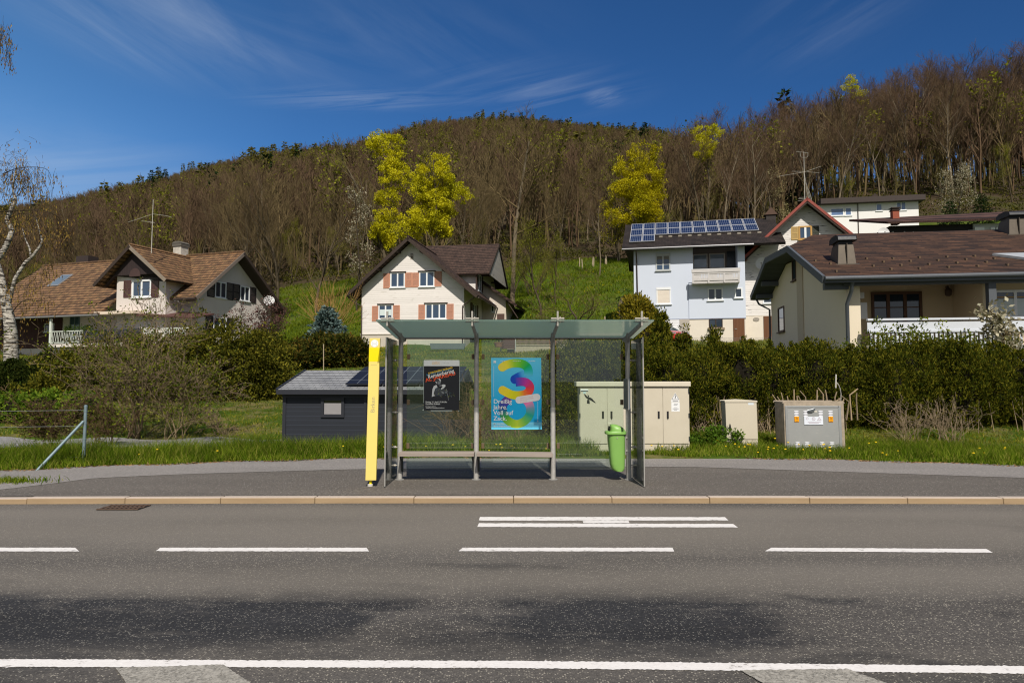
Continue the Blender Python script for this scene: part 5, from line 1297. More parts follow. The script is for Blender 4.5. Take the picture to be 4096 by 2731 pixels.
# blue wall in pieces round the loggia opening
mb = MB()
mb.box(0, lg[0], 0, D, zB, zT); mb.box(lg[1], uR, 0, D, zB, zT); mb.box(lg[0], lg[1], 0, D, zB, lg[2])
mb.build('wall', M_BLU, h)
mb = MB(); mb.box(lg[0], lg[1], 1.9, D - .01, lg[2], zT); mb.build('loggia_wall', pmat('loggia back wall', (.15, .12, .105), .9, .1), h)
b_ = lg[2]
mb = MB()
for a0, a1 in ((.02, .36), (.40, .76)):
    p, q = lerp(lg[0], lg[1], a0), lerp(lg[0], lg[1], a1)
    window(h, Wf(1.9), p, q, b_ + .3, b_ + 1.55, 0, 1, fr=.08, fm=M_STONE, pm=pane_mat('loggia pane', (.16, .19, .22), .05) if a0 < .1 else bpy.data.materials['loggia pane'], sill=False)
p, q = lerp(lg[0], lg[1], .8), lerp(lg[0], lg[1], .99); mb = MB(); mb.wbox(Wf(1.9), p, q, b_, b_ + 1.7, -.02, .05); mb.build('door', pmat('dark loggia door', (.03, .035, .045), .3), h)
mb = MB(); mb.box(.005, uR, .02, D, -1.5, zB - .02)
bs = mb.build('basement_wall', M_CRM2, h)
mb = MB(); mb.box(0 - .03, uR + .0, -.03, .0, zB - .05, zB + .02); mb.build('drip_edge', pmat('drip edge', (.3, .33, .42), .7), h)
# roof
VE = -.9
e0 = f4(88, 572, VE); e1 = f4(1350, 520, VE)
uA = e0[0]; zE = e0[1]
rv = 5.0; rz = fr.front(*c4(118, 352), v=rv)[1]
uE = uR + 3
mb = MB(); mb.slab([(uA, VE, zE), (uE, VE, zE), (uE, rv, rz), (uA, rv, rz)], .2); rf = mb.build('roof', M_T3, h)
mb = MB(); mb.slab([(uA, D + .9, zE), (uE, D + .9, zE), (uE, rv, rz), (uA, rv, rz)], .2); mb.build('roof', M_T3, h)
mb = MB(); mb.tube([(uA, VE - .07, zE - .08), (uE - 2.4, VE - .07, zE - .08)], .075, 8); mb.build('gutter', pmat('zinc gutter', (.22, .22, .23), .45, .2, 8, metal=.5), rf)
mb = MB(); mb.prism([(VE, zE - .22), (rv, rz - .22), (D + .9, zE - .22), (D, zT - .4), (0, zT - .4)], lambda a, b, n: (n, a, b), uA + .25, .0); mb.build('gable_boards', M_BEAM, h)
sl3 = (rz - zE) / (rv - VE)
def orf(u, v, d=.0): return (u, v, zE + (v - VE) * sl3 + d)
def roof_uv(px, py):
    c, d = fr._ray(px, py); t_ = (zE - c.z - (VE - c.y) * -0 + sl3 * (c.y - VE)) / (d.z - sl3 * d.y); p = c + d * t_; return p.x, p.y
t = NT('solar cells'); uv = t.coord('UV')
br = t.n('ShaderNodeTexBrick'); br.offset = 0; br.inputs['Scale'].default_value = 1; br.inputs['Brick Width'].default_value = .16; br.inputs['Row Height'].default_value = .95; br.inputs['Mortar Size'].default_value = .012
br.inputs['Color1'].default_value = (.010, .016, .045, 1); br.inputs['Color2'].default_value = (.014, .022, .06, 1); br.inputs['Mortar'].default_value = (.16, .19, .26, 1); t.l(uv, br.inputs['Vector'])
M_PV = t.done(t.pbsdf(br.outputs['Color'], .18, 0, None, .6))
M_PVF = pmat('silver panel frame', (.62, .63, .65), .35, .05, metal=.4)
q0 = roof_uv(*c4(180, 354)); q1 = roof_uv(*c4(1332, 310)); q2 = roof_uv(*c4(168, 468))
npan = 10; pw_ = (q1[0] - q0[0]) / npan; v_top = (q0[1] + q1[1]) / 2; v_bot = roof_uv(*c4(770, 442))[1]; vh = (v_top - v_bot) / 2
def panel(i, row):
    a0 = q0[0] + i * pw_ + .02; a1 = a0 + pw_ - .04; v1 = v_top - row * vh - .02; v0 = v1 - vh + .04
    mb = MB(); f = .045
    for (x0, x1, y0, y1) in ((a0, a1, v0, v0 + f), (a0, a1, v1 - f, v1), (a0, a0 + f, v0 + f, v1 - f), (a1 - f, a1, v0 + f, v1 - f)):
        mb.slab([orf(x0, y0, .17), orf(x1, y0, .17), orf(x1, y1, .17), orf(x0, y1, .17)], .06)
    o = mb.build('solar_panel', M_PVF, rf)
    mb = MB(); mb.slab([orf(a0 + f, v0 + f, .155), orf(a1 - f, v0 + f, .155), orf(a1 - f, v1 - f, .155), orf(a0 + f, v1 - f, .155)], .02); mb.build('solar_cells', M_PV, o)
for i in range(npan):
    for r_ in (0, 1): panel(i, r_)
for i in (0, 1): panel(i, 2)
for i in range(11):
    u_, v_ = q0[0] + pw_ * (2.3 + i * .75), v_bot - .5
    mb = MB(); mb.slab([orf(u_, v_, .16), orf(u_ + .3, v_, .16), orf(u_ + .3, v_ + .06, .16), orf(u_, v_ + .06, .16)], .1); mb.build('snow_guard', pmat('pale snow guard', (.5, .45, .36), .6) if i == 0 else bpy.data.materials['pale snow guard'], rf)
# balcony with cut boards
M_BALW = pmat('grey white balcony wood', (.50, .48, .47), .85, .15, 5)
p = f4(745, 770, -1.0); q = f4(1190, 770, -1.0); zb = f4(960, 893, -1.0)[1]; zt_b = f4(960, 760, -1.0)[1]
mb = MB(); mb.box(p[0], q[0], -1.0, 0, zb, zb + .2); bl = mb.build('balcony', M_BALW, h)
mb = MB(); mb.box(p[0] - .05, q[0] + .05, -1.1, -.95, zt_b - .28, zt_b); mb.box(p[0] - .0, q[0] + .0, -1.06, -.98, zt_b - .42, zt_b - .28); mb.box(p[0], q[0], -1.05, -.99, zb + .2, zb + .42); mb.build('rail', M_BALW, bl)
nb = 30
mb = MB()
for i in range(nb):
    x = lerp(p[0], q[0], i / nb); mb.box(x, x + (q[0] - p[0]) / nb * (.72 if i % 10 > 4 else .97), -1.03, -1.0, zb + .42, zt_b - .42)
mb.build('baluster_boards', M_BALW, bl)
for u_ in (p[0], lerp(p[0], q[0], .33), lerp(p[0], q[0], .66), q[0] - .12): mb = MB(); mb.box(u_, u_ + .12, -1.07, -.97, zb, zt_b - .28); mb.build('post', M_BALW, bl)
# windows
for (x0, x1, y0, y1, sash, kind) in ((405, 541, 618, 778, 2, 'roller'), (410, 546, 933, 1092, 1, 'blind'), (891, 1033, 941, 1056, 2, ''), (1143, 1216, 938, 1033, 1, '')):
    a, b = c4(x0, y0), c4(x1, y1); a0, a1, b0, b1 = fr.rect(a[0], b[0], a[1], b[1])
    wo = window(h, Wf(0), a0, a1, b0, b1, 0, sash, fr=.1, out=.05, fm=M_WHITE if kind != 'roller' else pmat('grey window frame', (.40, .42, .42), .5), pm=M_PANE_B if kind == 'roller' else M_PANE, bar=.35 if kind == 'roller' else None)
    if kind == 'blind':
        mb = MB(); mb.wbox(Wf(0), a0 + .08, a1 - .08, b0 + .06, b1 - .22, .01, .03); mb.build('blind', board_mat('ivory roller blind', (.62, .56, .48), .05, .75), wo)
    if kind: mb = MB(); mb.wbox(Wf(0), a0, a1, b1 - .22, b1, .0, .07); mb.build('roller_box', M_WHITE if kind == 'blind' else bpy.data.materials['grey window frame'], wo)
    if kind == 'roller': mb = MB(); mb.wbox(Wf(0), a0 + .08, a1 - .08, b1 - .5, b1 - .22, .012, .03); mb.build('blind', pmat('brown blind', (.16, .15, .13), .7), wo)
a, b = c4(903, 1226), c4(1031, 1310); a0, a1, b0, b1 = fr.rect(a[0], b[0], a[1], b[1]); window(h, Wf(.02), a0, a1, b0, b1, 0, 2, fr=.07, fm=M_BEAM, sill=False)
mb = MB(); mb.wbox(Wf(.02), a0 - .1, a1 + .15, b0 - .18, b0, 0, .15); mb.build('window_ledge', pmat('tan ledge', (.26, .2, .14), .9), h)
a, b = c4(1131, 1222), c4(1237, 1440); a0, a1, b0, b1 = fr.rect(a[0], b[0], a[1], b[1]); mb = MB(); mb.wbox(Wf(.02), a0, a1, b0, b1 - .02, -.03, .05); dr = mb.build('door', M_DOOR, h)
mb = MB(); mb.wbox(Wf(.02), a0 + .1, a0 + .28, b0 + 1.0, b0 + 1.04, .05, .1); mb.build('handle', M_BOLT, dr)
a, b = c4(440, 1238), c4(628, 1440); a0, a1, b0, b1 = fr.rect(a[0], b[0], a[1], b[1]); mb = MB(); mb.wbox(Wf(.02), a0, a1, b0 - .3, b1, -.02, .04); mb.build('garage_door', board_mat('white garage door', (.68, .68, .70), .2, .8), h)
a, b = c4(630, 1232), c4(722, 1440); a0, a1, b0, b1 = fr.rect(a[0], b[0], a[1], b[1]); mb = MB(); mb.wbox(Wf(.02), a0, a1, b0 - .5, b1, -.02, .06); mb.build('pier', pmat('grey render pier', (.4, .36, .32), .9, .12), h)
u_, z_ = f4(225, 600); pipe(h, [(u_, VE, zE - .15), (u_, -.3, zE - .6), (u_ - .0, -.1, zE - .9), (u_ + .1, -.1, 0)], .055)
a = f4(712, 890); mb = MB(); mb.box(a[0] - .02, a[0] + .02, -.03, 0, zB, a[1]); mb.box(a[0], a[0] + .9, -.03, 0, a[1] - .02, a[1] + .02); mb.build('conduit', pmat('blue grey conduit', (.3, .34, .45), .7), h)

# ------------------------------------------------------------------ white shingled gable house behind
fr2 = Fr(2982, 1372, 57.4, -12.5); h2 = fr2.root('house', label='white gable-fronted house with red verge boards and worn shingles', cat='house')
g4 = lambda x, y, v=0: fr2.front(*c4(x, y), v=v)
M_SH2 = board_mat('worn white shingles', (.66, .63, .61), .15, .62, .85, .02, .08, worn=(.13, .12, .115))
M_RED = pmat('red verge paint', (.24, .045, .03), .6, .25, 5, dirt=.2)
VO2 = -.9
PA = g4(1822, 96, VO2); PL = g4(1190, 682, VO2)
PR = (2 * PA[0] - PL[0], PL[1]); wR = 2 * PA[0] - 0
zB2 = g4(1300, 1198)[1]
mb = MB(); ln = lambda u: line(PL, PA, u) if u < PA[0] else line(PA, PR, u)
mb.prism([(0, zB2), (wR, zB2), (wR, ln(wR) - .25), (PA[0], PA[1] - .3), (0, ln(0) - .25)], lambda a, b, n: (a, n, b), 0, 11); mb.build('wall', M_SH2, h2)
mb = MB(); mb.box(.0, wR, .02, 11, -1.5, zB2 - .02); mb.build('basement_wall', M_CRM2, h2)
for e in (PL, PR):
    mb = MB(); mb.slab([(e[0], VO2, e[1]), (PA[0], VO2, PA[1]), (PA[0], 12, PA[1]), (e[0], 12, e[1])], .2); rf2 = mb.build('roof', M_T3, h2)
    for o_, th, mt in ((-.06, .2, M_RED), (-.02, .34, M_BEAM)):
        mb = MB(); mb.slab([(PA[0], VO2 + o_, PA[1] + .03), (PA[0], VO2 + .0, PA[1] + .03), (e[0], VO2 + .0, e[1] + .03), (e[0], VO2 + o_, e[1] + .03)], th); mb.build('verge_board', mt, rf2)
    for s_ in (.1, .42): 
        x = lerp(e[0], PA[0], s_); z = lerp(e[1], PA[1], s_); mb = MB(); mb.box(x - .1, x + .1, VO2 + .1, .02, z - .45, z - .2); mb.build('rafter_end', pmat('rust beam end', (.16, .07, .04), .8) if 'rust beam end' not in bpy.data.materials else bpy.data.materials['rust beam end'], rf2)
a, b = c4(1740, 360), c4(1868, 488); a0, a1, b0, b1 = fr2.rect(a[0], b[0], a[1], b[1])
M_OCH = pmat('ochre wood', (.42, .24, .07), .7, .15, 6)
window(h2, Wf(0), a0, a1, b0, b1, 0, 2, fr=.13, fm=M_OCH, pm=M_PANE_B)
mb = MB(); m = (a0 + a1) / 2; mb.wbox(Wf(0), m - .08, m + .08, b0 + .13, b1 - .13, .02, .07); mb.build('casement', M_WHITE, h2)
a, b = c4(1672, 368), c4(1738, 490); r0, r1, s0, s1 = fr2.rect(a[0], b[0], a[1], b[1]); shutter(h2, Wf(0), r0, r1, s0, s1, 0, pmat('yellow ochre shutter', (.46, .31, .11), .7, .1, 5))
a, b = c4(1868, 360), c4(1933, 478); r0, r1, s0, s1 = fr2.rect(a[0], b[0], a[1], b[1]); shutter(h2, Wf(0), r0, r1, s0, s1, 0, pmat('dark green shutter', (.03, .035, .022), .7, .1, 5))
a, b = c4(1415, 1204), c4(1478, 1440); r0, r1, s0, s1 = fr2.rect(a[0], b[0], a[1], b[1]); mb = MB(); mb.wbox(Wf(.02), r0, r1 + .5, s0, s1, -.03, .05); mb.build('door', M_DOOR, h2)
a, b = c4(1408, 1010), c4(1500, 1083); r0, r1, s0, s1 = fr2.rect(a[0], b[0], a[1], b[1]); window(h2, Wf(0), r0, r1 + .6, s0, s1, 0, 2, fr=.08)
a = g4(1345, 1233); mb = MB(); mb.disc(Wf(.02), a[0], a[1], .25, 0, .04, 18, .16); mb.build('vent_cap', M_PLINTH, h2)
pipe(h2, [(PL[0] + .1, VO2, PL[1] - .2), (PL[0] + .3, -.5, PL[1] - .5), (-.15, -.15, PL[1] - .85), (-.15, -.15, 0)], .065)
mb = MB(); mb.box(PA[0] - 2.6, PA[0] - 1.8, 3.2, 4, PA[1] - 2.4, PA[1] - .3); ch = mb.build('chimney', pmat('dark chimney', (.03, .024, .022), .8), h2)
mb = MB(); mb.prism([(PA[0] - 2.75, PA[1] - .3), (PA[0] - 1.65, PA[1] - .3), (PA[0] - 2.2, PA[1] + .35)], lambda a, b, n: (a, n, b), 3.1, 4.1); mb.build('chimney_cap', pmat('rusty cap', (.08, .045, .03), .8), ch)
dish('satellite_dish', M_LOC(fr2, (g4(1392, 722)[0], -.5, g4(1392, 722)[1])), .5, (-.5, -1, .2), 'white satellite dish on the white shingle wall beside the dark gable roof')
pt = at(3219, 800, 60)
aa = aerial('roof_aerial', pt, 4.25, [(4.15, [(-.65, 0, .12), (.4, 0, .0)]), (3.75, [(-.3, 0, .42), (-.28, 0, .1), (-.18, 0, 0), (.25, 0, 0), (.36, 0, .1), (.38, 0, .38)]), (2.5, [(-1.05, 0, .02), (0, 0, 0), (1.3, 0, -.12)]), (2.45, [(-2.2, .3, -.3), (0, 0, 0), (1.4, -.2, .45)]), (.2, [(-.5, 0, 0), (.2, 0, .03)]), (.1, [(-.55, 0, 0), (.1, 0, 0)]), (0, [(-.6, 0, -.1), (.1, 0, .0)])], 'tall television aerial mast with crossed arms above the red verge gable')
for k in range(3):
    mb = MB(); mb.tube([(.03 + k * .03, 0, 2.3 - k * .4), (.25 + k * .1, .1, .8), (.5 + k * .12, .1, -.35)], .02, 5); mb.build('cable', M_AER, aa)

# mesh fence below the blue house
fn = thing('mesh_fence', at(2870, 1385, 53), R(-6), 'thin grey mesh fence in front of the ivory basement', 'fence')
M_MESH = pmat('grey mesh wire', (.25, .25, .24), .5, .1, metal=.4)
P0 = []; P1 = []
for i in range(75): x = -2.8 + i * .09; P0.append((x, 0, -.5)); P1.append((x, 0, .65))
for z in (-.4, -.1, .2, .5, .64): P0.append((-2.8, .01, z)); P1.append((3.95, .01, z))
P0, P1 = np.array(P0, float), np.array(P1, float); v, f = seg_tubes(P0, P1, np.full(len(P0), .006), np.full(len(P0), .006), 3); link('mesh', raw_mesh('mesh', v, f, M_MESH), fn)
for x in (-2.8, -.5, 1.7, 3.95): mb = MB(); mb.tube([(x, .03, -.8), (x, .03, .72)], .03, 8); mb.build('post', M_MESH, fn)

# ------------------------------------------------------------------ red car parked by the garage
M_CARR = pmat('red car paint', (.42, .012, .014), .25, .05, 1, spec=.6, Coat_Weight=.6)
M_TYRE = pmat('tyre rubber', (.015, .015, .016), .85, .1)
M_BLKP = pmat('black plastic', (.018, .018, .02), .6, .1)
M_LAMP = pmat('clear headlamp', (.5, .53, .55), .12, .05, metal=.6)
car = thing('parked_car', (at(2652, 1372, 52.6).x, 52.6, at(2652, 1378, 52.6).z), R(-62), 'red hatchback parked nose out beside the white garage door', 'car')
# car local: x forward (nose at +x), y left
prof = [(-2.0, .35), (-2.02, .75), (-1.95, .95), (-1.72, 1.38), (-1.3, 1.47), (-.3, 1.47), (.25, 1.36), (.95, .99), (1.7, .86), (1.98, .70), (2.05, .5), (2.02, .3), (1.6, .22), (-1.7, .22)]
def hwid(z): return .88 - max(0, z - .85) * .42
sec = []
for y_ in (-1, -.85, 0, .85, 1):
    sec.append([(x - (.12 if abs(y_) == 1 and x > 1.6 else 0) * 1.2, y_ * hwid(z) * 1.0, z - (.03 if abs(y_) == 1 and z > .9 else 0)) for x, z in prof])
mb = MB(); loft(mb, sec); bd = mb.build('body', M_CARR, car, bevel=.05, smooth=40, seg=3)
gm_ = pane_mat('car glass', (.03, .045, .045), .03)
mb = MB(); mb.slab([(.27, -.62, 1.36), (.27, .62, 1.36), (.93, .74, 1.02), (.93, -.74, 1.02)], .01); mb.v = [(x + .012, y, z + .018) for x, y, z in mb.v]; mb.build('windscreen', gm_, car)
for s_ in (-1, 1):
    mb = MB(); mb.prism([(-1.55, 1.0), (.72, 1.0), (.2, 1.33), (-1.35, 1.36)], lambda a, b, n, s_=s_: (a, s_ * (hwid(b) + n), b), .0, .012); mb.build('side_window', gm_, car)
    for x in (-1.25, 1.3):
        mb = MB(); ring_ = [(.31, -.1), (.33, -.06), (.33, .06), (.31, .1)]; mb.lathe(ring_, (0, 0, 0), 22); mb.v = [(x + a, s_ * .80 + c, .32 + b) for a, b, c in mb.v]; wh = mb.build('wheel', M_TYRE, car, smooth=40)
        mb = MB(); mb.lathe([(.20, -.105), (.20, .105)], (0, 0, 0), 16); mb.v = [(x + a, s_ * .80 + c, .32 + b) for a, b, c in mb.v]; mb.build('rim', M_BOLT, wh)
    mb = MB(); mb.prism([(s_ * .42, .66), (s_ * .84, .72), (s_ * .82, .80), (s_ * .5, .78)], lambda a, b, n: (1.93 + n - abs(a) * .12 + .05, a, b), -.15, .06); mb.build('headlight', M_LAMP, car, bevel=.01)
    mb = MB(); mb.box(.45, .62, s_ * .93 - .1, s_ * .93 + .1, .98, 1.1); mb.build('mirror', M_CARR, car, bevel=.03)
mb = MB(); mb.box(1.95, 2.08, -.62, .62, .3, .56); mb.box(1.97, 2.06, -.42, .42, .64, .72); mb.build('grille', M_BLKP, car, bevel=.02)
mb = MB(); mb.disc(lambda a, b, n: (2.03 + n, a, b), 0, .72, .06, 0, .04, 16); mb.build('badge', M_BOLT, car)
for y_ in (.36, .45, .54):
    pass

# ------------------------------------------------------------------ beige house on the right
k5 = 1096 / 2352
c5 = lambda x, y: (3000 + x * k5, 700 + y * k5)
fr = Fr(3391, 1412, 27.5, -8); h = fr.root('house', label='beige bungalow with half-hipped brown roof, balcony and metal chimneys', cat='house')
f5 = lambda x, y, v=0: fr.front(*c5(x, y), v=v); s5 = lambda x, y, u=0: fr.side(*c5(x, y), u=u)
M_BEI = pmat('beige render', (.68, .60, .47), .9, .04, .9, .12, 80)
M_BEI2 = pmat('sandy render', (.58, .47, .31), .9, .04, .9, .1, 80)
M_T5 = tile_mat('brown shingle tiles', (.098, .05, .03), (.034, .02, .015), (.012, .008, .007), .22, .9, moss=(.022, .015, .011), bumpy=.7)
M_GREY = pmat('slate grey paint', (.075, .085, .10), .6, .12, 4)
M_BALC = pmat('pale blue-grey balcony paint', (.55, .58, .64), .6, .08, 4)
UO = -1.0
E = s5(640, 872, UO); A_ = s5(330, 612, UO); B_ = s5(140, 716, UO); C_ = s5(12, 1040, UO)
slf = (A_[1] - E[1]) / (A_[0] - E[0])
Rg = f5(905, 522, 6.0); 
ridge_z = max(A_[1] + 1.0, fr.front(*c5(1500, 508), v=E[0] + 6.5)[1])
vr = E[0] + (ridge_z - E[1]) / slf
ridge_u = f5(545, 548, vr)[0]
UX = 16.0
Bz = (A_[1] + B_[1]) / 2
mb = MB(); mb.slab([(UO, E[0], E[1]), (UX, E[0], E[1]), (UX, vr, ridge_z), (ridge_u, vr, ridge_z), (UO, A_[0], A_[1])], .2); rf = mb.build('roof', M_T5, h)
slb = (ridge_z - C_[1]) / (vr - C_[0])
mb = MB(); mb.slab([(UO, C_[0], C_[1]), (UX, C_[0], C_[1]), (UX, vr, ridge_z), (ridge_u, vr, ridge_z), (UO, B_[0], B_[1])], .2); mb.build('roof', M_T5, h)
mb = MB(); mb.add([(UO, A_[0], A_[1]), (ridge_u, vr, ridge_z), (UO, B_[0], B_[1])], [(0, 1, 2)]); mb.build('half_hip', M_T5, h)
seq = [E, A_, B_, C_]
for i in range(3):
    p, q = seq[i], seq[i + 1]
    mb = MB(); mb.slab([(UO - .08, p[0], p[1] + .03), (UO + .03, p[0], p[1] + .03), (UO + .03, q[0], q[1] + .03), (UO - .08, q[0], q[1] + .03)], .3); mb.build('verge_board', M_GREY, rf)
zw = lambda v: (line(E, A_, v) if v < A_[0] else line(A_, B_, v) if v < B_[0] else line(B_, C_, v))
DP = min(s5(180, 1045, 0)[0], C_[0] - .3)
zE0 = E[1] + slf * (0 - E[0])
mb = MB(); mb.prism([(0, -2.0), (DP, -2.0), (DP, zw(DP) - .25), (B_[0], zw(B_[0]) - .35), (A_[0], zw(A_[0]) - .35), (0, zE0 - .25)], lambda a, b, n: (n, a, b), 0, .35); mb.build('gable_wall', M_BEI, h)
mb = MB(); mb.prism([(E[0] + .1, E[1] - .18), (A_[0], A_[1] - .2), (B_[0], B_[1] - .2), (C_[0] - .1, C_[1] - .18), (C_[0] - .1, C_[1] - .26), (B_[0], B_[1] - .28), (A_[0], A_[1] - .28), (E[0] + .1, E[1] - .26)], lambda a, b, n: (n, a, b), UO + .03, -.01); mb.build('soffit', board_mat('grey soffit boards', (.07, .08, .095), .15, .5), h)
for v_, z_ in ((lerp(B_[0], C_[0], .45), lerp(B_[1], C_[1], .45)), (lerp(B_[0], C_[0], .8), lerp(B_[1], C_[1], .8)), (E[0] + .5, E[1] + .1)):
    mb = MB(); mb.box(UO + .1, .0, v_ - .12, v_ + .12, z_ - .55, z_ - .3); mb.build('purlin_end', M_GREY, h)
# front: solid corner pier, recessed loggia with side wall, then the room on the right
zc = E[1] + slf * (0 - E[0]) - .25
p1_ = f5(945, 1000)[0]; lv = 2.6
g0 = f5(1960, 1000, 1.0)[0]; pr0 = f5(2020, 1000, -.2)[0]; pr1 = f5(2085, 1000, -.2)[0]
zfl = f5(1500, 1245, -.6)[1] - .95
mb = MB(); mb.box(.35, p1_, 0, lv, -2, zc); mb.build('corner_wall', M_BEI, h)
mb = MB(); mb.box(p1_, pr1, lv, lv + .3, -2, zc + 1.0); mb.build('loggia_wall', M_BEI2, h)
mb = MB(); mb.box(pr0 + .1, pr0 + .35, .2, lv, -2, zc + .1); mb.build('loggia_side_wall', M_BEI2, h)
mb = MB(); mb.box(pr0 + .35, UX, .8, 1.1, -2, zc + .3); mb.build('front_wall', M_BEI2, h)
mb = MB(); mb.box(p1_, UX, -.55, lv, zfl - .25, zfl); mb.build('balcony_floor', M_PLINTH, h)
mb = MB(); mb.box(p1_, UX, -.1, lv + .2, zc - .0, zc + .12); mb.build('ceiling', board_mat('loggia ceiling boards', (.10, .075, .06), .12, .6), h)
mb = MB(); mb.box(pr0, pr1, -.45, -.2, zfl, zc); mb.build('post', M_GREY, h)
mb = MB(); mb.box(-.2, UX, E[0] + .25, E[0] + .55, E[1] - .32, E[1] - .05); mb.build('eave_beam', M_GREY, h)
mb = MB(); mb.tube([(UO, E[0] - .07, E[1] - .08), (UX, E[0] - .07, E[1] - .02)], .085, 10); mb.box(UO, UX, E[0] - .01, E[0] + .03, E[1] - .24, E[1] - .02); mb.build('gutter', M_GREY, h)
# gable details
p, q = c5(412, 712), c5(462, 1500); a0, a1, b0, b1 = fr.srect(p[0], q[0], p[1], q[1], 0); mb = MB(); mb.wbox(Wl(0), a0, a1, -2, zw((a0 + a1) / 2) - .3, 0, .05); mb.build('pilaster', pmat('darker beige render', (.50, .42, .31), .9, .05), h)
for x0, x1, y0, y1 in ((366, 400, 715, 905), (246, 297, 1132, 1345)):
    p, q = c5(x0, y0), c5(x1, y1); a0, a1, b0, b1 = fr.srect(p[0], q[0], p[1], q[1], 0)
    window(h, Wl(0), a0, a1, b0, b1, 0, 1, fr=.07, fm=M_BRSH, out=.05)
u0, z0 = 0.02, E[1]
pipe(h, [(.05, E[0] + .05, E[1] - .15), (.05, E[0] + .25, E[1] - .55), (-.0, -.08, E[1] - 1.0), (-.0, -.08, -1.5)], .075, M_GREY)
p_ = s5(120, 1060, UO); pipe(h, [(UO + .2, C_[0] - .15, C_[1] - .1), (UO + .35, C_[0] - .3, C_[1] - .5), (-.08, DP + .05, C_[1] - .85), (-.08, DP + .05, -1.5)], .06, M_GREY)
# loggia window, lamp, right-hand window, balcony
M_WD = pmat('brown window wood', (.10, .05, .028), .6, .2, 6)
p, q = c5(1040, 1002), c5(1475, 1235); a0, a1, b0, b1 = fr.rect(p[0], q[0], p[1], q[1], lv); window(h, Wf(lv), a0, a1, b0 - .6, b1, 0, 3, fr=.11, fm=M_WD, out=.06, sill=False, bar=.62)
a = f5(1680, 985, lv); mb = MB(); mb.tube([(a[0], lv - .02, a[1] + .1), (a[0], lv - .2, a[1] + .12), (a[0], lv - .22, a[1])], .03, 8); mb.lathe([(.06, -.25), (.12, -.2), (.13, .0), (.05, .1)], (a[0], lv - .22, a[1] - .05), 12); mb.build('wall_lamp', pmat('brown lamp', (.09, .06, .045), .6), h)
p, q = c5(2095, 985), c5(2640, 1225); a0, a1, b0, b1 = fr.rect(p[0], q[0], p[1], q[1], .8); wo = window(h, Wf(.8), a0, a1, b0, b1, 0, 3, fr=.09)
mb = MB(); mb.wbox(Wf(.8), a0 + .1, a0 + 1.5, b0 + .1, b0 + .75, .012, .03); mb.build('curtain', M_CURT, wo)
mb = MB(); mb.wbox(Wf(.8), a0 + .1, a0 + 1.55, b0 + .8, b0 + .84, .012, .04); mb.build('curtain_rail', M_OCH, wo)
for nm, x0, x1, y0, y1 in (('white_cupboard', 948, 1000, 1095, 1235), ('white_box', 945, 975, 1008, 1060)):
    p, q = c5(x0, y0), c5(x1, y1); a0, a1, b0, b1 = fr.rect(p[0], q[0], p[1], q[1], 1.5); mb = MB(); mb.box(a0 - .05, a1, 1.4, 1.8, b0, b1); o = mb.build(nm, M_WHITE, h, bevel=.01)
zr0 = f5(1500, 1232, -.6)[1]; b0_ = p1_ + .02
mb = MB(); mb.box(b0_, UX, -.68, -.50, zr0 - .06, zr0 + .02); mb.box(b0_, UX, -.62, -.58, zr0 - .44, zr0 - .12); mb.box(b0_, UX, -.66, -.55, zr0 - .52, zr0 - .44)
bl = mb.build('balcony_rail', M_BALC, h)
mb = MB(); zlow = zfl - .15
n_ = 64
for i in range(n_):
    x = b0_ + .1 + i * .155
    if x > UX: break
    mb.box(x, x + .085, -.62, -.59, zlow - .5, zr0 - .52)
mb.build('balusters', M_BALC, bl)
mb = MB(); mb.box(pr1 - .15, pr1 + .1, -.7, -.5, zlow - .4, zr0 + .05); mb.build('balcony_post', M_GREY, bl)
mb = MB(); mb.box(b0_, UX, -.58, -.3, zlow - .75, zlow - .5); mb.build('balcony_beam', M_GREY, bl)
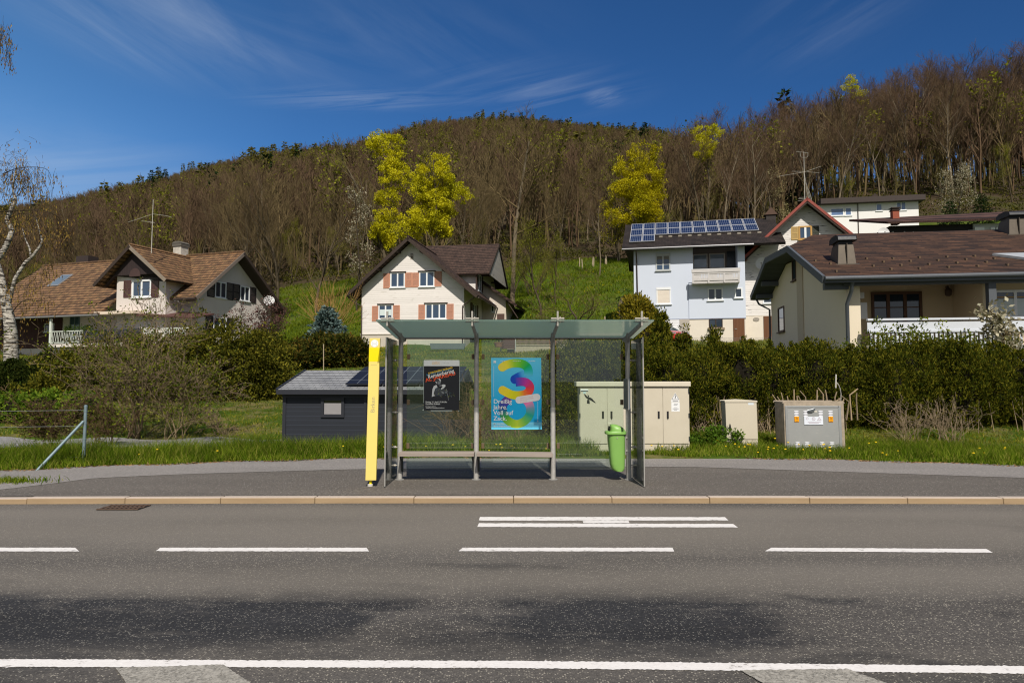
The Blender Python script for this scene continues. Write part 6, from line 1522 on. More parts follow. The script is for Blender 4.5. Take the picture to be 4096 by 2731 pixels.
# sheet-metal chimneys
M_CHIM = pmat('weathered copper sheet', (.105, .088, .07), .45, .2, 3, metal=.55); M_CHD = pmat('dark sheet cap', (.022, .024, .028), .5, .2, metal=.3)
def chimney(px, pyb, pyt, wpx):
    lo, hi = E[0], vr
    for _ in range(40):
        m = (lo + hi) / 2; z = fr.front(*c5(px, pyb), v=m)[1]
        if z > E[1] + (m - E[0]) * slf: lo = m
        else: hi = m
    v0 = lo; u0, zb_ = fr.front(*c5(px, pyb), v=v0); zt_ = fr.front(*c5(px, pyt), v=v0)[1]; k = F / (v0 + 27.5) / k5
    hw = wpx / 2 / k; zc_ = zb_ + (zt_ - zb_) * .70
    mb = MB(); mb.hexa([(u0 - hw, v0, zb_ - .4), (u0 + hw, v0, zb_ - .4), (u0 + hw, v0 + 1.3, zb_ - .1), (u0 - hw, v0 + 1.3, zb_ - .1), (u0 - hw * .74, v0 + .15, zc_), (u0 + hw * .74, v0 + .15, zc_), (u0 + hw * .74, v0 + 1.0, zc_), (u0 - hw * .74, v0 + 1.0, zc_)])
    c_ = mb.build('chimney', M_CHIM, h, bevel=.015)
    mb = MB(); mb.box(u0 - .012, u0 + .012, v0 - .0, v0 + .15, zb_, zc_); mb.slab([(u0 - hw - .06, v0 - .1, zb_ - .05), (u0 + hw + .06, v0 - .1, zb_ - .05), (u0 + hw + .06, v0 + .02, zb_ + .03), (u0 - hw - .06, v0 + .02, zb_ + .03)], .03); mb.build('flashing', M_CHIM, c_)
    mb = MB(); mb.box(u0 - hw * .7, u0 + hw * .7, v0 + .2, v0 + .95, zc_, zc_ + .12 * (zt_ - zb_)); mb.prism([(v0 - .02, zc_ + .1 * (zt_ - zb_)), (v0 + 1.15, zc_ + .1 * (zt_ - zb_)), (v0 + 1.1, zt_ - .08), (v0 + .85, zt_), (v0 + .3, zt_), (v0 + .03, zt_ - .08)], lambda a, b, n: (n, a, b), u0 - hw * .9, u0 + hw * .95); mb.build('chimney_cap', M_CHD, c_, bevel=.02)
chimney(838, 766, 506, 168); chimney(2318, 510, 300, 170)
# dormer roof light at the right edge
mb = MB(); p = f5(2080, 665, E[0] + 2.2); q = f5(2352, 760, E[0] + 1.2)
zrf = lambda v: E[1] + (v - E[0]) * slf
u0, u1 = f5(2070, 665, 2.0)[0], UX - .5
mb.slab([(u0, 1.9, zrf(1.9) + .12), (u1, 1.9, zrf(1.9) + .12), (u1, .75, zrf(.75) + .12), (u0 + 1.1, .75, zrf(.75) + .12)], .1); mb.build('roof_light', pmat('pale roof glazing', (.38, .40, .42), .3, .1), h)
# tile ventilators / snow guards
for (x, y) in ((560, 740), (690, 765), (740, 830), (1058, 785), (1145, 750), (1000, 722), (1226, 720), (1210, 812), (1296, 778), (1376, 744), (1452, 712), (1454, 806), (1535, 770), (1612, 736), (1690, 706), (1702, 795), (1776, 758), (1852, 728), (1926, 700), (1953, 786), (2027, 752), (2096, 722), (2208, 776)):
    lo, hi = E[0], vr
    for _ in range(30):
        m = (lo + hi) / 2
        if fr.front(*c5(x, y), v=m)[1] > zrf(m): lo = m
        else: hi = m
    u_ = fr.front(*c5(x, y), v=lo)[0]
    mb = MB(); mb.slab([(u_ - .03, lo - .09, zrf(lo - .09) + .09), (u_ + .03, lo - .09, zrf(lo - .09) + .09), (u_ + .03, lo + .09, zrf(lo + .09) + .05), (u_ - .03, lo + .09, zrf(lo + .09) + .05)], .08); mb.build('snow_guard', bpy.data.materials['brown snow guard'] if 'brown snow guard' in bpy.data.materials else pmat('brown snow guard', (.15, .10, .06), .8), rf)

# ------------------------------------------------------------------ long brown-roofed house and white house up the slope
fr = Fr(3500, 935, 64, -7); h = fr.root('house', label='long low house with brown corrugated roof and dark front above the beige bungalow', cat='house')
f6 = lambda x, y, v=0: fr.front(*c5(x, y), v=v)
a = f6(1035, 405, -.8); b = f6(2352, 345, -.8); rz = f6(1035, 358, 3.0)[1]; r2 = f6(2352, 275, 3.0)[1]
M_CORR = tile_mat('brown corrugated roof', (.085, .045, .04), (.07, .04, .035), (.03, .02, .018), 2.2, .2)
mb = MB(); mb.slab([(a[0] + 1.5, -.8, a[1]), (a[0] + 34, -.8, a[1] + .2), (a[0] + 34, 4, rz + .9), (a[0] - .2, 4, rz)], .2); mb.build('roof', M_CORR, h)
mb = MB(); mb.box(a[0] + 2.2, a[0] + 32, .6, 5, -3.5, a[1] - .1); mb.build('wall', pmat('dark timber', (.022, .02, .022), .9, .2), h)  # wall in one very dark tone
p = f6(1940, 430)[0]; p2 = f6(2240, 430)[0]; mb = MB(); mb.box(p, p2, .45, .6, -3.5, a[1] - .15); mb.build('wall', pmat('pale render panel', (.5, .52, .52), .9, .05), h)
for x0, x1, y0, y1 in ((1925, 2008, 448, 505), (2065, 2100, 450, 505), (2112, 2132, 452, 500), (1870, 1915, 475, 505)):
    p, q = c5(x0, y0), c5(x1, y1); a0, a1, b0, b1 = fr.rect(p[0], q[0], p[1], q[1], .4); mb = MB(); mb.box(a0, a1, .3, .44, b0 - .3, b1); mb.build('white_panel', M_WHITE, h)
for x in (1240, 1340, 1415, 1550, 1620, 1695, 1840): u_ = f6(x, 490)[0]; mb = MB(); mb.box(u_ - .04, u_ + .05, .3, .6, -3, f6(x, 478)[1]); mb.build('railing_post', M_EDGE, h)
u_, z_ = f6(1243, 340, 2.6); mb = MB(); mb.box(u_ - .3, u_ + .3, 2.3, 2.9, z_ - 1, z_ + .35); ch = mb.build('chimney', pmat('red brick chimney', (.26, .07, .04), .9, .2, 8), h); z2 = f6(1243, 292, 2.6)[1]; mb = MB(); mb.box(u_ - .38, u_ + .38, 2.2, 3.0, z_ + .35, z_ + .43); mb.box(u_ - .4, u_ + .4, 2.2, 3.0, z_ + .55, z_ + .63); mb.box(u_ - .05, u_ + .05, 2.5, 2.6, z_ + .43, z_ + .55); mb.build('chimney_cap', M_BEAM, ch)
dish('satellite_dish', at(3534, 932, 62.5), .48, (-.2, -1, .25), 'white satellite dish below the brown corrugated roof')

fr = Fr(3293, 905, 100, -10); h = fr.root('house', label='white modern house with flat dark roof high on the slope', cat='house')
f7 = lambda x, y, v=0: fr.front(*c5(x, y), v=v)
u0, u1 = f7(632, 300)[0], f7(1447, 300)[0]; zt_ = f7(1000, 245)[1]
M_W7 = pmat('bright white render', (.74, .73, .72), .9, .03, 1)
mb = MB(); mb.box(u0 - 1, u1, 0, 9, -8, zt_); mb.build('wall', M_W7, h)
mb = MB(); mb.box(u0 - .6, u1 + .6, -1.0, 10, zt_, zt_ + .75); mb.build('roof', pmat('dark flat roof edge', (.045, .033, .03), .8, .2), h)
for x0, x1, y0, y1, s_ in ((690, 805, 285, 352, 1), (815, 872, 280, 350, 1), (1080, 1135, 247, 310, 1), (1255, 1340, 232, 305, 2)):
    p, q = c5(x0, y0), c5(x1, y1); a0, a1, b0, b1 = fr.rect(p[0], q[0], p[1], q[1]); window(h, Wf(0), a0, a1, b0, b1, 0, s_, fr=.12, pm=pane_mat('hill window pane', (.10, .16, .30), .08) if 'hill window pane' not in bpy.data.materials else bpy.data.materials['hill window pane'])
p_ = f7(925, 300)[0]; pipe(h, [(p_, -.1, -6), (p_, -.1, zt_)], .06)
p = f7(1080, 150, 9.5); mb = MB(); mb.prism([(p[0] - 3, zt_ + .5), (p[0] + 3, zt_ + .5), (p[0], p[1])], lambda a, b, n: (a, n, b), 9.9, 14); mb.build('rear_gable', M_BEAM, h)

# ------------------------------------------------------------------ dark shed behind the verge
fr = Fr(1130, 1790, 18.5, -6); h = fr.root('garden_shed', label='low dark grey clad shed with metal tile roof and solar panels behind the shelter', cat='shed')
fs = lambda x, y, v=0: fr.front(x, y, v)
M_CLAD = board_mat('anthracite boards', (.016, .019, .027), .118, 4.5, .6, .012, .1)
M_ANT = pmat('anthracite trim', (.02, .022, .03), .55, .1)
M_MT = tile_mat('silver grey metal tiles', (.30, .31, .34), (.27, .28, .31), (.14, .145, .16), .17, .19)
uR = fs(1809, 1650)[0]; zE = fs(1400, 1560, -.12)[1]; Dp = 2.7
zR = zE + .54; vR = Dp * .62
mb = MB(); mb.prism([(0, -.5), (Dp, -.5), (Dp, zE), (vR, zR - .06), (0, zE)], lambda a, b, n: (n, a, b), 0, uR); mb.build('wall', M_CLAD, h)
mb = MB(); mb.slab([(-.08, -.16, zE + .02), (uR + .1, -.16, zE + .02), (uR + .1, vR, zR), (-.08, vR, zR)], .05); rf = mb.build('roof', M_MT, h)
mb = MB(); mb.slab([(-.08, Dp + .14, zE + .05), (uR + .1, Dp + .14, zE + .05), (uR + .1, vR, zR), (-.08, vR, zR)], .05); mb.build('roof', M_MT, h)
mb = MB(); mb.box(-.1, uR + .12, -.22, -.14, zE - .11, zE + .01); mb.box(-.02, uR + .02, -.03, .0, zE - .2, zE); mb.build('gutter', M_ANT, rf)
for u_ in (-.13, uR + .09): mb = MB(); mb.slab([(u_, -.2, zE + .04), (u_ + .05, -.2, zE + .04), (u_ + .05, vR, zR + .03), (u_, vR, zR + .03)], .12); mb.slab([(u_, Dp + .18, zE + .04), (u_ + .05, Dp + .18, zE + .04), (u_ + .05, vR, zR + .03), (u_, vR, zR + .03)], .12); mb.build('verge_trim', M_ANT, rf)
for u_ in (0, uR - .07): mb = MB(); mb.box(u_ - .01, u_ + .08, -.025, .0, -.5, zE - .1); mb.build('corner_trim', M_ANT, h)
c6 = lambda x, y: (1050 + x * 650 / 2265, 1400 + y * 650 / 2265)
p, q = c6(1418, 640), c6(1450, 1200); a0, a1, b0, b1 = fr.rect(p[0], q[0], p[1], q[1]); mb = MB(); mb.wbox(Wf(0), a0, a1, -.5, zE - .15, 0, .025); mb.build('batten', M_ANT, h)
p, q = c6(820, 662), c6(1143, 935); a0, a1, b0, b1 = fr.rect(p[0], q[0], p[1], q[1]); wo = window(h, Wf(0), a0, a1, b0, b1, 0, 1, fr=.075, fm=M_ANT, pm=pane_mat('shed pane', (.01, .012, .016)), sill=False, out=.04)
mb = MB(); mb.wbox(Wf(0), a0 + .085, a1 - .085, b0 + .08, b0 + .08 + (b1 - b0) * .56, .012, .02); mb.build('frosted_pane', pmat('frosted pane', (.26, .25, .26), .5, .12, 6), wo)
ss = (zR - zE) / (vR + .16)
def osr(u, v, d=.0): return (u, v, zE + .02 + (v + .16) * ss + d)
t = NT('black solar cells'); uv = t.coord('UV'); br = t.n('ShaderNodeTexBrick'); br.offset = 0; br.inputs['Scale'].default_value = 1; br.inputs['Brick Width'].default_value = .33; br.inputs['Row Height'].default_value = .85; br.inputs['Mortar Size'].default_value = .006
br.inputs['Color1'].default_value = (.010, .011, .018, 1); br.inputs['Color2'].default_value = (.012, .013, .021, 1); br.inputs['Mortar'].default_value = (.2, .22, .25, 1); t.l(uv, br.inputs['Vector']); M_PVK = t.done(t.pbsdf(br.outputs['Color'], .45, 0, None, .2))
ua = fs(*c6(1140, 470), v=0)[0]
k = 0; x = ua + .02
while x + .95 < uR + .1:
    mb = MB(); mb.slab([osr(x, .02, .09), osr(x + .96, .02, .09), osr(x + .96, vR - .02, .09), osr(x, vR - .02, .09)], .035); po = mb.build('solar_panel', M_ANT, rf)
    mb = MB(); mb.slab([osr(x + .012, .032, .094), osr(x + .948, .032, .094), osr(x + .948, vR - .032, .094), osr(x + .012, vR - .032, .094)], .003); mb.build('solar_cells', M_PVK, po)
    x += .985
# ------------------------------------------------------------------ growing trees
def grow(seed, H, r0, lv, trunk_frac=.45, lean=0.0, spread=1.0, up=.25, wig=.16, kids=(9, 6, 5, 4), lens=(.42, .5, .5, .55), ang=(48, 45, 42, 40), steps=(7, 5, 4, 3), rmin=.006, first=None, pts=None):
    """branching skeleton: arrays p0, p1, r0, r1, level and tips"""
    rg = random.Random(seed); P0, P1, R0, R1, LV = [], [], [], [], []; tips = []
    def limb(p, d, L, r, level):
        n = steps[min(level, len(steps) - 1)]; step = L / n; path = [(p.copy(), r, d.copy())]
        rend = max(rmin, r * (.35 if level else .3))
        for i in range(n):
            d = (d + Vector((rg.gauss(0, wig), rg.gauss(0, wig), rg.gauss(0, wig * .6) + up * (.10 if level else .0)))).normalized()
            q = p + d * step; ra = r + (rend - r) * i / n; rb = r + (rend - r) * (i + 1) / n
            P0.append(tuple(p)); P1.append(tuple(q)); R0.append(ra); R1.append(rb); LV.append(level)
            p = q; path.append((p.copy(), rb, d.copy()))
        tips.append((tuple(p), tuple(d), level))
        if level + 1 >= lv: return
        k = kids[min(level, len(kids) - 1)]
        f0 = trunk_frac if level == 0 else .25
        for j in range(k):
            f = f0 + (1 - f0) * (j + rg.random()) / k
            x = f * n; i = min(int(x), n - 1); t_ = x - i
            bp = path[i][0].lerp(path[i + 1][0], t_); br = path[i][1] + (path[i + 1][1] - path[i][1]) * t_; bd = path[i][2]
            a = R(ang[min(level, len(ang) - 1)] * rg.uniform(.6, 1.25)) * spread
            ax = bd.cross(Vector((rg.gauss(0, 1), rg.gauss(0, 1), rg.gauss(0, 1)))).normalized()
            nd = (Matrix.Rotation(a, 3, ax) @ bd)
            nd.z += up * .5; nd.normalize()
            ll = lens[min(level, len(lens) - 1)] * L * rg.uniform(.7, 1.2) * (1.0 - .45 * (f - f0) / (1 - f0) if level == 0 else 1)
            limb(bp, nd, ll, max(rmin, br * rg.uniform(.45, .7)), level + 1)
    if first is None: first = [(Vector((0, 0, -.3)), Vector((lean, 0, 1)).normalized(), H, r0)]
    for p, d, L, r in first: limb(p, d, L, r, 0)
    return np.array(P0), np.array(P1), np.array(R0), np.array(R1), np.array(LV), tips

def tree_parts(name, sk, bark, twig, root, split=2, tw_scale=1.0, sides=(6, 3)):
    P0, P1, R0, R1, LV, tips = sk
    a = LV < split
    v, f = seg_tubes(P0[a], P1[a], R0[a], R1[a] * .98, sides[0]); link('trunk', raw_mesh('trunk', v, f, bark, smooth=True), root)
    b = ~a
    if b.any():
        v, f = seg_tubes(P0[b], P1[b], np.maximum(R0[b], 0) * tw_scale, R1[b] * tw_scale, sides[1]); return link('crown', raw_mesh('crown', v, f, twig), root)

BK_GREY = bark_mat('grey-brown bark', (.04, .033, .023), (.12, .10, .068)); BK_PALE = bark_mat('pale bark', (.075, .063, .043), (.21, .175, .125)); BK_DARK = bark_mat('dark bark', (.03, .025, .02), (.09, .075, .055))  # grey, pale and dark are the bark's own tones
TW_BRN = bark_mat('brown twigs', (.085, .064, .034), (.168, .13, .068)); TW_RED = bark_mat('reddish beech twigs', (.078, .052, .034), (.145, .10, .064)); TW_OLV = bark_mat('olive budding twigs', (.10, .09, .03), (.18, .155, .055)); TW_ORG = bark_mat('orange willow twigs', (.30, .17, .06), (.42, .27, .11)); TW_DRY = bark_mat('dry pale twigs', (.19, .145, .09), (.36, .29, .2))
LF_YEL = leaf_mat('yellow-green maple bloom', [(.30, .28, .008), (.50, .47, .012), (.68, .66, .05)], .35, .35)
LF_YEL2 = leaf_mat('golden bloom', [(.24, .20, .006), (.42, .37, .010), (.58, .53, .03)], .3, .3)
LF_BUD = leaf_mat('olive buds', [(.09, .10, .012), (.17, .18, .022), (.26, .26, .04)], .3)
LF_WHT = leaf_mat('white blossom', [(.18, .16, .12), (.34, .31, .24), (.5, .47, .38)], .25)
LF_THU = leaf_mat('thuja sprays', [(.016, .028, .005), (.045, .058, .007), (.09, .092, .010), (.17, .15, .016)], .13, 1.5)
LF_THD = leaf_mat('dark thuja sprays', [(.012, .022, .006), (.03, .045, .010), (.055, .065, .014)], .2, 1.0)
LF_SPR = leaf_mat('blue spruce needles', [(.05, .085, .09), (.10, .15, .155), (.18, .24, .24)], .1)
LF_DKC = leaf_mat('dark conifer needles', [(.008, .02, .008), (.02, .038, .013), (.04, .06, .02)], .1)
LF_LAR = leaf_mat('larch spring needles', [(.075, .075, .018), (.13, .125, .03), (.18, .165, .045)], .3)
LF_SHR = leaf_mat('fresh shrub leaves', [(.05, .075, .01), (.11, .14, .018), (.22, .24, .03)], .35)
LF_PUR = leaf_mat('purple plum leaves', [(.05, .022, .026), (.10, .045, .045), (.2, .12, .11)], .25)

def leaves_at(tips, lo, n, spread, L, Wd, up=.3, rg=NR):
    T = np.array([t_[0] for t_ in tips if t_[2] >= lo]); 
    idx = rg.integers(0, len(T), n); C = T[idx] + rg.normal(size=(n, 3)) * spread
    D = rg.normal(size=(n, 3)) + [0, 0, up]
    return leaf_cards(C, D, L * (.6 + .8 * rg.random(n)), Wd * (.6 + .8 * rg.random(n)))

# -- prototypes of bare woodland trees (unit heights given, scaled when placed)
def bare_proto(seed, kind, name='bare_tree'):
    t = thing(name, (0, 0, -500))
    if kind == 'tall':      # beech: long trunk, ascending crown
        sk = grow(seed, 24, .23, 4, trunk_frac=.40, spread=1.0, up=.4, wig=.06, kids=(16, 9, 7), lens=(.30, .5, .5), ang=(40, 42, 45), steps=(9, 5, 3, 2), rmin=.015)
        tree_parts(name, sk, BK_PALE if seed % 2 else BK_GREY, TW_RED, t, 2, 1.0)
    elif kind == 'spread':   # lime / oak: limbs from low down
        sk = grow(seed, 15, .24, 4, trunk_frac=.22, spread=1.0, up=.45, wig=.11, kids=(13, 9, 7), lens=(.52, .5, .48), ang=(46, 44, 42), steps=(8, 6, 4, 2), rmin=.014)
        tree_parts(name, sk, BK_GREY, TW_BRN, t, 2, 1.0)
    elif kind == 'bushy':    # multi-stemmed, ascending
        rg = random.Random(seed); first = [(Vector((rg.uniform(-.5, .5), rg.uniform(-.5, .5), -.3)), Vector((rg.gauss(0, .2), rg.gauss(0, .2), 1)).normalized(), rg.uniform(9, 13), .13) for _ in range(4)]
        sk = grow(seed, 12, .2, 3, trunk_frac=.2, spread=.75, up=.5, wig=.09, kids=(14, 8), lens=(.3, .45), ang=(38, 40), steps=(7, 4, 2), rmin=.015, first=first)
        tree_parts(name, sk, BK_GREY, TW_OLV, t, 1, 1.0)
    elif kind == 'budding':
        sk = grow(seed, 12, .17, 4, trunk_frac=.25, spread=.9, up=.45, wig=.11, kids=(11, 7, 5), lens=(.4, .5, .45), ang=(42, 42, 42), steps=(7, 5, 3, 2), rmin=.012)
        tree_parts(name, sk, BK_GREY, TW_OLV, t, 2, 1.0)
        v, f = leaves_at(sk[5], 2, 2600, .25, .17, .10); link('foliage', raw_mesh('foliage', v, f, LF_BUD), t)
    PH[t.name] = float(max(sk[1][:, 2])); return t
PH = {}
PROTO = {k: [bare_proto(s, k) for s in seeds] for k, seeds in (('tall', (1, 2, 3, 4, 5)), ('spread', (11, 12, 13, 14)), ('bushy', (21, 22, 23)), ('budding', (31, 32, 33)))}

def conifer(name, seed, H, Rb, leaf, bark, nw=16, per=9, L=.5, dens=1.0, root=None, droop=-.15):
    rg = np.random.default_rng(seed); t = root or thing(name, (0, 0, 0))
    mb = MB(); mb.tube([(0, 0, -.3), (0, 0, H * .6), (0, 0, H)], [H * .014, H * .009, .01], 6); mb.build('trunk', bark, t, uv=False)
    C = []; D = []
    for i in range(nw):
        z = H * (.06 + .93 * (i + rg.random() * .5) / nw); r = Rb * (1 - z / H) ** .85 * rg.uniform(.8, 1.1) + .05
        for j in range(per):
            a = 2 * np.pi * (j + rg.random()) / per; d = np.array([np.cos(a), np.sin(a), droop + rg.normal() * .12])
            m = max(3, int(r / L * 5 * dens))
            s_ = rg.random(m) ** .7
            C.append(np.array([0, 0, z]) + d * (r * s_)[:, None] + rg.normal(size=(m, 3)) * L * .12); D.append(np.tile(d, (m, 1)) + rg.normal(size=(m, 3)) * .55)
    C = np.concatenate(C); D = np.concatenate(D)
    v, f = leaf_cards(C, D, L * (.5 + rg.random(len(C))), L * .45 * (.6 + rg.random(len(C)))); link('crown', raw_mesh('crown', v, f, leaf), t)
    return t

# -- the wood: individual trees on the lower slopes
placed = []
WOODN = 0
used = set()
def put(kind, x, y, h, label, group, i=None):
    """a tree of the given kind, its proto scaled to height h"""
    ps = PROTO[kind]; i = rnd.randrange(len(ps)) if i is None else i; pr = ps[i]
    base = PH[pr.name]
    s = h / base; sx = s * rnd.uniform(.85, 1.12)
    loc = (x, y, tz(x, y) - .1); rz = rnd.uniform(0, 6.28)
    if (kind, i) not in used:
        used.add((kind, i)); pr.location = loc; pr.rotation_euler = (0, 0, rz); pr.scale = (sx, sx, s); pr['category'] = 'tree'; pr['label'] = label; pr['group'] = group; o = pr
    else: o = dup(pr, loc, rz, (sx, sx, s), label, group); o['category'] = 'tree'
    placed.append((x, y)); return o
SKY_PX = [-900, 0, 200, 345, 600, 950, 1300, 1700, 2050, 2350, 2500, 2700, 2800, 3000, 3200, 3400, 3700, 4000, 4400]
SKY_PY = [800, 782, 765, 722, 690, 598, 525, 455, 438, 462, 480, 478, 438, 408, 352, 318, 222, 165, 95]
def max_h(px, Y, z, drop=14):
    return at(px, float(np.interp(px, SKY_PX, SKY_PY)) + drop, Y).z - z
def free(x, y, d):
    return all((x - a) ** 2 + (y - b) ** 2 > d * d for a, b in placed)
G_R, L_R = 'bare beeches above the bungalow', 'tall bare beech with thin trunk in the wood on the slope above the bungalow'
G_L, L_L = 'bare trees behind the houses', 'bare brown tree in the wood behind the shingled and red-brown roofed houses'
G_B, L_B = 'budding trees in the wood', 'olive budding tree among the bare trunks of the wood'
G_M, L_M = 'bare multi-stemmed trees in the wood', 'bare multi-stemmed tree at the foot of the wood'
# the row standing against the sky on the right
for i in range(92):
    px_ = 2740 + i * 18.5 + rnd.uniform(-12, 12); y = rnd.uniform(148, 172); x = (px_ - CX) / F * y
    put('tall', x, y, min(34, max_h(px_, y, tz(x, y), rnd.uniform(-12, 70))), L_R, G_R)
n = 0
while n < 48:
    px_ = rnd.uniform(2720, 4400); y = rnd.uniform(float(wood_edge(px_)) + 6, 146); x = (px_ - CX) / F * y
    if not free(x, y, 3.2): continue
    k = rnd.choice(['tall', 'tall', 'tall', 'budding', 'bushy'])
    put(k, x, y, min({'tall': rnd.uniform(18, 26), 'budding': rnd.uniform(9, 13), 'bushy': rnd.uniform(8, 12)}[k], max_h(px_, y, tz(x, y), 40)), *{'tall': (L_R, G_R), 'budding': (L_B, G_B), 'bushy': (L_M, G_M)}[k]); n += 1
n = 0
while n < 118:
    px_ = rnd.uniform(-150, 2720); e = float(wood_edge(px_)); y = e + 4 + rnd.random() ** 1.3 * 72; x = (px_ - CX) / F * y
    if not free(x, y, 3.4): continue
    k = rnd.choices(['spread', 'tall', 'budding', 'bushy'], [.36, .22, .2, .22])[0]
    h_ = {'tall': rnd.uniform(15, 22), 'spread': rnd.uniform(12, 17), 'budding': rnd.uniform(7, 11), 'bushy': rnd.uniform(7, 11)}[k]
    h_ = min(h_, max_h(px_, y, tz(x, y)) * rnd.uniform(.8, 1.0))
    if h_ < 5.5: continue
    put(k, x, y, h_, *{'tall': (L_L, G_L), 'spread': (L_L, G_L), 'budding': (L_B, G_B), 'bushy': (L_M, G_M)}[k]); n += 1
def put_px(kind, px, Y, pytop, label, group=None, i=None):
    x = (px - CX) / F * Y; z = tz(x, Y); return put(kind, x, Y, at(px, pytop, Y).z - z, label, group, i)
o = put_px('spread', 1105, 76, 640, 'broad bare tree with fanning limbs behind the dish gable', None, 0)
o = put_px('spread', 1260, 80, 660, 'bare grey tree with crooked limbs beside the slim white blossom tree', None, 1)
put_px('spread', 960, 82, 690, 'bare tree rising behind the chimney of the red-brown roofed house', None, 2)
put_px('tall', 1690, 104, 480, 'tall bare tree reaching the hill skyline between the yellow maples', None, 1)
put_px('spread', 2250, 106, 640, 'wide bare tree right of the pale-trunked tree above the meadow', None, 3)
put_px('tall', 2400, 88, 700, 'slender pale trunk standing alone at the upper meadow edge', None, 0)
put_px('budding', 2165, 69, 880, 'small olive budding tree low on the meadow behind the lean-to', None, 1)
put_px('budding', 2222, 73, 930, 'olive budding tree standing higher on the meadow than its smaller neighbour', None, 0)
put_px('bushy', 2125, 78, 930, 'olive multi-stemmed bush tree at the wooded side of the meadow', None, 1)
put_px('budding', 2050, 74, 960, 'olive bush-like tree beside the pale-trunked tree', None, 2)

# -- pale-trunked old tree behind the middle house
def special(name, px, Y, label, cat='tree', group=None, z=None):
    x = (px - CX) / F * Y; return thing(name, (x, Y, tz(x, Y) - .1 if z is None else z), 0, label, cat, group)
t = special('old_tree', 2050, 71, 'old bare tree with a pale peeling trunk behind the middle house')
zt0 = t.location.z
sk = grow(77, at(2050, 560, 71).z - zt0, .3, 4, trunk_frac=.45, spread=1.05, up=.3, wig=.022, kids=(15, 9, 7), lens=(.36, .5, .5), ang=(62, 48, 46), steps=(10, 6, 4, 3), rmin=.013)
tree_parts('old_tree', sk, BK_PALE, TW_BRN, t, 1)

# -- flowering maples
def maple(px, Y, ptop, pw, label, leaf, seed, n=9000, base=None, lean=0.0, H=None, cs=.5, blobs=None):
    t = special('flowering_maple', px, Y, label)
    if base: t.location.z = base
    H = at(px, ptop, Y).z - t.location.z; wd = pw / F * Y / 2
    sk = grow(seed, H, H * .016, 4, trunk_frac=.18, lean=lean, spread=.9, up=.55, wig=.09, kids=(15, 7, 5), lens=(min(.5, wd / H * 1.15), .5, .45), ang=(45, 45, 45), steps=(9, 5, 3, 2), rmin=.014)
    tree_parts('maple', sk, BK_GREY, TW_OLV, t, 2)
    T = np.array([q[0] for q in sk[5] if q[2] >= 2]); m = len(T)
    idx = NR.choice(m, min(m, 420), replace=False); C = T[idx] + NR.normal(size=(len(idx), 3)) * .15
    if blobs: k = Y / F; C = np.array([p for p in T for bx, by, rx, ry in blobs[:1]][:0] + [p for p in T if any(((p[0] - q[0]) / (rx * k)) ** 2 + ((p[2] - q[2]) / (ry * k)) ** 2 < 1.2 for q, rx, ry in [(at(bx, by, Y) - t.location, rx, ry) for bx, by, rx, ry in blobs])][:260]).reshape(-1, 3)
    if blobs:
        k = Y / F
        for bx, by, rx, ry in blobs:
            c = np.array(at(bx, by, Y) - t.location); m_ = int(rx * ry / 72 * (Y / 84) ** .5)
            d = unit(NR.normal(size=(m_, 3))) * (.45 + .6 * NR.random((m_, 1)) ** .6); C = np.concatenate([C, c + d * [rx * k, rx * k * .9, ry * k]])
        n = len(C) * 74
    v, f = clumps(C, cs * NR.uniform(.5, 1.2, len(C)), n // len(C), .18, .12, .4, .8, .1); link('blossom', raw_mesh('blossom', v, f, leaf), t)
    return t
HB = lambda L_: [(1300 + a * .595, 400 + b * .595, c * .595, d * .595) for a, b, c, d in L_]
RB_ = lambda L_: [(2600 + a * .636, 100 + b * .636, c * .636, d * .636) for a, b, c, d in L_]
maple(1580, 84, 540, 200, 'tall slender yellow-green flowering maple with ragged top behind the shingled house', LF_YEL, 5, 5000, lean=-.05, blobs=HB([(400, 290, 125, 70), (430, 400, 105, 75), (490, 520, 120, 100), (425, 660, 75, 60), (440, 790, 75, 70), (405, 930, 70, 70)]))
maple(1745, 81, 640, 230, 'broad yellow-green flowering maple beside the taller one behind the shingled house', LF_YEL, 6, 5000, blobs=HB([(760, 420, 75, 55), (740, 520, 150, 85), (855, 560, 85, 65), (680, 620, 100, 85), (760, 700, 140, 95), (640, 800, 105, 85), (760, 850, 95, 80), (930, 650, 75, 45), (560, 880, 90, 65)]))
maple(2565, 96, 605, 210, 'large dense golden flowering maple beside the solar panel roof', LF_YEL2, 7, 5000, cs=.6, blobs=HB([(2140, 355, 105, 55), (2080, 450, 130, 85), (2180, 520, 125, 115), (2060, 600, 140, 105), (2200, 660, 95, 95), (2120, 760, 150, 80), (1965, 800, 85, 60)]))
maple(2830, 112, 520, 120, 'yellow flowering tree halfway up the wood beyond the solar panels', LF_YEL, 8, 1500, blobs=RB_([(330, 680, 75, 45), (400, 675, 65, 45), (340, 750, 80, 45)]))
maple(3420, 126, 330, 90, 'small yellow flowering crown standing against the sky among bare beeches', LF_YEL, 9, 1200, blobs=RB_([(1265, 350, 40, 36), (1290, 420, 62, 36), (1240, 392, 36, 26), (1335, 470, 36, 36)]))
maple(2480, 100, 820, 130, 'small golden bush-like maple beside the larger golden one', LF_YEL2, 10, 3000)
def blossom(px, Y, ptop, pw, label, seed, n, lf=LF_WHT):
    t = special('blossom_tree', px, Y, label); H = at(px, ptop, Y).z - t.location.z; wd = pw / F * Y / 2
    sk = grow(seed, H, .12, 4, trunk_frac=.12, spread=1.0, up=.35, wig=.12, kids=(10, 6, 4), lens=(min(.6, wd / H * 1.2), .5, .5), steps=(7, 4, 3, 2), rmin=.012); tree_parts('blossom', sk, BK_DARK, TW_BRN, t, 2)
    v, f = leaves_at(sk[5], 2, n, .25, .16, .12); link('blossom', raw_mesh('blossom', v, f, lf), t)
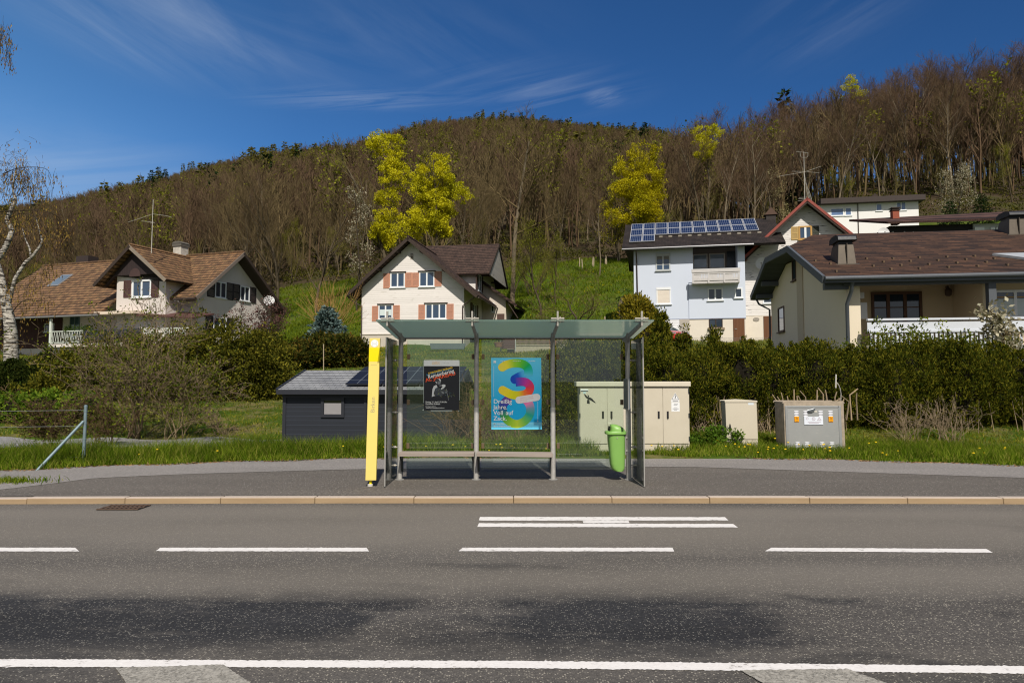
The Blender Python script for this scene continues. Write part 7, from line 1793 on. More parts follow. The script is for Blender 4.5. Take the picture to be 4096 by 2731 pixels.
blossom(1425, 78, 770, 140, 'slim white-blossoming tree beside the roof of the shingled house', 41, 1700)
blossom(3850, 96, 715, 170, 'white-blossoming tree above the long brown roof', 42, 2800)
blossom(3080, 92, 735, 160, 'cream-blossoming tree behind the solar panel roof', 43, 1500, leaf_mat('cream blossom', [(.2, .17, .09), (.34, .3, .17), (.42, .38, .24)], .25))
blossom(4060, 24.5, 1235, 150, 'small blossoming shrub before the pale balcony', 44, 1000)

# -- conifers on the near skyline and the slopes
for px_, Y, pt_, rb, lf, lab in ((585, 330, 676, 5, LF_DKC, 'dark spruce on the skyline, tallest and widest of its group of three'), (612, 332, 662, 4.6, LF_DKC, 'dark spruce on the skyline, in the middle of its group of three'), (640, 330, 672, 4.4, LF_DKC, 'dark spruce on the skyline, lowest of its group of three'), (3160, 172, 345, 3.6, LF_DKC, 'dark pine crown on the skyline among bare beeches'), (2590, 330, 480, 5, LF_DKC, 'dark fir where the far hill meets the beech wood'),
                              (3820, 92, 800, 2.4, LF_DKC, 'shorter dark cypress-like conifer before the white blossom'), (3950, 94, 770, 2.2, LF_DKC, 'taller dark cypress-like conifer before the white blossom')):
    t = special('conifer', px_, Y, lab); conifer('conifer', int(px_), at(px_, pt_, Y).z - t.location.z, rb, lf, BK_DARK, 16, 8, .045 * (at(px_, pt_, Y).z - t.location.z), 1.0, t)
t = special('blue_spruce', 1308, 46, 'young blue spruce in front of the orange pollard willow'); conifer('blue_spruce', 3, at(1308, 1222, 46).z - t.location.z, 2.0, LF_SPR, BK_DARK, 20, 12, .24, 1.5, t, .12)

# -- pollard willow with orange rods
t = special('pollard_willow', 1320, 52, 'pollard willow with a fan of orange rods beside the middle house'); H = at(1320, 1120, 52).z - t.location.z
rg = random.Random(5); first = [(Vector((rg.uniform(-.35, .35), rg.uniform(-.3, .3), H * .3)), Vector((rg.gauss(0, .65), rg.gauss(0, .5), 1)).normalized(), H * rg.uniform(.5, .72), .02) for _ in range(60)]
sk = grow(8, 3, .02, 2, trunk_frac=.2, up=.8, wig=.08, kids=(3,), lens=(.4,), ang=(25,), steps=(6, 3), rmin=.007, first=first)
mb = MB(); mb.tube([(0, 0, -.3), (.05, 0, H * .2), (0, 0, H * .34)], [.22, .2, .28], 8); mb.build('trunk', BK_GREY, t, uv=False)
v, f = seg_tubes(sk[0], sk[1], sk[2], sk[3], 3); link('rods', raw_mesh('rods', v, f, TW_ORG), t)

# -- bare apple tree on the meadow, and the ivy-clad stump
t = special('apple_tree', 2310, 57, 'low spreading bare apple tree on the meadow above the shelter roof'); H = at(2310, 1120, 57).z - t.location.z
sk = grow(91, H * .8, .17, 5, trunk_frac=.3, spread=1.25, up=.14, wig=.22, kids=(8, 6, 5, 4), lens=(.95, .55, .5, .5), ang=(60, 45, 45, 45), steps=(6, 6, 4, 3, 2), rmin=.008)
tree_parts('apple_tree', sk, BK_DARK, TW_BRN, t, 2)
t = special('tree_stump', 2492, 50, 'ivy-covered pale broken tree stump beside the blue house'); H = at(2492, 1190, 50).z - t.location.z
mb = MB(); mb.tube([(0, 0, -.3), (.1, 0, H * .5), (.0, 0, H * .85), (.15, 0, H)], [.42, .38, .36, .25], 9); mb.tube([(.1, 0, H * .6), (.5, 0, H * .8)], [.2, .12], 6); mb.build('trunk', BK_PALE, t, uv=False)
C = np.stack([NR.normal(0, .35, 26), NR.normal(-.2, .25, 26), NR.uniform(0, H * 1.1, 26)], 1); v, f = clumps(C, .3, 40, .14, .1); link('ivy', raw_mesh('ivy', v, f, leaf_dk), t)

# -- the birch at the left edge
t = thing('birch_tree', at(128, 1455, 36), 0, 'white-barked birch with drooping catkin twigs before the red-brown roof', 'tree')
bo = t.location.copy()
def cz(x, y, Y=36): return at(x * 400 / 660, 550 + y * 400 / 660, Y) - bo
tb = NT('birch bark'); co = tb.coord()
st_ = tb.ramp(tb.noise(tb.mapping(co, (1.2, 1.2, 7)), 2.2, 6, .7), [(.46, (.04, .035, .03)), (.54, (.44, .41, .36))])
M_BIR = tb.done(tb.pbsdf(st_, .8, 0, None, .2))
mb = MB()
mb.tube([cz(75, 1500), cz(74, 1400), cz(72, 1290), cz(58, 1180), cz(36, 1080), cz(18, 985), cz(2, 900), cz(-22, 820)], [.36, .33, .30, .26, .22, .19, .16, .13], 12)
mb.tube([cz(-25, 815), cz(8, 775), cz(40, 715), cz(62, 668), cz(80, 615), cz(62, 575), cz(42, 548), cz(60, 510), cz(82, 455), cz(104, 405), cz(90, 380), cz(85, 330), cz(95, 270), cz(110, 190), cz(100, 150)], [.13, .14, .14, .13, .12, .115, .11, .105, .10, .085, .06, .05, .04, .03, .015], 9)
mb.tube([cz(48, 1130), cz(100, 930), cz(140, 868), cz(170, 822), cz(205, 795), cz(245, 745), cz(275, 700), cz(280, 670)], [.10, .09, .09, .085, .08, .07, .06, .03], 8)
mb.tube([cz(205, 795), cz(195, 730), cz(165, 665), cz(148, 600)], [.05, .045, .03, .012], 6); mb.tube([cz(280, 690), cz(262, 620), cz(235, 520)], [.05, .035, .012], 6)
mb.tube([cz(-22, 820), cz(-70, 300), cz(-130, -300), cz(-120, -900)], [.13, .11, .08, .03], 7)
mb.build('trunk', M_BIR, t, smooth=60)
fb = []
for pts, r in (([(-125, -800), (-40, -775), (6, -735), (14, -690)], .02), ([(-125, -700), (-50, -720), (0, -650), (6, -560)], .02), ([(14, -720), (16, -640), (12, -575)], .01), ([(8, -730), (24, -700), (30, -660)], .008), ([(-40, 492), (100, 484), (270, 480), (350, 505), (405, 545)], .035), ([(20, 240), (110, 205), (230, 196), (310, 212), (342, 272)], .03), ([(90, 300), (150, 215), (190, 250), (215, 310)], .022), ([(60, 530), (150, 500), (240, 530), (300, 600), (320, 680)], .025), ([(60, 1180), (150, 1080), (260, 1075), (330, 1050)], .03), ([(90, 950), (200, 905), (300, 840), (320, 812)], .03), ([(-20, 960), (60, 985), (200, 970), (280, 960)], .02), ([(10, 640), (-30, 600), (-60, 500)], .03), ([(72, 1290), (0, 1340), (-60, 1400)], .04), ([(70, 1250), (150, 1350), (260, 1370)], .03), ([(275, 700), (340, 640), (420, 560), (470, 540)], .02), ([(100, 400), (180, 330), (250, 330), (290, 380)], .02)):
    P = [Vector(cz(a, b, 36 + rnd.uniform(-1.2, 1.2))) for a, b in pts]; q = catmull([tuple(p) for p in P], 6)
    for i in range(len(q) - 1): fb.append((q[i], q[i + 1], r * (1 - i / len(q) * .8), r * (1 - (i + 1) / len(q) * .8)))
S0 = [a for a, *_ in fb]; S1 = [b for _, b, *_ in fb]; RA = [c for *_, c, _ in fb]; RB = [d for *_, d in fb]; nl = len(S0)
cat = []
for i in range(430):
    j = rnd.randrange(nl); p = np.array(S1[j]) + NR.normal(size=3) * [.25, .35, .15]; L = rnd.uniform(.35, 1.3); d = np.array([rnd.gauss(.04, .25), rnd.gauss(0, .25), -1]); d /= np.linalg.norm(d)
    k = 4; pr = p
    for m in range(k):
        q = pr + (d + np.array([rnd.gauss(0, .12), rnd.gauss(0, .12), 0])) * L / k; S0.append(pr); S1.append(q); RA.append(.007); RB.append(.006); pr = q
        if rnd.random() < .8: cat.append(pr)
        d[2] -= .25; d /= np.linalg.norm(d)
T0 = [np.array(cz(90, 250, 36)) + NR.normal(size=3) * [.55, .7, .75] for _ in range(260)]
for p in T0:
    q = p + np.array([rnd.gauss(0, .25), rnd.gauss(0, .25), rnd.uniform(-.6, .15)]); S0.append(p); S1.append(q); RA.append(.008); RB.append(.005); cat.append(q)
v, f = seg_tubes(np.array(S0, float), np.array(S1, float), np.array(RA), np.array(RB), 3); link('branches', raw_mesh('branches', v, f, BK_DARK), t)
C = np.array(cat); C = np.concatenate([C, C + NR.normal(size=C.shape) * .15]); v, f = leaf_cards(C, np.tile([0, 0, -1.0], (len(C), 1)) + NR.normal(size=C.shape) * .2, .10 + .1 * NR.random(len(C)), np.full(len(C), .045)); link('catkins', raw_mesh('catkins', v, f, leaf_mat('birch catkins', [(.13, .075, .03), (.24, .15, .05), (.3, .22, .05)], .2)), t)

# ------------------------------------------------------------------ hedges and shrubs
M_CORE = bark_mat('painted inner shade', (.006, .006, .005), (.018, .016, .012))  # near-black core colour: shade in the foliage gaps put into the paint
def ellips(c, r, n=2):
    b = MB(); k = 10
    b.lathe([(r[0] * math.sin(a), -r[2] * math.cos(a)) for a in np.linspace(.15, math.pi - .15, 7)], c, k, 0, 1, r[1] / r[0]); return b
def surf_pts(n, c, r, e=1.0, zlo=-.9):
    d = unit(NR.normal(size=(n * 2, 3))); d = d[d[:, 2] > zlo][:n]
    return np.array(c) + d * np.array(r) * (1 + NR.normal(size=(len(d), 1)) * .07), d
def bush(name, blobs, label, cat, leaf, ncl=60, nper=70, rc=.2, L=.1, Wd=.055, up=.5, core=True, group=None, twigs=0, tw=TW_DRY, wild=.0, leafpart='foliage'):
    """blobs: list of (centre, radii) in world metres"""
    cs = np.array([b[0] for b in blobs]); o_ = (float(cs[:, 0].mean()), float(cs[:, 1].mean()), tz(float(cs[:, 0].mean()), float(cs[:, 1].mean())))
    t = thing(name, o_, 0, label, cat, group); o_ = np.array(o_)
    C = []; core_ = MB()
    for c, r in blobs:
        p, d = surf_pts(ncl, c, r)
        p = p + d * NR.gamma(1.2, wild + 1e-6, (len(d), 1)) if wild else p
        C.append(p)
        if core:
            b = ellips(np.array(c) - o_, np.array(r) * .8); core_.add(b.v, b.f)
    C = np.concatenate(C) - o_
    rr = rc * NR.uniform(.5, 1.35, len(C)); v, f = clumps(C, rr, nper, L, Wd, up); link(leafpart, raw_mesh(leafpart, v, f, leaf), t)
    if core: core_.build('branches', M_CORE, t, uv=False)  # solid core blobs, painted dark as shade inside the bush
    return t
def at_g(px, Y): x = (px - CX) / F * Y; return x, tz(x, Y)
def col_px(px, Y, ptop, rx, ry=None, zb=None):
    x = (px - CX) / F * Y; zt_ = at(px, ptop, Y).z; z0 = tz(x, Y) - .1 if zb is None else zb
    return ((x, Y, (zt_ + z0) / 2), (rx, ry or rx, (zt_ - z0) / 2))

# right-hand thuja hedge behind the cabinets: one shrub beside the other, grown together
HP = [(2240, 1390), (2330, 1365), (2420, 1372), (2500, 1330), (2590, 1372), (2680, 1398), (2770, 1385), (2860, 1350), (2950, 1372), (3050, 1378), (3140, 1385), (3240, 1365), (3330, 1392), (3420, 1388), (3520, 1362), (3620, 1345), (3720, 1340), (3820, 1345), (3930, 1355), (4040, 1362), (4150, 1350), (4270, 1345), (4400, 1340)]
bl_ = []
for i, (px_, pt_) in enumerate(HP):
    Y = 18.6 + .25 * math.sin(i * 2.1); c_, r_ = col_px(px_, Y, pt_ + (30 if px_ < 3400 else 55), .52, .62); 
    bl_.append((c_, r_)); bl_.append(((c_[0] + rnd.uniform(-.1, .1), c_[1] - .12, c_[2] + r_[2] * .25), (.5, .6, r_[2] * .66))); 
    if i % 3 != 1 or px_ > 3300: bl_.append(((c_[0], c_[1] - .1, c_[2] - r_[2] * .25), (.56, .62, r_[2] * .6)))
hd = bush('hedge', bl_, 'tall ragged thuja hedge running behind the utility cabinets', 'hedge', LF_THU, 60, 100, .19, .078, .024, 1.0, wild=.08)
ro_ = np.array(hd.location)
# leader shoots along the top and bare stems low down
C = []
for c_, r_ in bl_[::3]:
    for k in range(6):
        a_, b_, q_ = rnd.uniform(-.5, .5), rnd.uniform(-.45, .3), rnd.uniform(.1, .4)
        for s_ in range(4): C.append((c_[0] + a_, c_[1] + b_, c_[2] + r_[2] * .9 + q_ * s_ / 3, .15 - .035 * s_))
C = np.array(C); RC_ = C[:, 3]; C = C[:, :3] - ro_; v, f = clumps(C, RC_, 44, .066, .032, 1.6, 1.7); link('shoots', raw_mesh('shoots', v, f, LF_THU), hd)
P0, P1 = [], []
for k in range(150):
    x = rnd.choice([rnd.uniform(4.6, 5.4), rnd.uniform(6.0, 6.6), rnd.uniform(2.2, 14.5)]); y = 17.85 + rnd.uniform(-.15, .25); z = tz(x, y); h_ = rnd.uniform(.2, .95); P0.append((x, y, z)); P1.append((x + rnd.gauss(0, .2), y + rnd.gauss(0, .12), z + h_))
P0 = np.array(P0) - ro_; P1 = np.array(P1) - ro_; v, f = seg_tubes(P0, P1, np.full(len(P0), .011), np.full(len(P0), .005), 3); link('undergrowth', raw_mesh('undergrowth', v, f, TW_DRY), hd)
for (pxs, n_, lab) in ((3640, 46, 'clump of dry pale brush before the hedge, nearer the concrete box'), (3790, 52, 'clump of dry pale brush before the hedge, farther from the concrete box')):
    x, z = at_g(pxs, 17.2); t = thing('dry_brush', (x, 17.2, z), 0, lab, 'dry shrub')
    first = [(Vector((rnd.uniform(-.3, .3), rnd.uniform(-.15, .15), -.05)), Vector((rnd.gauss(.0, .5), rnd.gauss(0, .3), 1)).normalized(), rnd.uniform(.5, 1.2), .0065) for _ in range(n_ * 2 // 3)]
    sk = grow(pxs, 1, .01, 3, trunk_frac=.3, up=.1, wig=.14, kids=(3, 2), lens=(.5, .5), steps=(5, 3, 2), rmin=.003, first=first); v, f = seg_tubes(*sk[:4], 3); link('twigs', raw_mesh('twigs', v, f, TW_DRY), t)
x, z = at_g(3232, 16.9); t = thing('pruned_stumps', (x, 16.55, z), 0, 'row of sawn pale shrub stumps showing above the concrete box', 'shrub')
mb = MB()
for k in range(20):
    u = -.95 + k * .1 + rnd.uniform(-.06, .06); h_ = 1.2 + rnd.uniform(-.14, .16); mb.tube([(u, 0, .6), (u + rnd.gauss(0, .03), 0, h_ - .15), (u + rnd.gauss(0, .09), 0, h_)], [.022, .017, .014], 5)
mb.build('stumps', TW_DRY, t, uv=False)

# tall conifer behind the shelter, its slender neighbour
bl_ = [col_px(2545, 21.5, 1200, .6, .7), ((at(2560, 1300, 21).x, 21, 2.0), (.8, .8, 1.7)), ((at(2615, 1400, 20.5).x, 20.5, 1.35), (.55, .6, 1.3)), ((at(2480, 1350, 21).x, 21, 1.7), (.85, .8, 1.6)), ((at(2560, 1215, 21.4).x, 21.4, 3.35), (.45, .45, .75))]
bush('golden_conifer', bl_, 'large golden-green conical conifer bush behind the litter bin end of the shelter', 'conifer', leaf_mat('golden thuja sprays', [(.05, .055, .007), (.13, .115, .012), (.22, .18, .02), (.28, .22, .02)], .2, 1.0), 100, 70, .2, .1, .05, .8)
for px_, pt_, lab in ((2645, 1245, 'slender dark columnar conifer beside the golden-green conifer'), (2860, 1318, 'young pointed conifer growing out of the hedge below the ivory basement'), (3000, 1372, 'low pointed conifer shoot in the hedge beside the beige gable'), (2735, 1322, 'young pointed conifer in the hedge beside the grey garage pier')):
    bush('slim_conifer', [col_px(px_, 19.4, pt_, .2, .2), col_px(px_, 19.4, pt_ + 40, .28, .28)], lab, 'conifer', LF_THU, 60, 50, .13, .08, .04, 1.2)
# laxer leafy shrub before the balcony
bl_ = [col_px(px_, 19.8, pt_, .75, .7) for px_, pt_ in ((3520, 1368), (3600, 1335), (3690, 1330), (3780, 1352), (3880, 1378), (3450, 1392))]
bush('leafy_shrub', bl_, 'loose fresh green shrub spilling over the hedge before the balcony', 'shrub', LF_SHR, 70, 34, .2, .075, .045, .5, wild=.12)

# seen through the shelter: hedge end and dry briars behind the rear glass
t = thing('briar_shrub', (*at_g(1960, 17)[:1], 17.0, at_g(1960, 17)[1]), 0, 'tangled bare briar shrub behind the shelter glass', 'shrub')
first = [(Vector((rnd.uniform(-1.0, .75), rnd.uniform(-.2, .2), -.05)), Vector((rnd.gauss(-.15, .5), rnd.gauss(0, .25), 1)).normalized(), rnd.uniform(.8, 1.7), .010) for _ in range(85)]
sk = grow(19, 1, .01, 3, trunk_frac=.3, up=.05, wig=.12, kids=(3, 2), lens=(.5, .5), steps=(6, 3, 2), rmin=.0035, first=first); v, f = seg_tubes(*sk[:4], 3); link('stems', raw_mesh('stems', v, f, bark_mat('reddish briar', (.09, .05, .035), (.24, .17, .11))), t)

# dark shrubs between the houses, left of the shed
M3 = leaf_mat('dark mixed shrub leaves', [(.015, .022, .006), (.035, .045, .010), (.08, .085, .016), (.16, .10, .02)], .25, 1.2)
bl_ = [col_px(px_, Y, pt_, rx, rx * .8) for px_, Y, pt_, rx in ((1195, 40, 1372, 1.0), (1260, 40, 1352, 1.2), (1330, 41, 1348, 1.3), (1395, 41, 1360, 1.1), (1425, 41.5, 1390, .9), (1170, 39, 1405, .8))]
bush('shrubbery_clump', bl_, 'dark clipped shrub clump with autumn-tinted leaves beside the blue spruce', 'shrub', M3, 110, 46, .32, .17, .10, .4)
t = special('purple_plum', 1055, 43, 'purple-leaved plum bush before the dish gable', 'shrub'); H = at(1055, 1195, 43).z - t.location.z
first = [(Vector((rnd.uniform(-.4, .4), rnd.uniform(-.3, .3), -.1)), Vector((rnd.gauss(0, .35), rnd.gauss(0, .3), 1)).normalized(), H * rnd.uniform(.7, 1.0), .03) for _ in range(14)]
sk = grow(9, 3, .03, 3, trunk_frac=.2, up=.5, wig=.1, kids=(9, 4), lens=(.35, .45), steps=(6, 3, 2), rmin=.008, first=first); v, f = seg_tubes(*sk[:4], 3); link('branches', raw_mesh('branches', v, f, BK_DARK), t); v, f = leaves_at(sk[5], 1, 3000, .14, .10, .07); link('leaves', raw_mesh('leaves', v, f, LF_PUR), t)

# left: clipped thuja wall, golden hedge, big bare shrub
bl_ = []
for i in range(15):
    px_ = -120 + i * 28; bl_.append(col_px(px_, 31, 1446 + 4 * math.sin(i * 1.7) + (i % 3) * 3 - (45 if i == 11 else 0) + (14 if i > 11 else 0), .34, .4))
bush('hedge', bl_, 'dark clipped thuja hedge row below the birch', 'hedge', LF_THD, 110, 40, .14, .10, .05, .9)
bl_ = [col_px(px_, Y, pt_, rx, rx * .75) for px_, Y, pt_, rx in ((300, 29, 1430, 1.0), (400, 29, 1395, 1.2), (520, 29, 1375, 1.3), (640, 29, 1360, 1.2), (740, 29, 1350, 1.2), (840, 29, 1338, 1.2), (930, 29, 1335, 1.2), (1010, 29, 1350, 1.1), (1070, 29.2, 1392, .8))]
bl_ += [((c[0] + rnd.uniform(-.3, .3), c[1] - .5, c[2] - .3), (r[0] * .8, r[1] * .7, r[2] * .75)) for c, r in bl_]
bush('hedge', bl_, 'broad golden-green hedge below the red-brown roofed house', 'hedge', leaf_mat('golden hedge leaves', [(.02, .028, .006), (.06, .066, .010), (.12, .112, .016), (.2, .18, .022)], .25, 1.0), 120, 46, .24, .12, .06, .6, wild=.2)

def bare_shrub(name, px, Y, ptop, halfw, n_, label, seed, mat, leaf=None, nl=800, rmax=.03):
    x, z = at_g(px, Y); t = thing(name, (x, Y, z), 0, label, 'shrub'); H = at(px, ptop, Y).z - z; rg = random.Random(seed)
    first = [(Vector((rg.uniform(-.25, .25), rg.uniform(-.2, .2), -.05)), Vector((rg.gauss(0, halfw / H * .62), rg.gauss(0, halfw / H * .45), 1)).normalized(), H * rg.uniform(.7, 1.12), rg.uniform(.4, 1) * rmax) for _ in range(n_)]
    sk = grow(seed, 3, .03, 4, trunk_frac=.18, up=.12, wig=.15, kids=(8, 4, 3), lens=(.42, .55, .5), ang=(50, 48, 45), steps=(7, 4, 3, 2), rmin=.006, first=first)
    a = sk[4] < 1; v, f = seg_tubes(sk[0][a], sk[1][a], sk[2][a], sk[3][a], 5); link('stems', raw_mesh('stems', v, f, mat, smooth=True), t)
    v, f = seg_tubes(sk[0][~a], sk[1][~a], sk[2][~a], sk[3][~a], 3); link('twigs', raw_mesh('twigs', v, f, mat), t)
    if leaf: v, f = leaves_at(sk[5], 2, nl, .05, .075, .042); link('foliage', raw_mesh('foliage', v, f, leaf), t)
    return t
M_SHB = bark_mat('grey shrub bark', (.055, .045, .028), (.29, .225, .14))
bare_shrub('bare_shrub', 545, 20.5, 1275, 2.6, 13, 'large tangled bare shrub before the golden hedge', 3, M_SHB, LF_SHR, 3600, .035)
bare_shrub('bare_shrub', 700, 20, 1420, 1.5, 9, 'half-high bare shrub beside the large tangled one', 4, M_SHB, LF_SHR, 2000, .025)
bare_shrub('bare_shrub', 215, 17.6, 1560, 1.0, 16, 'low brown thicket behind the slanting tube strut', 6, bark_mat('brown thicket', (.06, .042, .022), (.15, .105, .06)), LF_SHR, 700, .014)
bare_shrub('bare_shrub', 430, 18.2, 1600, .9, 10, 'low brown thicket between the tube post and the large bare shrub', 16, bpy.data.materials['brown thicket'], LF_SHR, 500, .014)
bare_shrub('bare_shrub', 900, 19.5, 1630, .6, 4, 'thin leafless sapling beside the dark shed', 12, M_SHB, None, 0, .012)
bl_ = [col_px(px_, 23, pt_, .8, .5) for px_, pt_ in ((60, 1590), (190, 1572), (330, 1575), (-60, 1600))]
bush('nettle_patch', bl_, 'bright green nettle patch below the clipped thuja hedge', 'plants', leaf_mat('nettle leaves', [(.05, .10, .012), (.11, .19, .02), (.2, .27, .03)], .35), 70, 30, .2, .11, .07, .4)

# low plants beside the cabinets
x, z = at_g(2860, 16.2); bush('leafy_plant', [((x, 16.3, z + .15), (.55, .3, .28))], 'low bright green leafy plant between the two beige cabinets', 'plant', leaf_mat('bright leaves', [(.05, .10, .012), (.09, .17, .02), (.14, .23, .03)], .35), 60, 26, .12, .07, .045, .5, core=False)

# fences on the meadow
M_POST = pmat('pale split wood post', (.36, .29, .2), .9, .2, 6)
for grp, lab, pts in (('posts of the lower meadow fence', 'pale wooden fence post on the lower meadow behind the shelter', [(2069, 1215, 62), (2168, 1213, 62.5), (2285, 1206, 63), (2424, 1205, 63.5)]), ('posts of the upper meadow fence', 'pale leaning wooden post of the fence at the upper meadow edge', [(2320, 1036, 97), (2332, 1040, 96), (2372, 1034, 98), (2377, 1036, 97), (2424, 1025, 99), (2430, 1025, 99), (2475, 1014, 100), (2482, 1012, 100)])):
    for px_, pb_, Y in pts:
        x = (px_ - CX) / F * Y; z = tz(x, Y); mb = MB(); q = rnd.uniform(-.12, .12); mb.tube([(0, 0, -.3), (q * .5, 0, .7), (q, 0, 1.35)], [.075, .07, .055], 7)
        o = mb.build('fence_post', M_POST, uv=False); o.location = (x, Y, z); tag(o, lab, 'fence post', grp)
wr = []
mb = MB(); q = [((px_ - CX) / F * Y, Y) for px_, Y in ((2010, 61.5), (2069, 62), (2168, 62.5), (2285, 63), (2424, 63.5), (2520, 64))]
for z_ in (.55, 1.05): mb.tube([(x, y - .08, tz(x, y) + z_) for x, y in q], .012, 4)
tag(mb.build('fence_wire', M_MESH, uv=False), 'two thin wires strung along the lower meadow fence posts', 'wire')
mb = MB(); g = at(1060, 1395, 33); mb.tube([(0, 0, -1), (0, 0, 1.0)], .035, 8); mb.tube([(0, 0, .95), (-2.6, .2, .97)], .02, 6); o = mb.build('green_post', pmat('green coated steel', (.03, .16, .12), .5), uv=False); o.location = (at(1156, 1393, 33).x, 33, tz(at(1156, 1393, 33).x, 33)); tag(o, 'green coated fence post with a top rail by the golden hedge', 'fence post')
for px_, Y, h_ in ((1424, 44, 1.9), (1322, 39.5, 1.5)):
    x = (px_ - CX) / F * Y; mb = MB(); mb.tube([(0, 0, -.3), (-.03, 0, h_)], .025, 7); o = mb.build('stake', M_POST, uv=False); o.location = (x, Y - 1.4, tz(x, Y - 1.4)); tag(o, {1424: 'thin wooden stake beside the plinth of the shingled house', 1322: 'pale bare stake standing in front of the dark shrub clump'}[px_], 'stake')

# ------------------------------------------------------------------ far wood on the hill: one mass of many trees
def far_wood():
    col = bpy.data.collections.new('far trees')
    protos = []
    for k, (H, seed, kind) in enumerate([(1, 1, 0), (1, 2, 0), (1, 3, 0), (1, 4, 0), (1, 5, 1), (1, 6, 1), (1, 7, 2), (1, 8, 3)]):
        o = None
        if kind in (0, 1):
            sk = grow(100 + seed, 17, .24, 3 if kind else 3, trunk_frac=.35, spread=.85, up=.5, wig=.08, kids=(18, 10), lens=(.33, .42), ang=(42, 42), steps=(6, 3, 2), rmin=.035)
            v, f = seg_tubes(sk[0], sk[1], sk[2], sk[3], 3)
            if kind: 
                w_, g_ = leaves_at(sk[5], 1, 260, .4, .5, .35); V, Fc, mi = merge([(v, f), (w_, g_)]); me = raw_mesh('far_tree', V, Fc, [TW_BRN, LF_BUD], mi)
            else: me = raw_mesh('far_tree', v, f, [TW_RED if seed % 2 else TW_BRN])
        else:
            rg = np.random.default_rng(seed); H_ = 20; C = []; D = []
            for i in range(15):
                z = H_ * (.12 + .86 * i / 15); r = 2.6 * (1 - z / H_) + .15
                a = rg.random(16) * 6.28; s_ = rg.random(16) ** .6 * r; C.append(np.stack([np.cos(a) * s_, np.sin(a) * s_, z + rg.normal(size=16) * .3], 1)); D.append(np.stack([np.cos(a), np.sin(a), rg.normal(size=16) * .3 - .1], 1))
            C = np.concatenate(C); D = np.concatenate(D); v, f = leaf_cards(C, D, 1.1 + .5 * rg.random(len(C)), np.full(len(C), .6)); w_, g_ = seg_tubes(np.array([[0, 0, 0.]]), np.array([[0, 0, 20.]]), np.array([.2]), np.array([.03]), 4)
            V, Fc, mi = merge([(v, f), (w_, g_)]); me = raw_mesh('far_tree', V, Fc, [LF_LAR if kind == 2 else LF_DKC, BK_GREY], mi)
        o = bpy.data.objects.new('far_tree_%s' % 'abcdefgh'[k], me); col.objects.link(o)
    P = []; IDX = []; SCL = []; ROT = []
    y = 82.0
    while y < 760:
        step = 4.4 + (y - 82) * .0042
        u = -1.05
        while u < .78:
            x = u * y + rnd.uniform(-1, 1) * step * .45; yy = y + rnd.uniform(-1, 1) * step * .45; u += step / y * rnd.uniform(.8, 1.2)
            px_ = CX + F * x / yy
            if yy < float(wood_edge(px_)) + 12 or (yy < 118 and rnd.random() < .35) or (px_ > 2900 and yy > 330) or (px_ > 2700 and yy < 118) or px_ < -900 or px_ > 4300: continue
            if px_ > 3250 and (yy > 215 or (yy > 176 and rnd.random() < .6)): continue
            P.append((x, yy, tz(x, yy) - .3))
            ridge = yy > 560 or (px_ < 700 and yy > 330)
            c_ = rnd.random(); con = .12 + (.13 if ridge and px_ > 700 else 0) + (.08 * math.sin(x * .02) * math.sin(yy * .015))
            if yy < 170: con = 0
            elif px_ < 1000: con *= .35
            if c_ < con * .84: IDX.append(6)
            elif c_ < con: IDX.append(7)
            elif c_ < con + .16: IDX.append(rnd.choice((4, 5)))
            else: IDX.append(rnd.randrange(4))
            s0 = rnd.uniform(.72, 1.15)
            if px_ < 2750: s0 = min(s0, max_h(px_, yy, P[-1][2], 8 - (18 if IDX[-1] > 5 else 0)) / (23 if IDX[-1] < 6 else 20) * rnd.uniform(.85, 1.02))
            if s0 < .3: P.pop(); IDX.pop(); continue
            SCL.append(s0); ROT.append(rnd.uniform(0, 6.28))
        y += step * .9
    me = bpy.data.meshes.new('forest'); me.vertices.add(len(P)); me.vertices.foreach_set('co', np.array(P, np.float32).ravel())
    for nm, ty, data in (('pick', 'INT', np.array(IDX, np.int32)), ('size', 'FLOAT', np.array(SCL, np.float32)), ('turn', 'FLOAT', np.array(ROT, np.float32))):
        a = me.attributes.new(nm, ty, 'POINT'); a.data.foreach_set('value', data)
    o = link('forest', me); tag(o, 'brown leafless wood with scattered larches covering the hill', kind='stuff')
    g = bpy.data.node_groups.new('forest', 'GeometryNodeTree'); g.interface.new_socket('Geometry', in_out='INPUT', socket_type='NodeSocketGeometry'); g.interface.new_socket('Geometry', in_out='OUTPUT', socket_type='NodeSocketGeometry')
    N = g.nodes; gi = N.new('NodeGroupInput'); go = N.new('NodeGroupOutput'); ip = N.new('GeometryNodeInstanceOnPoints'); ci = N.new('GeometryNodeCollectionInfo')
    ci.inputs['Collection'].default_value = col; ci.inputs['Separate Children'].default_value = True; ci.inputs['Reset Children'].default_value = True; ip.inputs['Pick Instance'].default_value = True
    def attr(nm, ty):
        n_ = N.new('GeometryNodeInputNamedAttribute'); n_.data_type = ty; n_.inputs['Name'].default_value = nm; return n_.outputs['Attribute']
    cx_ = N.new('ShaderNodeCombineXYZ')
    L = g.links.new
    L(gi.outputs[0], ip.inputs['Points']); L(ci.outputs[0], ip.inputs['Instance']); L(attr('pick', 'INT'), ip.inputs['Instance Index'])
    L(attr('turn', 'FLOAT'), cx_.inputs[2]); L(cx_.outputs[0], ip.inputs['Rotation']); L(attr('size', 'FLOAT'), ip.inputs['Scale']); L(ip.outputs[0], go.inputs[0])
    m = o.modifiers.new('trees', 'NODES'); m.node_group = g
    print('far trees', len(P))
far_wood()

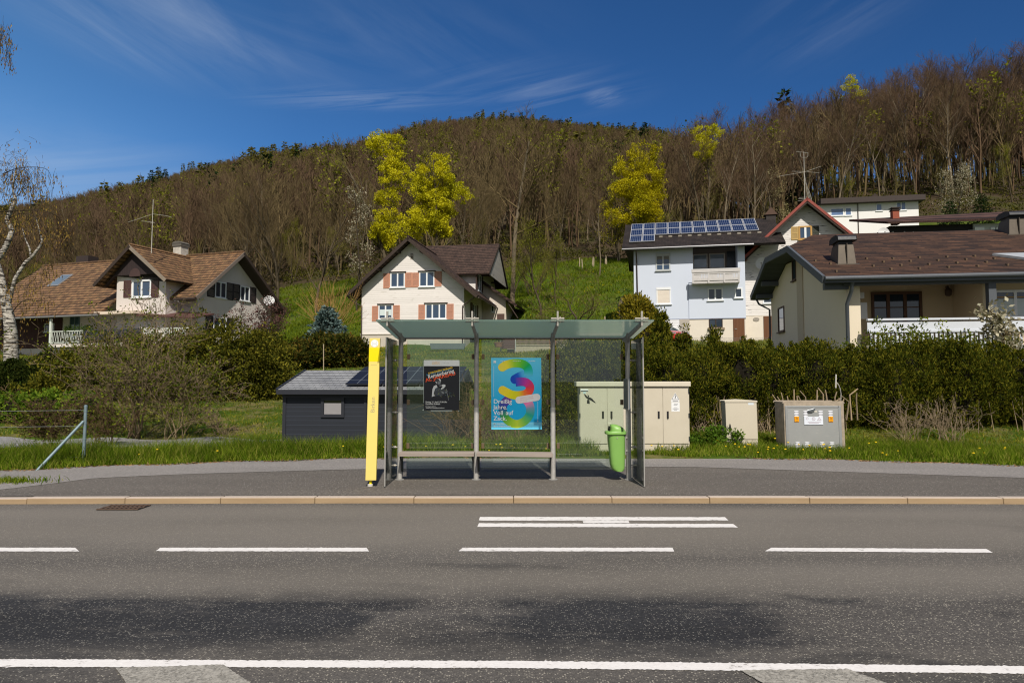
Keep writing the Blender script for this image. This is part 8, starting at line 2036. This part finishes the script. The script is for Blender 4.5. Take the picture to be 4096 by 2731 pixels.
# undergrowth at the foot of the wood
UN = leaf_mat('undergrowth leaves', [(.03, .035, .008), (.07, .07, .014), (.12, .11, .022)], .25, .3)
C = []
for k in range(2600):
    px_ = rnd.uniform(-300, 4300); y = float(wood_edge(px_)) + rnd.uniform(0, 60) ** 1.0; x = (px_ - CX) / F * y; C.append((x, y, tz(x, y) + rnd.uniform(.1, 1.1)))
C = np.array(C); v, f = clumps(C, NR.uniform(.5, 1.3, len(C)), 26, .3, .2, .4, .7); tag(link('undergrowth', raw_mesh('undergrowth', v, f, UN)), 'olive undergrowth along the edge of the wood', kind='stuff')

# ------------------------------------------------------------------ grass and flowers
def blades(P, h, w, lean=.35):
    n = len(P); d = np.stack([NR.normal(0, lean, n), NR.normal(0, lean, n), np.ones(n)], 1); d = unit(d); a = NR.random(n) * 6.28
    s = np.stack([np.cos(a), np.sin(a), np.zeros(n)], 1) * (w * .5)[:, None]
    mid = P + d * (h * .55)[:, None]; tip = P + d * h[:, None] + np.stack([NR.normal(0, .25, n) * h, NR.normal(0, .25, n) * h, np.zeros(n)], 1)
    V = np.stack([P - s, P + s, mid + s * .7, mid - s * .7, tip], 1).reshape(-1, 3)
    b = (np.arange(n) * 5)[:, None]
    return V, np.concatenate([b, b + 1, b + 2, b + 3], 1), np.concatenate([b + 3, b + 2, b + 4], 1)
def grass_obj(name, P, h, w, mat, lean=.35):
    V, q, t3 = blades(P, h, w, lean); V = V.astype(np.float32)
    q = np.concatenate([q, np.concatenate([t3, t3[:, 2:]], 1)]) if False else q
    me = bpy.data.meshes.new(name); nv = len(V); me.vertices.add(nv); me.vertices.foreach_set('co', V.ravel())
    li = np.concatenate([q.ravel(), t3.ravel()]).astype(np.int32); me.loops.add(len(li)); me.loops.foreach_set('vertex_index', li)
    nq, n3 = len(q), len(t3); me.polygons.add(nq + n3); me.polygons.foreach_set('loop_start', np.concatenate([np.arange(nq) * 4, nq * 4 + np.arange(n3) * 3]).astype(np.int32))
    me.materials.append(mat); me.update(calc_edges=True); o = link(name, me); return o
LF_GR = leaf_mat('grass blades', [(.04, .085, .006), (.10, .17, .010), (.18, .25, .02), (.30, .28, .07)], .4, 1.2)
LF_GR2 = leaf_mat('lawn blades', [(.07, .09, .007), (.15, .175, .012), (.25, .24, .03), (.34, .28, .09)], .35, .35)
LF_GR3 = leaf_mat('meadow blades', [(.075, .115, .008), (.13, .18, .013), (.19, .235, .022)], .4, .12)
def verge_pts(n, x0, x1, d0, d1):
    x = NR.uniform(x0, x1, n); ye = np.array([YE(a) for a in x]); y = ye + .06 + NR.uniform(d0, d1, n) + .12 * np.sin(x * 3.1) ; return np.stack([x, y, terr(x, y)], 1)
P = verge_pts(46000, -13.5, 1.9, 0, 2.0); dens = np.sin(P[:, 0] * 1.9) * .5 + np.sin(P[:, 0] * 4.3 + 1) * .3 + np.sin(P[:, 1] * 5) * .2
h = (.17 + .24 * NR.random(len(P)) ** 1.5 + .08 * dens) * np.clip((P[:, 1] - np.array([YE(a) for a in P[:, 0]])) / .5, .45, 1.25)
h = h * np.where(P[:, 0] > -1.5, .8, 1.0)
P2 = verge_pts(30000, 3.2, 14, 0, 3.0); h2 = (.08 + .10 * NR.random(len(P2)) + .05 * np.clip((P2[:, 0] - 7.5) / 3, 0, 1)) * np.clip((P2[:, 1] - np.array([YE(a) for a in P2[:, 0]])) / .5, .5, 1.3)
P3 = verge_pts(3000, -1, 4, 0, .35); h3 = .06 + .07 * NR.random(len(P3))
P4 = np.stack([NR.normal(-8.35, .42, 900), NR.normal(11.35, .12, 900), np.full(900, .09)], 1); h4 = .05 + .08 * NR.random(900)
P = np.concatenate([P, P2, P3, P4]); h = np.concatenate([h, h2, h3, h4])
tag(grass_obj('grass', P, h, .009 + .006 * NR.random(len(P)), LF_GR), 'tall fresh grass on the verge behind the footpath', kind='stuff')
n = 90000; y = 17 + 44 * NR.random(n) ** 1.6; u = NR.uniform(-.78, .78, n); x = u * y
keep = ~((y > 17.2) & (y < 20.4) & (x < -6)); x, y = x[keep], y[keep]; P = np.stack([x, y, terr(x, y)], 1)
tag(grass_obj('grass', P, (.05 + .08 * NR.random(len(P))) * (1 + (P[:, 1] - 17) * .022), (.012 + .012 * NR.random(len(P))) * (1 + (P[:, 1] - 17) * .03), LF_GR2, .6), 'short yellow-green lawn on the slope behind the shed', kind='stuff')
n = 60000; y = 60 + 46 * NR.random(n); px_ = NR.uniform(900, 2720, n); x = (px_ - CX) / F * y; k = y < wood_edge(px_) + 2; x, y = x[k], y[k]; P = np.stack([x, y, terr(x, y)], 1)
tag(grass_obj('grass', P, .22 + .25 * NR.random(len(P)), .05 + .05 * NR.random(len(P)), LF_GR3, .5), 'lush green meadow grass below the wood', kind='stuff')
# dandelions
M_DAN = pmat('dandelion yellow', (.75, .5, .0), .7, .1)
D0 = []
def dand(n, px0, px1, d0, d1):
    for _ in range(n):
        px_ = rnd.uniform(px0, px1); Y = 15.2; x = (px_ - CX) / F * Y; y = YE(x) + rnd.uniform(d0, d1); D0.append((x, y, tz(x, y) + rnd.uniform(.10, .24)))
dand(26, 2880, 3380, .15, 1.6); dand(14, 3400, 4096, .2, 2.2); dand(16, 1900, 2220, .2, .9); dand(5, 1500, 1900, .3, .9); dand(4, 2600, 2800, .1, .4); dand(5, 600, 1400, .2, 1.2)
mb = MB()
for x, y, z in D0:
    r = rnd.uniform(.018, .03); mb.lathe([(r * .3, -.012), (r, .0), (r * .8, .012), (r * .2, .016)], (x, y, z), 7)
tag(mb.build('dandelions', M_DAN, uv=False), 'yellow dandelion heads scattered in the verge grass', kind='stuff')
V = []; 
for k in range(110):
    px_ = rnd.choice([rnd.uniform(1440, 1560), rnd.uniform(1900, 2500), rnd.uniform(2000, 2550)]); Y = rnd.uniform(48, 56) if px_ < 1600 else rnd.uniform(60, 92); x = (px_ - CX) / F * Y; V.append((x, Y, tz(x, Y) + .3))
C = np.array(V); v, f = clumps(C, .09, 5, .09, .07); tag(link('meadow_flowers', raw_mesh('meadow_flowers', v, f, leaf_mat('meadow yellow', [(.4, .3, .0), (.6, .45, .0)], .2))), 'specks of yellow flowers on the meadow', kind='stuff')
P = verge_pts(1500, -13, 14, -.06, .03); P[:, 2] = .1; v, f = leaf_cards(P, NR.normal(size=P.shape) * [1, 1, .15], .05 + .04 * NR.random(len(P)), np.full(len(P), .025)); tag(link('dead_leaves', raw_mesh('dead_leaves', v, f, leaf_mat('dead leaves', [(.1, .06, .03), (.22, .14, .07), (.3, .2, .1)], .1))), 'dry brown leaves and chaff along the edge of the footpath', kind='stuff')
